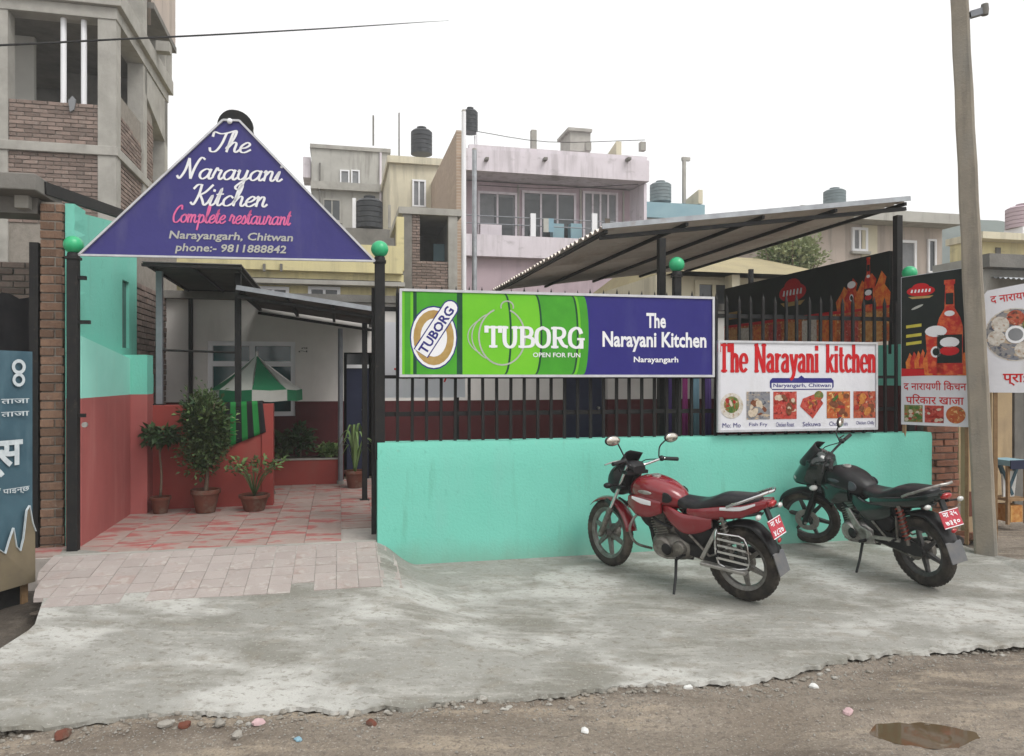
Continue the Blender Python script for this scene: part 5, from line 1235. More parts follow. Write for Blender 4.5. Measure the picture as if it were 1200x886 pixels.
bx('inner_wall', 'plaster_grey', ub, ux(10, 1.0), ux(40, 1.0), 1.0, 1.1, zb2 + .001, zo1); bx('inner_wall', 'concrete_dark', ub, XL, -.35, D - .12, D - .01, zb2 + .001, zt1_ - .001); bx('inner_wall', 'concrete_dark', ub, ux(42, 1.2) + .001, -.35, 2.6, 2.7, zb2 + .001, zo1); bx('back_wall', 'concrete_dark', ub, XL, -1.6, D - .2, D, 0, zb1 - .001)
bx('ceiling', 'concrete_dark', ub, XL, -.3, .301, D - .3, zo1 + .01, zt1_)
for px in (74, 98): MB().tube([(ux(px, .12), .14, zpar - .3), (ux(px, .12), .14, zo1 - .001)], .045, 10).build('prop_pipe', 'print_white', ub, smooth=40)
MB().prism([(ux(80), uz(80, 118)), (ux(82), uz(80, 131)), (ux(87), uz(80, 128)), (ux(89), uz(80, 116)), (ux(85), uz(80, 112))], -.012, .02).build('rag', 'curtain', ub)
# sloping stair slab seen on the side and the balcony overhang at the back
MB().prism([(D * .5, zo1 - .5), (D, zo1 - 1.0), (D, zo1 - .02), (D * .5, zo1 - .02)], -.28, .0, 'yz').build('stair_soffit', 'concrete', ub)
bx('column', 'concrete', ub, .1005, .35, D * .6, D * .6 + .2, zt1_ + .301, zt1_ + .5)
bx('upper_room', 'plaster_beige', ub, -2.5, .10, D * .55, D + .3, uz(190, 48, D), zt1_ + 2.999); bx('upper_band', 'concrete_dark', ub, -2.52, .12, D * .55 - .02, D + .32, uz(190, 48, D) - .12, uz(190, 48, D) - .001); bx('upper_window', 'glass_dark', ub, -.3, -.02, D * .55 - .012, D * .55 - .001, uz(165, 40, D * .55), uz(165, -20, D * .55)); bx('upper_cloth', 'sack', ub, .0, .06, D * .55 - .02, D * .55 - .002, uz(175, 30, D * .55), uz(175, -20, D * .55)); bx('upper_prop', 'concrete', ub, .0, .09, D - .1, D, zt1_ + .301, uz(190, 48, D) - .121)
# ------------------------------------------------------------------ houses behind
class House:
    def __init__(s, name, label, px, Y, cat='building', ang=A, z0=-.2):
        p = at(px, 443, Y); s.f = Frame(p.x, Y, ang); s.z0 = z0; s.t = thing(name, label, cat, (p.x, Y, z0), ang)
    def x(s, px, v=0): return s.f.x(px, v)
    def z(s, px, py, v=0): return s.f.z(px, py, v) - s.z0
    def box(s, n, m, x0, x1, y0, y1, z0, z1): return bx(n, m, s.t, x0, x1, y0, y1, z0, z1)
    def rect(s, n, m, px0, px1, pt, pb, v0, v1):           # a block whose front shows as this pixel rectangle
        c = (px0 + px1) / 2
        return s.box(n, m, s.x(px0, v0), s.x(px1, v0), v0, v1, s.z(c, pb, v0), s.z(c, pt, v0))
    def window(s, px0, px1, pt, pb, v, mullions=1, fm='print_white', gm='glass_dark', fw=.07, sill=True):
        c = (px0 + px1) / 2; x0, x1, z0, z1 = s.x(px0, v), s.x(px1, v), s.z(c, pb, v), s.z(c, pt, v)
        w = s.box('window', gm, x0, x1, v - .02, v - .002, z0, z1); P = lambda *a: bx('frame', fm, w, *a)
        P(x0 - fw, x1 + fw, v - .07, v - .003, z1, z1 + fw); P(x0 - fw, x1 + fw, v - .07, v - .003, z0 - fw, z0); P(x0 - fw, x0, v - .069, v - .003, z0 + .0005, z1 - .0005); P(x1, x1 + fw, v - .069, v - .003, z0 + .0005, z1 - .0005)
        for i in range(mullions): xm = x0 + (x1 - x0) * (i + 1) / (mullions + 1); P(xm - fw * .4, xm + fw * .4, v - .06, v - .021, z0 + .001, z1 - .001)
        if sill: bx('sill', 'concrete', w, x0 - fw * 1.6, x1 + fw * 1.6, v - .14, v - .003, z0 - fw - .08, z0 - fw - .001)
        return w
def tank(name, lab, px, pb, pt, pw, Y, mat):
    p = at(px, pb, Y); r = pw / 2 / F * Y; h = (pb - pt) / F * Y
    t = thing(name, lab, 'water tank', p, A)
    pr = [(0, 0), (r, 0)]
    for i in range(5): z = h * .82 * (i + 1) / 5; pr += [(r, z - h * .03), (r * .95, z - h * .015), (r, z)]
    pr += [(r * .8, h * .9), (r * .4, h * .95), (r * .38, h), (0, h)]
    MB().lathe(pr, n=20).build('barrel', mat, t, smooth=30)
    MB().lathe([(r * .4, h * .96), (r * .44, h * .97), (r * .44, h * 1.02), (0, h * 1.03)], n=16).build('lid', mat, t)
    return t
# pink house in the middle
h = House('pink_house', 'pink house with white parapet and balcony in the centre background', 546, 24)
W = h.x(757); ztop = h.z(640, 180); z = lambda px, py, v=0: h.z(px, py, v)
vw = 1.1                                                    # the wall stands back behind balcony and roof edge
h.box('wall', 'plaster_pink', .0, W - .02, vw, 12.0, 0, z(640, 207)); 
h.box('roof_slab', 'plaster_pink_white', -.05, W + .1, -.05, 12.1, z(650, 206), z(650, 181)); h.box('parapet', 'plaster_pink_white', .1, W + .05, .0, .15, z(650, 181) + .0005, z(650, 176))
h.box('balcony_slab', 'plaster_pink_white', -.05, W + .05, 0, vw - .001, z(620, 302), z(620, 290)); h.box('balcony_parapet', 'plaster_pink_white', -.05, W + .05, 0, .14, z(620, 290) + .0005, z(620, 277))
h.box('lower_wall', 'plaster_pink', .0, W - .02, .3, vw - .001, 0, z(620, 302) - .0005)
for px0, px1, n in ((562, 603, 1), (614, 672, 2), (685, 721, 3)):
    h.window(px0, px1, 228, 288, vw, n, 'plaster_pink_white', 'curtain' if n != 2 else 'glass_dark', .08)
for px0, px1 in ((579, 601), (648, 669)): h.rect('open_pane', 'glass_dark', px0, px1, 231, 285, vw - .03, vw - .022)
for px0, px1, pt in ((563, 588, 262),): h.rect('curtain_box', 'plaster_pink_white', px0, px1, pt, 277, .4, .7)
for px in (625, 697): h.rect('balcony_post', 'print_white', px - 3, px + 3, 250, 277, .02, .12)
for py in (255, 264): MB().tube([(0, .07, z(620, py)), (W, .07, z(620, py))], .018, 6).build('railing', 'steel_grey', h.t)
# curved wing wall at the right
mb = MB(); xr0 = h.x(738, vw); xr1 = W - .03; pts = [(xr0 + (xr1 - xr0) * i / 10, vw - .002 - (vw - .1) * (1 - math.cos(math.pi / 2 * i / 10))) for i in range(11)]
zA, zB2 = z(640, 290), z(640, 207)
mb.add([(p[0], p[1], q) for q in (zA, zB2) for p in pts], [(i, i + 1, 12 + i, 11 + i) for i in range(10)]); mb.build('wing_wall', 'plaster_pink_white', h.t, smooth=1)
MB().prism([(.14, zA), (vw, zA), (vw, zB2), (.14, zB2)], xr1 + .001, xr1 + .12, 'yz').build('wing_end', 'plaster_pink_white', h.t)
# raw brick side wall standing higher than the roof
ys_ = 12.5; zs0 = h.z(545, 152); core = h.box('side_wall', 'mortar', -.26, -.06, .15, ys_, 0, zs0)
bl, bh = .5, .16                                            # courses that can still be told apart from the street
h.box('side_brickwork', 'brick_tan', -.29, -.2605, .15, ys_, 0, zs0); h.box('side_front', 'brick_tan', -.29, -.06, .1, .1495, 0, zs0)
for i in range(3): h.rect('roof_post', 'concrete', 623 + i * 64 - (0 if i else 0), 629 + i * 64, 152 if i == 0 else 166, 176, .2, .4)
h.rect('stair_head', 'concrete', 668, 692, 152, 177, 2.0, 3.2); h.rect('stair_slab', 'concrete', 666, 694, 150, 153.5, 1.9, 3.3)
MB().prism([(2.0, ztop), (7.5, ztop), (2.0, ztop + 1.25)], W - .3, W - .1, 'yz').build('roof_wedge', 'plaster_cream', h.t)
for px in (571, 640, 738): h.rect('rain_spout', 'concrete_dark', px - 2, px + 2, 184, 187, -.3, -.06)
for i, px in enumerate((655, 676)): h.rect('chair_back', 'plaster_blue', px - 7, px + 6, 262, 288, .45, .8)
MB().tube([(.1, .1, z(560, 152)), (W * .45, .1, z(640, 165)), (W, .1, z(757, 163))], .012, 5, 4).build('roof_wire', 'black_paint', h.t)
for px_ in (607, 680, 730): MB().tube([(h.x(px_, vw), vw - .05, z(620, 289)), (h.x(px_, vw), vw - .05, z(620, 208))], .035, 8).build('rain_pipe', 'plaster_grey', h.t, smooth=40)
for i_, (px_, mt_) in enumerate(((640, 'canvas_white'), (646, 'cloth_sky'), (712, 'sack'))): h.rect('laundry', mt_, px_ - 3, px_ + 3, 256, 272, .03, .05)
MB().tube([(h.x(560, .2), .2, z(560, 215)), (h.x(650, .2), .2, z(650, 219)), (h.x(748, .2), .2, z(748, 214))], .012, 5, 4).build('cable', 'black_paint', h.t)
tank('water_tank', 'black tank on the white stand above the pink house corner', 551, 156, 127, 18, 25.5, 'tank_black')
q = thing('tank_stand', 'thin stand under the black tank at the pink house corner', 'stand', at(551, 176, 25.5), A)
for dx_ in (-.22, .2):
    for dy_ in (-.2, .2): MB().tube([(dx_, dy_, -.3), (dx_, dy_, (176 - 156.5) / F * 25.5)], .035, 6).build('leg', 'print_white', q)
for px, Y, pt, r, lab in ((543.5, 20, 131, .07, 'tall white pole standing at the left corner of the pink house'), (556, 20.5, 176, .075, 'pale grey pole just right of the white pole before the pink house')):
    p = at(px, 443, Y); q = thing('pole', lab, 'pole', (p.x, p.y, -.2), 0); zt_ = at(px, pt, Y).z + .2
    MB().tube([(0, 0, 0), (0, 0, zt_ * .5), (0, 0, zt_)], [r, r * .95, r * .85], 12).build('shaft', 'print_white' if px < 550 else 'galv', q, smooth=40); MB().lathe([(0, 0), (r * .9, 0), (r * .7, .05), (0, .07)], (0, 0, zt_), n=12).build('cap', 'concrete', q)
# blue house right of it
h = House('blue_house', 'small pale blue flat roofed house right of the pink house', 752, 32)
h.box('wall', 'plaster_grey', 0, h.x(825), .2, 8, 0, h.z(790, 256)); h.box('parapet', 'plaster_blue', -.1, h.x(826), 0, 8.2, h.z(790, 256) + .001, h.z(790, 238)); h.window(775, 800, 266, 290, .2, 1)
MB().prism([(0, h.z(810, 238)), (4.5, h.z(810, 238)), (0, h.z(815, 222))], h.x(826) - .3, h.x(826) - .1, 'yz').build('stair_wedge', 'plaster_cream', h.t); h.rect('mast', 'concrete', 801, 804, 186, 238, .5, .65); h.rect('mast_head', 'concrete', 800, 809, 184, 188, .5, .65)
tank('water_tank', 'grey tank on the roof of the pale blue house', 774, 237, 213, 25, 33, 'tank_grey')
# grey cement house behind the gate sign
h = House('grey_house', 'grey cement house with a flat roof behind the sign', 362, 34)
h.box('wall', 'plaster_grey', h.x(366), h.x(455), .3, 9, 0, h.z(410, 216)); h.box('upper_wall', 'plaster_grey', h.x(366) - .05, h.x(456), .2, 9, h.z(410, 214), h.z(410, 175)); h.box('floor_band', 'concrete', h.x(364), h.x(457), .0, 9.1, h.z(410, 223), h.z(410, 214) - .001); h.box('roof_edge', 'concrete', h.x(363), h.x(458), .1, 9.2, h.z(410, 175) + .001, h.z(410, 170.5))
h.window(400, 408, 201, 217, .2, 0, 'print_white', 'curtain', .06); h.window(413, 420, 201, 217, .2, 0, 'print_white', 'curtain', .06)
h.window(380, 398, 235, 258, .3, 1, 'concrete'); h.rect('mast', 'concrete_dark', 436.5, 438.5, 135, 170, 2, 2.1); h.rect('roof_box', 'plaster_pink_white', 355, 364, 184, 208, .5, 2)
MB().tube([(h.x(446, .1), .12, 0), (h.x(446, .1), .12, h.z(446, 178))], .05, 8).build('rain_pipe', 'plaster_pink_white', h.t, smooth=40); MB().tube([(h.x(375, .1), .12, 0), (h.x(375, .1), .12, h.z(375, 190))], .04, 8).build('rain_pipe', 'concrete_dark', h.t, smooth=40)
# yellow house with tank
h = House('cream_house', 'cream house between the grey house and the pink house', 457, 30)
h.box('wall', 'plaster_cream', 0, h.x(545), .2, 8, 0, h.z(490, 192)); h.box('roof_edge', 'plaster_cream', -.1, h.x(546), .0, 8.2, h.z(490, 192) + .001, h.z(490, 184)); h.window(485, 497, 213, 241, .2, 1, 'print_white', 'curtain', .07); h.rect('mast', 'concrete_dark', 467, 468.5, 132, 184, 1, 1.1)
tank('water_tank', 'dark tank on the cream house roof', 494, 181, 150, 25, 31, 'tank_black')
tank('water_tank', 'dark tank low between the grey house and the cream house', 433, 268, 231, 31, 24, 'tank_black')
h = House('tank_platform', 'dark brown wall and platform carrying the low tank', 405, 23.5, 'wall'); h.box('platform', 'concrete_dark', 0, h.x(469), 0, 3, 0, h.z(435, 268)); h.rect('rail_post', 'print_white', 413, 417, 232, 267, .2, .3); h.rect('rail_post', 'concrete', 455, 458, 240, 267, .2, .3)
# yellow house behind the restaurant
h = House('yellow_house', 'long low yellow house wall showing under the gate sign', 110, 15)
h.box('wall', 'plaster_yellow', 0, h.x(474), .2, 6, 0, h.z(380, 318)); h.box('parapet', 'plaster_yellow', -.1, h.x(472), .0, .25, h.z(380, 318) + .001, h.z(380, 285)); h.box('ledge', 'concrete', -.1, h.x(474), -.12, .199, h.z(380, 334), h.z(380, 329)); h.rect('pillar', 'plaster_yellow', 465, 473.5, 254, 317, .26, .6)
for px0, px1 in ((305, 335), (365, 395)): h.window(px0, px1, 340, 365, .2, 1)
for px in (308, 328): h.rect('stain_hook', 'concrete_dark', px, px + 3, 309, 318, -.06, -.001)
MB().tube([(0, -.06, h.z(300, 326)), (h.x(470), -.06, h.z(470, 331))], .015, 6).build('cable', 'black_paint', h.t)
# raw concrete and brick room next to the pole
h = House('brick_room', 'roofless concrete and brick room with a dark opening left of the pink house', 472, 18)
zt_ = h.z(505, 252); x1 = h.x(536)
h.box('column', 'concrete_dark', 0, .22, 0, .22, 0, zt_); h.box('column', 'concrete', x1 - .22, x1, 0, .22, 0, zt_); h.box('beam', 'concrete', -.1, x1 + .1, -.04, 3.2, zt_ + .001, zt_ + .16)
h.box('brick_core', 'mortar', .2205, x1 - .2205, .06, .2, 0, h.z(505, 306)); bricks(h.t, 'brick_old', .22, x1 - .22, .03, h.z(505, 340), h.z(505, 306), limit=120); bricks(h.t, 'brick_old', .22, .42, .04, h.z(505, 306), zt_, limit=60)
h.box('back_wall', 'concrete_dark', 0, x1, 2.8, 3.0, 0, zt_); h.box('side_wall', 'concrete_dark', 0, .15, .221, 2.8, 0, zt_); h.box('side_wall', 'concrete', x1 - .15, x1, .221, 2.8, 0, zt_); h.rect('blue_sheet', 'plaster_blue', 508, 526, 286, 306, 1.2, 1.25)
# cream house and khaki roof behind the fence
h = House('khaki_house', 'cream bungalow with a khaki roof seen between shed roof and banner', 780, 16)
h.box('wall', 'plaster_cream', 0, h.x(1010), .5, 6, 0, h.z(880, 322)); mb = MB(); x0_, x1_ = h.x(790), h.x(985); zr0, zr1 = h.z(880, 322), h.z(880, 300)
mb.add([(x0_, -.2, zr0), (x1_, -.2, zr0), (x1_ - .6, 2.5, zr1 + .4), (x0_ + .4, 2.5, zr1 + .4), (x1_, 6.2, zr0), (x0_, 6.2, zr0)], [(0, 1, 2, 3), (3, 2, 4, 5), (0, 3, 5), (1, 4, 2)]).build('roof', 'roof_khaki', h.t)
h.rect('pillar', 'plaster_cream', 858, 867, 322, 430, .0, .3); h.window(818, 853, 334, 366, .5, 1, 'plaster_cream', 'glass_dark', .1); h.window(885, 930, 340, 380, .5, 2, 'plaster_cream')
h.box('step_band', 'plaster_cream', 0, h.x(1010), .3, .4995, h.z(840, 420), h.z(840, 405))
# beige house at right
h = House('beige_house', 'beige flat roofed house behind the right end of the fence', 938, 22)
h.box('wall', 'plaster_beige', 0, h.x(1113), .3, 8, 0, h.z(1040, 262)); h.box('roof_slab', 'plaster_grey', h.x(930), h.x(1117), -.4, 8.3, h.z(1040, 262) + .001, h.z(1040, 250)); h.box('wall_panel', 'plaster_cream', h.x(1017), h.x(1035), .25, .2995, 0, h.z(1025, 262))
h.window(1000, 1013, 270, 292, .3, 1, 'print_white', 'curtain', .08); h.window(1056, 1070, 285, 318, .3, 0, 'print_white', 'curtain', .08); h.window(1088, 1094, 283, 318, .3, 0, 'print_white', 'glass_dark', .06)
tank('water_tank', 'grey tank on the roof of the beige house', 978, 243, 221, 25, 25, 'tank_grey')
# loose tree between the houses
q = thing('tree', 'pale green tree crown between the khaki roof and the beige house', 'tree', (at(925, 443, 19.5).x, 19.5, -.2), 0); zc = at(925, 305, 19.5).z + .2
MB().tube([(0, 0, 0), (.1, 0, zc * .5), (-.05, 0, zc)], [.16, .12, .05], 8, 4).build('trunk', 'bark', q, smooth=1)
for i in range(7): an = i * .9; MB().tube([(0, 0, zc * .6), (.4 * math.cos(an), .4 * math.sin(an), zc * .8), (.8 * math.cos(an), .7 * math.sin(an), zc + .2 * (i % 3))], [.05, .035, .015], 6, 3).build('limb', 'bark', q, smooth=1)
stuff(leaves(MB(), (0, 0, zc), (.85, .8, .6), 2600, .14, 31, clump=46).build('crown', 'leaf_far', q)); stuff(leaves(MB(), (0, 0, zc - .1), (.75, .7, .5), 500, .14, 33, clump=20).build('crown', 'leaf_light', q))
# right edge: ochre shop wall, yellow house, red tank
h = House('ochre_shop', 'ochre plastered shop with a weathered grey concrete lintel at the right edge', 1138, 9.6)
h.box('wall', 'plaster_ochre', .1, h.x(1192), .3, .7, 0, h.z(1180, 345)); h.box('lintel', 'concrete', .1, 4.5, -.1, .75, h.z(1180, 345) + .001, h.z(1180, 303), ); h.box('eave', 'concrete_dark', -.02, 4.5, -.3, -.1005, h.z(1180, 318), h.z(1180, 303)); h.box('dark_doorway', 'black_plain', h.x(1192) + .001, 4.4, .8, 1.0, 0, h.z(1180, 345)); h.box('floor', 'concrete_dark', h.x(1192) + .001, 4.4, .2, .8, 0, .25)
sm = corrugated(1.0, 4.4).mesh('awning_sheet', 'galv'); o = link('awning_sheet', sm, h.t, loc=(0.2, -.9, h.z(1180, 340))); o.rotation_euler = (R(10), 0, 0)
h.box('ochre_pier', 'plaster_ochre', h.x(1166), h.x(1190), .05, .2995, 0, h.z(1180, 420)); h.box('door_post', 'concrete_dark', h.x(1193), h.x(1204), .05, .3, 0, h.z(1180, 346))
h = House('yellow_corner_house', 'yellow house with a pale roof edge above the right poster', 1150, 19)
h.box('wall', 'plaster_yellow', 0, 7, .3, 1.0, 0, h.z(1190, 282)); h.box('roof_edge', 'plaster_cream', -.05, 7.2, -.1, 1.1, h.z(1190, 282) + .001, h.z(1190, 274)); h.rect('vent', 'concrete_dark', 1168, 1173, 290, 298, .25, .299)
q = tank('water_tank', 'salmon red tank on the yellow house at the right edge', 1200, 268, 240, 38, 21, 'plaster_pink'); q2 = thing('tank_stand', 'white stand under the salmon tank at the right edge', 'stand', at(1200, 276, 21), A)
for dx_ in (-.3, .3): bx('leg', 'print_white', q2, dx_ - .06, dx_ + .06, -.3, .3, -.1, .18)
# ------------------------------------------------------------------ utility pole, cables, broken brick wall, little table
pb_, pt_ = at(1157, 653, 7.05), at(1124, -20, 7.05)
q = thing('utility_pole', 'tapering concrete utility pole leaning left beside the black motorcycle', 'utility pole', (pb_.x, pb_.y, 0), 0)
top = Vector((pt_.x - pb_.x, 0, pt_.z)); ext = top * (8.2 / top.z); rot = R(-36)
def sect(c, w, d):
    ca, sa = math.cos(rot), math.sin(rot); e = .22
    pts = [(-w, -d + d * e), (-w + w * e, -d), (w - w * e, -d), (w, -d + d * e), (w, d - d * e), (w - w * e, d), (-w + w * e, d), (-w, d - d * e)]
    return [(c[0] + a * ca - b_ * sa, c[1] + a * sa + b_ * ca, c[2]) for a, b_ in pts]
vs = []; nr = 24
for i in range(nr + 1):
    t_ = i / nr; c = ext * t_ + Vector((0, 0, -.3 * (1 - t_))); w = .094 - .036 * t_; vs += sect((c.x + .003 * math.sin(i * 3), c.y, c.z), w, w * .72)
MB().add(vs, [(i * 8 + j, i * 8 + (j + 1) % 8, (i + 1) * 8 + (j + 1) % 8, (i + 1) * 8 + j) for i in range(nr) for j in range(8)] + [tuple(nr * 8 + j for j in range(8))]).build('shaft', 'concrete_pole', q, smooth=25)
k_ = Vector((pt_.x - pb_.x + .1, -.06, at(1136, 20, 7.05).z)); MB().bar(k_ + Vector((-.02, .02, 0)), k_ + Vector((.09, -.02, .02)), .05, .06).build('insulator_arm', 'steel_grey', q); MB().lathe([(0, -.05), (.03, -.05), (.035, 0), (.03, .05), (0, .05)], tuple(k_ + Vector((.09, -.02, .03))), n=12).build('insulator', 'concrete_dark', q, smooth=30)
bx('crossarm', 'steel_grey', q, ext.x - .6, ext.x + .6, -.1, -.04, 7.7, 7.78)
# street cable running away over the roofs
pts = [at(-160, 58, 8.0), at(0, 53, 9.2), at(130, 46.5, 10.4), at(255, 40.5, 11.8), at(380, 33.5, 15), at(450, 29, 19), at(495, 26, 30), at(515, 24.8, 45), at(526, 24.1, 58)]
o = MB().tube(pts, .014, 6, 4).build('overhead_cable', 'black_paint', smooth=1); tag(o, 'black overhead cable sloping across the white sky from the upper left', 'cable')
# broken brick wall end right of the turquoise wall
ue = UW + .02; q = thing('brick_stub', 'rough brick wall stub between the turquoise wall and the utility pole', 'wall', C.P(ue, .1, -.1), A)
bx('mortar_core', 'mortar', q, .012, .40, .03, .5, 0, 1.25); bricks(q, 'brick', 0, .41, .0, .0, 1.27, jit=.016); bricks(q, 'brick', .03, .5, .41, .0, 1.2, side='y', jit=.012)
for i, (dx_, dy_) in enumerate(((.1, -.2), (.26, -.26), (.36, -.12), (.2, -.1))):
    p = C.P(ue + dx_, dy_, 0); o = MB().box(-.1, .1, -.05, .05, -.035, .035).build('loose_brick', 'brick', bevel=.006); o.location = (p.x, p.y, ground_z(p.x, p.y) + .07); o.rotation_euler = (.1 * i - .1, .12, i * .8)
    tag(o, ['loose brick lying nearest the turquoise wall end', 'loose brick lying foremost at the brick stub', 'loose brick leaning toward the utility pole', 'loose brick tucked against the brick stub'][i], 'brick', 'loose bricks at the stub')
q = thing('timber_post', 'pale timber post between the brick stub and the utility pole', 'post', at(1134, 610, 7.6), A); MB().box(-.045, .045, -.045, .045, -.2, 1.0).build('shaft', 'plaster_ochre', q, bevel=.006); bx('patch', 'terracotta', q, -.046, .046, -.047, -.0455, .05, .3)
# little table with teal top right of the pole
p = at(1182, 612, 8.2); q = thing('side_table', 'small wooden table with a dark teal top behind the utility pole', 'table', (p.x, p.y, p.z), A); zt_ = at(1182, 538, 8.2).z - p.z; w = 14 / F * 8.2
bx('top', 'plaster_blue', q, -w, w, -.15, .15, zt_ - .06, zt_); bx('top_edge', 'door_navy', q, -w - .01, w + .01, -.162, -.151, zt_ - .09, zt_ + .005)
for sx_ in (-1, 1): MB().bar((sx_ * w * .9, 0, zt_ - .06), (-sx_ * w * .3, 0, .3), .035).build('brace', 'tarp_blue', q); MB().bar((sx_ * w * .9, -.1, 0), (sx_ * w * .9, -.1, zt_ - .061), .03).build('leg', 'wood', q); MB().bar((sx_ * w * .9, .1, 0), (sx_ * w * .9, .1, zt_ - .061), .03).build('leg', 'wood', q)
bx('shelf', 'wood', q, -w, w, -.12, .12, .25, .28); bx('basket', 'print_amber', q, -w * .6, w * .6, -.1, .08, .02, .2)
q = thing('paper_sheet', 'pale folded sheet standing on the shelf of the small table', 'paper', (p.x, p.y, p.z + .281), A); MB().prism([(-w * .6, 0), (w * .5, 0), (w * .8, .28), (-w * .7, .28)], -.01, .01).build('sheet', 'litter_white', q)

# ------------------------------------------------------------------ motorcycles
# local frame: x forward, y to the rider's left, z up; rear tyre touches the ground at the origin
WB, WR = 1.31, .303
def motorcycle(lab, rear, front, lean, steer, o):
    """o: dict of materials and options"""
    rx, ry, rz0 = rear; fx, fy, fz = front
    head = math.atan2(fy - ry, fx - rx); L = math.hypot(fx - rx, fy - ry)
    t = thing('motorcycle', lab, 'motorcycle', (rx, ry, rz0), 0, 'motorcycles parked by the wall')
    t.scale = (.95, .95, .95)
    t.rotation_euler = (-lean, -math.atan2(fz - rz0, L), head)
    body, frame = o['body'], 'bike_black'
    rake = R(26); ax = Vector((-math.sin(rake), 0, math.cos(rake))); fa = Vector((WB, 0, WR))          # steering axis
    hd = fa + ax * .60 + Vector((-.035, 0, -.0)); piv = hd
    ST = Matrix.Translation(piv) @ Matrix.Rotation(steer, 4, ax) @ Matrix.Translation(-piv)
    def wheel(c, sec, xf, disc, rimmat):
        n = 44; ri = WR - sec * 1.75
        w = MB(xf).lathe([(ri + .012, -sec * .62), (ri + .02, -sec * .52), (ri - .012, -sec * .4), (ri - .016, 0), (ri - .012, sec * .4), (ri + .02, sec * .52), (ri + .012, sec * .62), (ri + .0, sec * .6), (ri - .026, sec * .3), (ri - .03, 0), (ri - .026, -sec * .3), (ri, -sec * .6)], c, 'y', n, closed=True).build('wheel', rimmat, t, smooth=40)
        pr = [(WR - sec + sec * math.cos(R(a)) * (1.0 if abs(a) < 100 else .9), sec * .92 * math.sin(R(a))) for a in range(-150, 151, 25)]
        MB(xf).lathe(pr, c, 'y', n).build('tyre', 'rubber', w, smooth=50)
        # tread blocks
        mb = MB(xf)
        for i in range(46):
            a = 2 * math.pi * i / 46
            for sd in (-1, 1):
                r1 = WR + .0025; aa = a + (.03 if sd > 0 else -.03); ca, sa = math.cos(aa), math.sin(aa); rr = Vector((ca, 0, sa)); tg = Vector((-sa, 0, ca))
                b0 = Vector(c) + rr * r1 + Vector((0, sd * sec * .12, 0)); b1 = Vector(c) + rr * (r1 - .014) + Vector((0, sd * sec * .62, 0))
                mb.bar(b0 - rr * .004, b1 - rr * .004, .022, .009, up=tuple(rr))
        mb.build('tread', 'rubber', w)
        MB(xf).lathe([(.0, -.055), (.034, -.055), (.042, -.03), (.036, 0), (.042, .03), (.034, .055), (0, .055)], c, 'y', 20).build('hub', rimmat, w, smooth=40)
        for i in range(6):
            a = 2 * math.pi * i / 6 + .3; d = Vector((math.cos(a), 0, math.sin(a))); tg = Vector((-d.z, 0, d.x)); cc = Vector(c); mb = MB(xf)
            p0, p1 = cc + d * .03, cc + d * (ri - .01); ws = ((.022, .018), (.012, .014))
            vs = []
            for p, (a_, b_) in ((p0, ws[0]), (p1, ws[1])): vs += [p - tg * a_ - Vector((0, b_, 0)), p + tg * a_ - Vector((0, b_, 0)), p + tg * a_ + Vector((0, b_, 0)), p - tg * a_ + Vector((0, b_, 0))]
            mb.add(vs, [(0, 1, 5, 4), (1, 2, 6, 5), (2, 3, 7, 6), (3, 0, 4, 7)]).build('spoke', rimmat, w)
        if disc:
            for sd in disc: MB(xf).lathe([(.062, sd * .058), (.118, sd * .058), (.118, sd * .063), (.062, sd * .063)], c, 'y', 30, closed=True).build('brake_disc', 'alloy', w)
        else: MB(xf).lathe([(0, -.07), (.075, -.07), (.078, -.02), (.05, -.01)], c, 'y', 24).build('brake_drum', 'engine_metal', w, smooth=40)
        return w
    wheel((WB, 0, WR), .044, ST, (1,) if o.get('disc') else None, o['rim']); wheel((0, 0, WR), .055, None, None, o['rim'])
    def b(mb, n, m, s=40, par=t, bevel=0):
        mb.v = [((v[0] if v[0] > -.06 else -.06 + (v[0] + .06) * .62), v[1], v[2]) for v in mb.v]
        return mb.build(n, m, par, smooth=s, bevel=bevel)
    # --- front end, turned with the handlebar
    for sd in (-1, 1):
        p = lambda q, y=.095: fa + ax * q + Vector((.012, sd * y, 0))
        b(MB(ST).tube([p(-.03), p(.0), p(.27), p(.29)], [.02, .029, .028, .024], 12), 'fork_slider', o['fork']); b(MB(ST).tube([p(.28), p(.74)], .0165, 12), 'fork_tube', 'bike_black' if o.get('dark_fork') else 'chrome')
        b(MB(ST).tube([fa + Vector((0, sd * .062, 0)), fa + Vector((0, sd * .125, 0))], .014, 10), 'axle_nut', 'alloy')
    for q in (.52, .68): b(MB(ST).prism([((fa + ax * q).x - .045, -.12), ((fa + ax * q).x + .03, -.12), ((fa + ax * q).x + .045, 0), ((fa + ax * q).x + .03, .12), ((fa + ax * q).x - .045, .12)], (fa + ax * q).z - .015, (fa + ax * q).z + .015, 'xy'), 'fork_clamp', frame)
    # front mudguard
    mb = MB(ST); vs = []; na = 16
    for i in range(na + 1):
        a = R(o.get('mud0', 18) + (o.get('mud1', 158) - o.get('mud0', 18)) * i / na); rr = WR + .028
        for j in range(7): th = (j - 3) / 3; vs.append((WB + (rr - .028 * th * th) * math.cos(a), .064 * th, WR + (rr - .028 * th * th) * math.sin(a)))
    mb.add(vs, [(i * 7 + j, (i + 1) * 7 + j, (i + 1) * 7 + j + 1, i * 7 + j + 1) for i in range(na) for j in range(6)])
    ob = b(mb, 'front_mudguard', o['mudguard'], 1); s_ = ob.modifiers.new('thick', 'SOLIDIFY'); s_.thickness = .005
    for sd in (-1, 1): b(MB(ST).bar(fa + Vector((-.02, sd * .072, .31)), fa + Vector((-.13, sd * .085, .28)), .02, .03), 'mudguard_stay', frame)
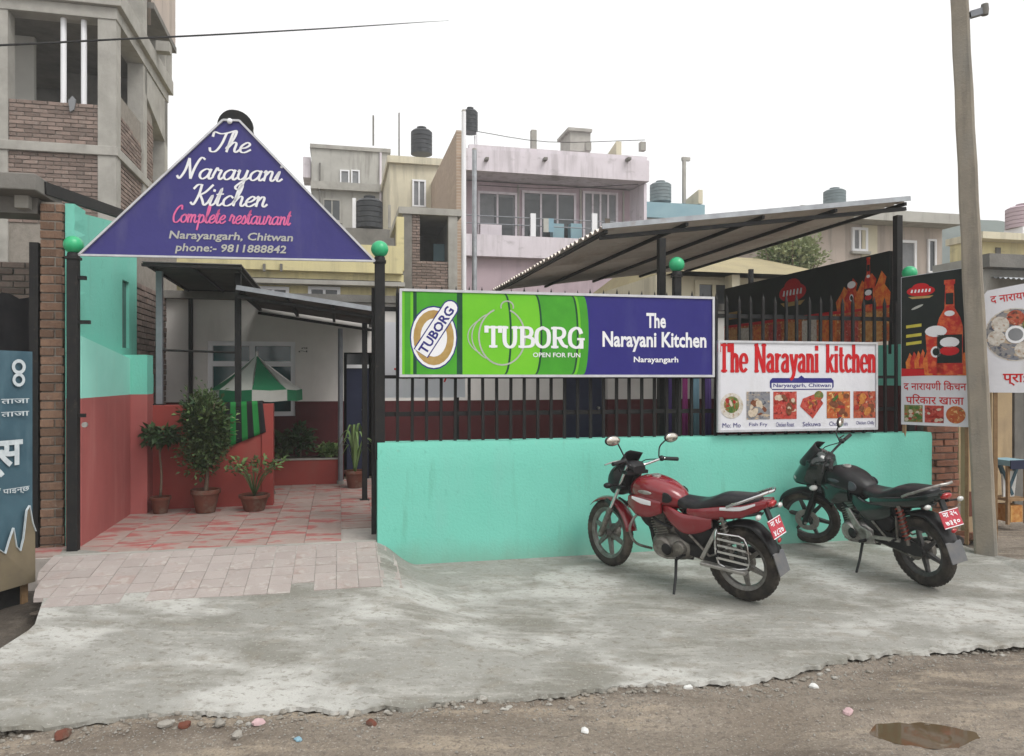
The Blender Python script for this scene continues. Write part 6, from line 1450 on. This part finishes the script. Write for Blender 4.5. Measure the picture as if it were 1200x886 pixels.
    # headlamp, fairing, visor, clocks
    hl = fa + ax * .58 + Vector((.10, 0, 0)); x0, z0 = hl.x, hl.z
    if o['fairing'] == 'small':
        b(MB(ST).loft([(x0 - .12, z0 + .02, .085, .09, .08, 2.6), (x0 - .04, z0 + .01, .125, .13, .14, 2.6), (x0 + .04, z0 + .0, .125, .125, .15, 2.4), (x0 + .085, z0 - .015, .105, .095, .12, 2.3), (x0 + .105, z0 - .02, .085, .075, .10, 2.2)], 20, 3), 'headlamp_cowl', frame, 50)
        b(MB(ST).ell((x0 + .092, 0, z0 - .015), (.03, .078, .072), 20, 11), 'headlamp', 'lens_clear', 1)
        vs = []; mb = MB(ST)                              # smoked fly screen, curved in plan and leaning back
        for j in range(7):
            s_ = j / 6
            for i in range(13): a = R(-72 + 12 * i); vs.append((x0 - .03 - .13 * s_ + (.10 - .02 * s_) * math.cos(a), (.125 - .018 * s_) * math.sin(a), z0 + .07 + .20 * s_ - .02 * abs(math.sin(a)) * s_))
        mb.add(vs, [(j * 13 + i, j * 13 + i + 1, (j + 1) * 13 + i + 1, (j + 1) * 13 + i) for j in range(6) for i in range(12)])
        ob = b(mb, 'fly_screen', frame, 1); s2 = ob.modifiers.new('thick', 'SOLIDIFY'); s2.thickness = .005
        for sd in (-1, 1):
            b(MB(ST).tube([(x0 - .05, sd * .1, z0 - .04), (x0 - .05, sd * .19, z0 - .035)], .011, 8), 'indicator_stalk', frame); b(MB(ST).ell((x0 - .05, sd * .215, z0 - .035), (.034, .042, .026), 12, 8), 'indicator', 'lens_amber' if o.get('amber') else frame, 1)
    else:                                                 # taller pointed half fairing
        b(MB(ST).loft([(x0 - .20, z0 + .03, .10, .12, .16, 2.4), (x0 - .10, z0 + .05, .15, .17, .2, 2.5), (x0 + .0, z0 + .03, .155, .17, .17, 2.4), (x0 + .09, z0 - .01, .13, .12, .12, 2.3), (x0 + .17, z0 - .05, .085, .06, .07, 2.2), (x0 + .2, z0 - .06, .05, .03, .04, 2.0)], 22, 4), 'half_fairing', body, 50)
        for sd in (-1, 1): b(MB(ST).ell((x0 + .135, sd * .055, z0 - .03), (.05, .045, .03), 14, 8), 'headlamp', 'lens_clear', 1)
        vs = []; mb = MB(ST)
        for j in range(7):
            s_ = j / 6
            for i in range(13): a = R(-75 + 12.5 * i); vs.append((x0 - .01 - .15 * s_ + (.12 - .035 * s_) * math.cos(a), (.135 - .045 * s_) * math.sin(a), z0 + .12 + .19 * s_ - .045 * abs(math.sin(a)) ** 2 * s_))
        mb.add(vs, [(j * 13 + i, j * 13 + i + 1, (j + 1) * 13 + i + 1, (j + 1) * 13 + i) for j in range(6) for i in range(12)])
        ob = b(mb, 'wind_screen', 'bike_black', 1); s2 = ob.modifiers.new('thick', 'SOLIDIFY'); s2.thickness = .005
        b(MB(ST).loft([(x0 - .19, z0 - .14, .09, .03, .05, 2.2), (x0 - .07, z0 - .16, .11, .05, .06, 2.2), (x0 + .03, z0 - .15, .07, .04, .05, 2.2)], 14, 3), 'fairing_chin', 'bike_grey', 50)
        for sd in (-1, 1): b(MB(ST).tube([(x0 - .04, sd * .13, z0 - .07), (x0 - .04, sd * .19, z0 - .07)], .011, 8), 'indicator_stalk', frame); b(MB(ST).ell((x0 - .04, sd * .215, z0 - .07), (.04, .04, .024), 12, 8), 'indicator', 'lens_clear', 1)
    b(MB(ST).loft([(x0 - .21, z0 + .12, .07, .03, .03, 3), (x0 - .16, z0 + .14, .09, .045, .04, 3), (x0 - .09, z0 + .14, .08, .04, .04, 3)], 14, 2), 'instrument_panel', frame, 45)
    # handlebar, grips, levers, mirrors
    hb = fa + ax * .72; hx, hz_ = hb.x, hb.z
    b(MB(ST).tube([(hx - .13, -.36, hz_ + .075), (hx - .10, -.22, hz_ + .085), (hx - .02, -.1, hz_ + .03), (hx - .01, 0, hz_ + .025), (hx - .02, .1, hz_ + .03), (hx - .10, .22, hz_ + .085), (hx - .13, .36, hz_ + .075)], .0115, 10, 4), 'handlebar', 'chrome' if not o.get('dark_bar') else frame)
    for sd in (-1, 1):
        b(MB(ST).tube([(hx - .105, sd * .235, hz_ + .085), (hx - .13, sd * .37, hz_ + .075)], .0175, 12), 'grip', 'bike_black'); b(MB(ST).ell((hx - .09, sd * .215, hz_ + .085), (.028, .03, .026), 10, 7), 'switch_block', 'bike_black', 1)
        b(MB(ST).tube([(hx - .07, sd * .22, hz_ + .085), (hx - .045, sd * .28, hz_ + .078), (hx - .06, sd * .40, hz_ + .06)], [.009, .007, .006], 8, 3), 'brake_lever' if sd < 0 else 'clutch_lever', 'alloy' if not o.get('dark_bar') else 'bike_black')
        if sd in o['mirrors']:
            mz = o.get('mirror_h', .16)
            b(MB(ST).tube([(hx - .08, sd * .19, hz_ + .1), (hx - .05, sd * .225, hz_ + .1 + mz * .55), (hx - .07, sd * .285, hz_ + .1 + mz)], .0065, 8, 4), 'mirror_stalk', 'bike_black')
            mr = b(MB(ST).ell((hx - .07, sd * .335, hz_ + .112 + mz), (.024, .082, .046), 18, 10), 'mirror', 'bike_black', 1)
            b(MB(ST).ell((hx - .083, sd * .335, hz_ + .112 + mz), (.018, .074, .040), 18, 10), 'mirror_glass', 'mirror_glass', 1, mr)
    for sd in (-1, 1): b(MB(ST).tube([(hx - .08, sd * .2, hz_ + .08), (hx + .09, sd * .15, hz_ + .03), (hx + .06, sd * .05, hz_ - .13), (hx - .02, sd * .03, hz_ - .25)], .005, 6, 4), 'cable', 'bike_black')
    # --- frame
    b(MB().tube([(piv.x - .03, 0, piv.z + .02), (piv.x + .03, 0, piv.z - .13)], .03, 12), 'steering_head', frame)
    b(MB().tube([(piv.x + .01, 0, piv.z - .08), (.86, 0, .46), (.80, 0, .27), (.62, 0, .235), (.45, 0, .25)], .019, 8, 4), 'down_tube', frame); b(MB().tube([(piv.x, 0, piv.z - .04), (.7, 0, .72), (.35, 0, .66), (.28, 0, .5), (.36, 0, .3)], .022, 8, 4), 'backbone', frame)
    for sd in (-1, 1):
        b(MB().tube([(.42, sd * .1, .62), (.1, sd * .115, .70), (-.28, sd * .08, .77)], .014, 8, 3), 'seat_rail', frame); b(MB().bar((-.02, sd * .085, WR), (.46, sd * .075, .36), .024, .045), 'swing_arm', frame if not o.get('silver_swing') else 'engine_metal')
        b(MB().tube([(.03, sd * .125, .37), (.11, sd * .13, .70)], .016, 10), 'shock_body', 'engine_metal')
        mb = MB(); c0, c1 = Vector((.042, sd * .127, .42)), Vector((.105, sd * .13, .68)); d = (c1 - c0); u_ = Vector((0, 1, 0)); w_ = d.normalized().cross(u_).normalized(); pts = [c0 + d * (i / 70) + (u_ * math.cos(i * .72) + w_ * math.sin(i * .72)) * .029 for i in range(71)]
        b(mb.tube(pts, .006, 6), 'shock_spring', o['spring'], 1)
    # chain cover and silver foot board on the left
    b(MB().prism([(-.09, .33), (-.05, .39), (.42, .44), (.5, .40), (.5, .34), (.42, .31), (0, .28), (-.07, .29)], .088, .10), 'chain_cover', 'bike_black', 0)
    # --- engine
    b(MB().loft([(.40, .36, .09, .07, .07, 3), (.47, .35, .13, .10, .10, 3.5), (.60, .34, .14, .11, .11, 3.5), (.72, .33, .12, .10, .10, 3), (.79, .33, .08, .07, .07, 2.5)], 18, 3), 'crankcase', o['engine'], 45)
    for sd in (-1, 1):
        b(MB().lathe([(.0, sd * .165), (.07, sd * .165), (.085, sd * .15), (.09, sd * .12)], (.66, 0, .345), 'y', 24), 'engine_cover', o['engine'], 40); b(MB().lathe([(0, sd * .155), (.05, sd * .155), (.062, sd * .14), (.065, sd * .11)], (.50, 0, .36), 'y', 20), 'sprocket_cover', o['engine'], 40)
    ca_ = Vector((.30, 0, .95)).normalized(); c0 = Vector((.69, 0, .42)); mb = MB()
    for i in range(9):
        c = c0 + ca_ * (.022 * i); rot_ = Matrix.Rotation(math.atan2(ca_.x, ca_.z), 4, 'Y'); w_ = .085 if i < 7 else .07
        vs = [c + (rot_ @ Vector((a, e, z))) for z in (-.004, .004) for (a, e) in ((-.07, -w_), (.07, -w_), (.085, 0), (.07, w_), (-.07, w_), (-.085, 0))]
        mb.add(vs, [(0, 1, 2, 3, 4, 5), (11, 10, 9, 8, 7, 6)] + [(j, 6 + j, 6 + (j + 1) % 6, (j + 1) % 6) for j in range(6)])
    b(mb, 'cylinder_fins', 'engine_metal', 0); b(MB().bar(c0 - ca_ * .03, c0 + ca_ * .19, .12, .12, up=(0, 1, 0)), 'cylinder', o['engine'], 0, bevel=.01); b(MB().bar(c0 + ca_ * .191, c0 + ca_ * .25, .13, .15, up=(0, 1, 0)), 'cylinder_head', 'alloy_dark', 0, bevel=.015)
    b(MB().loft([(.42, .55, .07, .06, .06, 3), (.52, .55, .08, .07, .07, 3), (.58, .53, .05, .04, .04, 3)], 14, 2), 'air_box', frame, 40)
    for sd in (-1, 1): b(MB().loft([(.22, .50, .02, .04, .03, 2.4, sd * .07), (.30, .50, .04, .10, .09, 2.8, sd * .075), (.46, .50, .045, .12, .10, 2.8, sd * .075), (.56, .54, .03, .09, .06, 2.4, sd * .07)], 12, 3), 'battery_cover', frame, 50)
    b(MB().loft([(.62, .66, .10, .05, .05, 2.6), (.75, .655, .115, .06, .06, 2.6), (.90, .67, .09, .05, .06, 2.4)], 14, 3), 'tank_underside', frame, 50)
    b(MB().loft([(.78, .56, .05, .06, .08, 2.6), (.85, .57, .085, .10, .12, 2.6), (.93, .62, .07, .08, .10, 2.4), (.97, .66, .04, .04, .05, 2)], 14, 3), 'front_shroud', frame, 50); b(MB().lathe([(0, 0), (.045, 0), (.048, .02), (.02, .035), (0, .035)], (.985, .05, .70), 'x', 16), 'horn', 'bike_black', 40)
    b(MB().tube([(.80, .09, .60), (.70, .11, .55), (.58, .10, .52)], .012, 8, 3), 'fuel_hose', frame); b(MB().loft([(.56, .47, .045, .05, .05, 3), (.62, .47, .05, .055, .05, 3), (.66, .47, .03, .03, .03, 2.5)], 12, 2), 'carburettor', 'engine_metal', 40)
    b(MB().tube([(.78, -.03, .56), (.86, -.05, .50), (.85, -.08, .32), (.72, -.12, .24), (.45, -.15, .25), (.2, -.16, .29)], .021, 10, 4), 'exhaust_pipe', 'chrome'); b(MB().tube([(.22, -.165, .29), (.1, -.17, .31), (-.28, -.175, .40), (-.32, -.175, .41)], [.03, .052, .052, .035], 14), 'muffler', o['muffler'])
    # --- tank, panels, seat, tail
    b(MB().loft([(.50, .735, .07, .05, .06, 2.4), (.55, .755, .105, .075, .09, 2.6), (.66, .79, .145, .095, .12, 2.6), (.80, .81, .155, .105, .14, 2.5), (.92, .80, .13, .095, .13, 2.4), (.99, .785, .085, .06, .08, 2.2), (1.01, .78, .05, .035, .05, 2)], 26, 4), 'fuel_tank', o['tank'], 60)
    b(MB().lathe([(0, .012), (.035, .012), (.04, 0), (.04, -.02)], (.78, 0, .912), 'z', 20), 'fuel_cap', 'alloy', 40)
    for sd in (-1, 1):
        b(MB().loft([(.66, .69, .012, .05, .06, 2.2, sd * .13), (.78, .68, .03, .08, .10, 2.2, sd * .135), (.90, .69, .03, .07, .12, 2.2, sd * .13), (1.0, .70, .012, .03, .07, 2, sd * .11)], 12, 3), 'tank_shroud', body, 60)
        b(MB().loft([(.20, .62, .01, .05, .03, 2.4, sd * .12), (.30, .60, .022, .075, .07, 2.6, sd * .125), (.45, .58, .026, .085, .085, 2.6, sd * .125), (.58, .62, .022, .08, .06, 2.4, sd * .115), (.66, .66, .008, .04, .03, 2, sd * .10)], 14, 3), 'side_panel', body, 60)
        b(MB().loft([(.42, .685, .012, .03, .03, 2.2, sd * .115), (.28, .70, .03, .045, .05, 2.4, sd * .112), (.05, .745, .034, .05, .06, 2.4, sd * .10), (-.18, .80, .03, .045, .05, 2.4, sd * .08), (-.34, .845, .018, .025, .03, 2.2, sd * .055)], 14, 4), 'tail_panel', body, 60)
        if o.get('stripe'): b(MB().loft([(.12, .765, .004, .012, .012, 2, sd * .136), (-.05, .79, .004, .018, .014, 2, sd * .132), (-.22, .835, .004, .010, .008, 2, sd * .105)], 10, 3), 'tail_sticker', 'print_white', 60)
        if o.get('stripe'): b(MB().loft([(.74, .715, .004, .02, .02, 2, sd * .166), (.84, .72, .004, .026, .022, 2, sd * .167), (.93, .735, .004, .014, .01, 2, sd * .160)], 10, 3), 'tank_sticker', 'print_white', 60)
    b(MB().loft([(-.10, .80, .09, .03, .04, 2.6), (-.25, .83, .08, .028, .04, 2.6), (-.36, .86, .05, .015, .03, 2.2)], 14, 3), 'tail_cowl', body, 50)
    b(MB().loft([(.60, .735, .05, .02, .03, 2.6), (.54, .735, .085, .045, .05, 2.8), (.44, .725, .115, .05, .05, 3), (.33, .73, .13, .05, .05, 3), (.24, .76, .125, .055, .05, 3), (.14, .80, .12, .06, .045, 3), (-.02, .825, .11, .055, .04, 3), (-.16, .845, .09, .045, .035, 2.8), (-.22, .85, .05, .02, .02, 2.4)], 22, 4), 'seat', 'seat_vinyl', 50)
    for sd in (-1, 1): b(MB().tube([(.06, sd * .135, .79), (-.05, sd * .15, .845), (-.28, sd * .12, .915), (-.36, sd * .06, .935)], .0125, 10, 4), 'grab_rail', 'chrome' if o.get('stripe') else 'alloy')
    b(MB().tube([(-.36, -.06, .935), (-.385, 0, .937), (-.36, .06, .935)], .0125, 10, 3), 'grab_rail', 'chrome' if o.get('stripe') else 'alloy')
    b(MB().loft([(-.335, .835, .05, .025, .03, 2.6), (-.385, .84, .045, .022, .026, 2.4), (-.40, .842, .03, .014, .016, 2)], 14, 3), 'tail_lamp', 'lens_red', 40)
    # rear mudguard with plate, lamp and flap
    vs = []; mb = MB()
    path = [(.16, .60), (.02, .655), (-.12, .66), (-.25, .615), (-.36, .54), (-.43, .45)]; PP = catmull([(a, 0, c) for a, c in path], 4)
    for i, p in enumerate(PP):
        w_ = .085 - .01 * i / len(PP)
        for j in range(7): th = (j - 3) / 3; vs.append((p.x + .02 * th * th * (.3 if p.x > -.2 else 1), w_ * th, p.z - .03 * th * th))
    mb.add(vs, [(i * 7 + j, (i + 1) * 7 + j, (i + 1) * 7 + j + 1, i * 7 + j + 1) for i in range(len(PP) - 1) for j in range(6)])
    ob = b(mb, 'rear_mudguard', 'bike_black', 1); s_ = ob.modifiers.new('thick', 'SOLIDIFY'); s_.thickness = .006
    b(MB().prism([(-.42, .46), (-.435, .455), (-.52, .30), (-.505, .30)], -.085, .085, 'xz'), 'mud_flap', 'fender_grey', 0)
    b(MB().bar((-.28, 0, .79), (-.37, 0, .66), .05, .03), 'plate_bracket', frame, 0)
    PR = Matrix.Translation((-.283, 0, .655)) @ Matrix.Rotation(R(-90), 4, 'Z') @ Matrix.Rotation(R(-22), 4, 'X')        # plate faces back; local x to the right seen from behind
    pl_ = MB(PR).box(-.105, .105, 0, .006, -.07, .07).build('number_plate', o.get('plate', 'plate_red'), t)
    for row, s in ((.034, o['plate_txt'][0]), (-.034, o['plate_txt'][1])):
        tx = text('plate_text', s, .042, 'print_white', pl_, 0, row, -.002, width=.16, off=.025)
        if tx: tx.data.transform(PR)
    for (a, c_) in (((-.105, .105), (.064, .07)), ((-.105, .105), (-.07, -.064))): MB(PR).box(a[0], a[1], -.0015, -.0005, c_[0], c_[1]).build('plate_border', 'print_white', pl_)
    b(MB().ell((-.45, 0, .555), (.016, .03, .02), 10, 7), 'reflector', 'lens_red', 1)
    for sd in (-1, 1): b(MB().tube([(-.30, sd * .07, .775), (-.32, sd * .16, .77)], .009, 8), 'indicator_stalk', frame); b(MB().ell((-.325, sd * .185, .77), (.03, .035, .022), 12, 8), 'indicator', 'lens_amber' if o.get('amber') else 'lens_clear', 1)
    # chain under its cover, knee pads, badge
    mb = MB()
    for i in range(34):
        t_ = i / 33; mb.box(.0 + .5 * t_ - .006, .5 * t_ + .006, .078, .088, .352 + .03 * t_, .364 + .03 * t_); mb.box(.0 + .5 * t_ - .006, .5 * t_ + .006, .078, .088, .25 + .06 * t_, .262 + .06 * t_)
    stuff(b(mb, 'chain', 'engine_metal', 0)); b(MB().lathe([(.03, .078), (.06, .078), (.06, .086), (.03, .086)], (0, 0, WR), 'y', 22, closed=True), 'rear_sprocket', 'engine_metal', 0)
    for sd in (-1, 1):
        b(MB().ell((.80, sd * .158, .80), (.07, .006, .018), 14, 7), 'tank_badge', 'alloy' if o.get('stripe') else 'bike_grey', 1); b(MB().ell((.62, sd * .132, .775), (.07, .008, .045), 14, 7), 'knee_pad', 'bike_black' if o.get('stripe') else 'bike_grey', 1)
        b(MB().ell((WB * .0 + .60, sd * .168, .345), (.05, .006, .05), 14, 7), 'cover_plate', 'bike_black', 1)
    # foot pegs, levers, stand
    for sd in (-1, 1):
        b(MB().tube([(.46, sd * .12, .31), (.46, sd * .23, .315)], .014, 10), 'foot_peg', 'bike_black'); b(MB().tube([(.14, sd * .14, .40), (.12, sd * .21, .405)], .012, 8), 'rear_peg', 'bike_black'); b(MB().tube([(.40, sd * .13, .50), (.22, sd * .14, .36), (.13, sd * .14, .40), (.14, sd * .13, .60)], .010, 8), 'peg_bracket', 'engine_metal')
    b(MB().tube([(.46, .16, .30), (.58, .19, .28), (.66, .2, .30)], .008, 8, 3), 'gear_lever', 'engine_metal')
    sl_ = o.get('stand', 0.0)
    b(MB().tube([(.55, .10, .26), (.50, .20, .13), (.47, .285, .022 - math.tan(lean) * .0)], [.013, .012, .011], 8), 'side_stand', 'bike_black'); b(MB().box(.445, .50, .265, .315, .008, .02), 'stand_foot', 'bike_black', 0)
    if o.get('guard'):                                    # chrome leg guard, sari guard and silver step
        for sd in (-1, 1): b(MB().tube([(.84, sd * .03, .58), (.90, sd * .14, .58), (.93, sd * .21, .47), (.90, sd * .17, .34), (.82, sd * .05, .27)], .0115, 8, 5), 'crash_bar', 'engine_metal')
        gx0, gx1, gy = -.10, .13, .19
        b(MB().tube([(gx1, gy - .06, .60), (gx1, gy, .58), (gx1 - .02, gy, .34), (gx0 - .03, gy, .34), (gx0 - .10, gy, .40), (gx0 - .04, gy, .58), (gx1 - .02, gy, .585)], .008, 8, 3), 'sari_guard_frame', 'chrome')
        for i in range(4): z_i = .385 + i * .052; b(MB().bar((gx1 - .012, gy, z_i), (gx0 - .09 + .015 * i, gy, z_i - .004), .010, .018), 'sari_guard_rod', 'chrome', 0)
        b(MB().box(gx0 - .06, .26, .165, .225, .30, .328), 'step_board', 'alloy', 0, bevel=.006); b(MB().bar((.28, .15, .33), (.14, .15, .6), .02, .03), 'guard_stay', 'alloy', 0)
    else:
        b(MB().prism([(.36, .30), (.48, .27), (.60, .40), (.68, .56), (.64, .57), (.52, .43), (.40, .40)], .135, .155), 'footrest_plate', 'alloy', 0, bevel=.006); b(MB().bar((.38, .15, .36), (.10, .145, .40), .018, .03), 'footrest_plate', 'alloy', 0)
    return t
def spot(px, py):
    Y = 6.0
    for _ in range(14): X = (px - CX) / F * Y; Y = F * (EYE - apron_z(X, Y)) / (py - CY)
    X = (px - CX) / F * Y; return Vector((X, Y, apron_z(X, Y) + .003))
def place(lab, pr, pf, lean, steer, o):
    a, b_ = spot(*pr), spot(*pf); d = (b_ - a); d2 = Vector((d.x, d.y, 0)); f = a + d2.normalized() * WB
    return motorcycle(lab, tuple(a), (f.x, f.y, apron_z(f.x, f.y) + .003), lean, steer, o)
place('red motorcycle with chrome rear guard parked before the turquoise wall', (872, 703), (726, 664), R(8), R(-16),
      dict(body='bike_red', tank='bike_red', mudguard='bike_red', rim='alloy_dull', fork='engine_metal', engine='engine_metal', muffler='bike_black', fairing='small', mirrors=(1, -1), mirror_h=.15, spring='engine_metal', guard=True, stripe=True, amber=False, mud0=45, mud1=165, plate_txt=('ना १८', '४८२७')))
place('black motorcycle with pointed half fairing parked beside the utility pole', (1084, 686), (957, 641), R(8), R(33),
      dict(body='bike_green', tank='bike_black', mudguard='bike_black', rim='alloy_dark', fork='bike_black', dark_fork=True, engine='alloy', muffler='bike_black', fairing='big', mirrors=(-1,), mirror_h=.12, spring='spring_red', dark_bar=True, silver_swing=False, disc=True, mud0=40, mud1=150, plate_txt=('ना २५', '७३१०')))
# ------------------------------------------------------------------ the hazy air
hz_m = bpy.data.materials.new('haze_air'); hz_m.use_nodes = True; nt = hz_m.node_tree; nt.nodes.clear()
pv = nt.nodes.new('ShaderNodeVolumePrincipled'); pv.inputs['Color'].default_value = (.93, .95, .97, 1); pv.inputs['Density'].default_value = HAZE; pv.inputs['Anisotropy'].default_value = .2
ou = nt.nodes.new('ShaderNodeOutputMaterial'); nt.links.new(pv.outputs[0], ou.inputs['Volume']); MATS['haze_air'] = hz_m
stuff(MB().box(-70, 70, -12, 140, -3, 32).build('haze', 'haze_air')); tag(bpy.data.objects['haze'], 'thin pale haze hanging over the far houses and hills', 'haze')
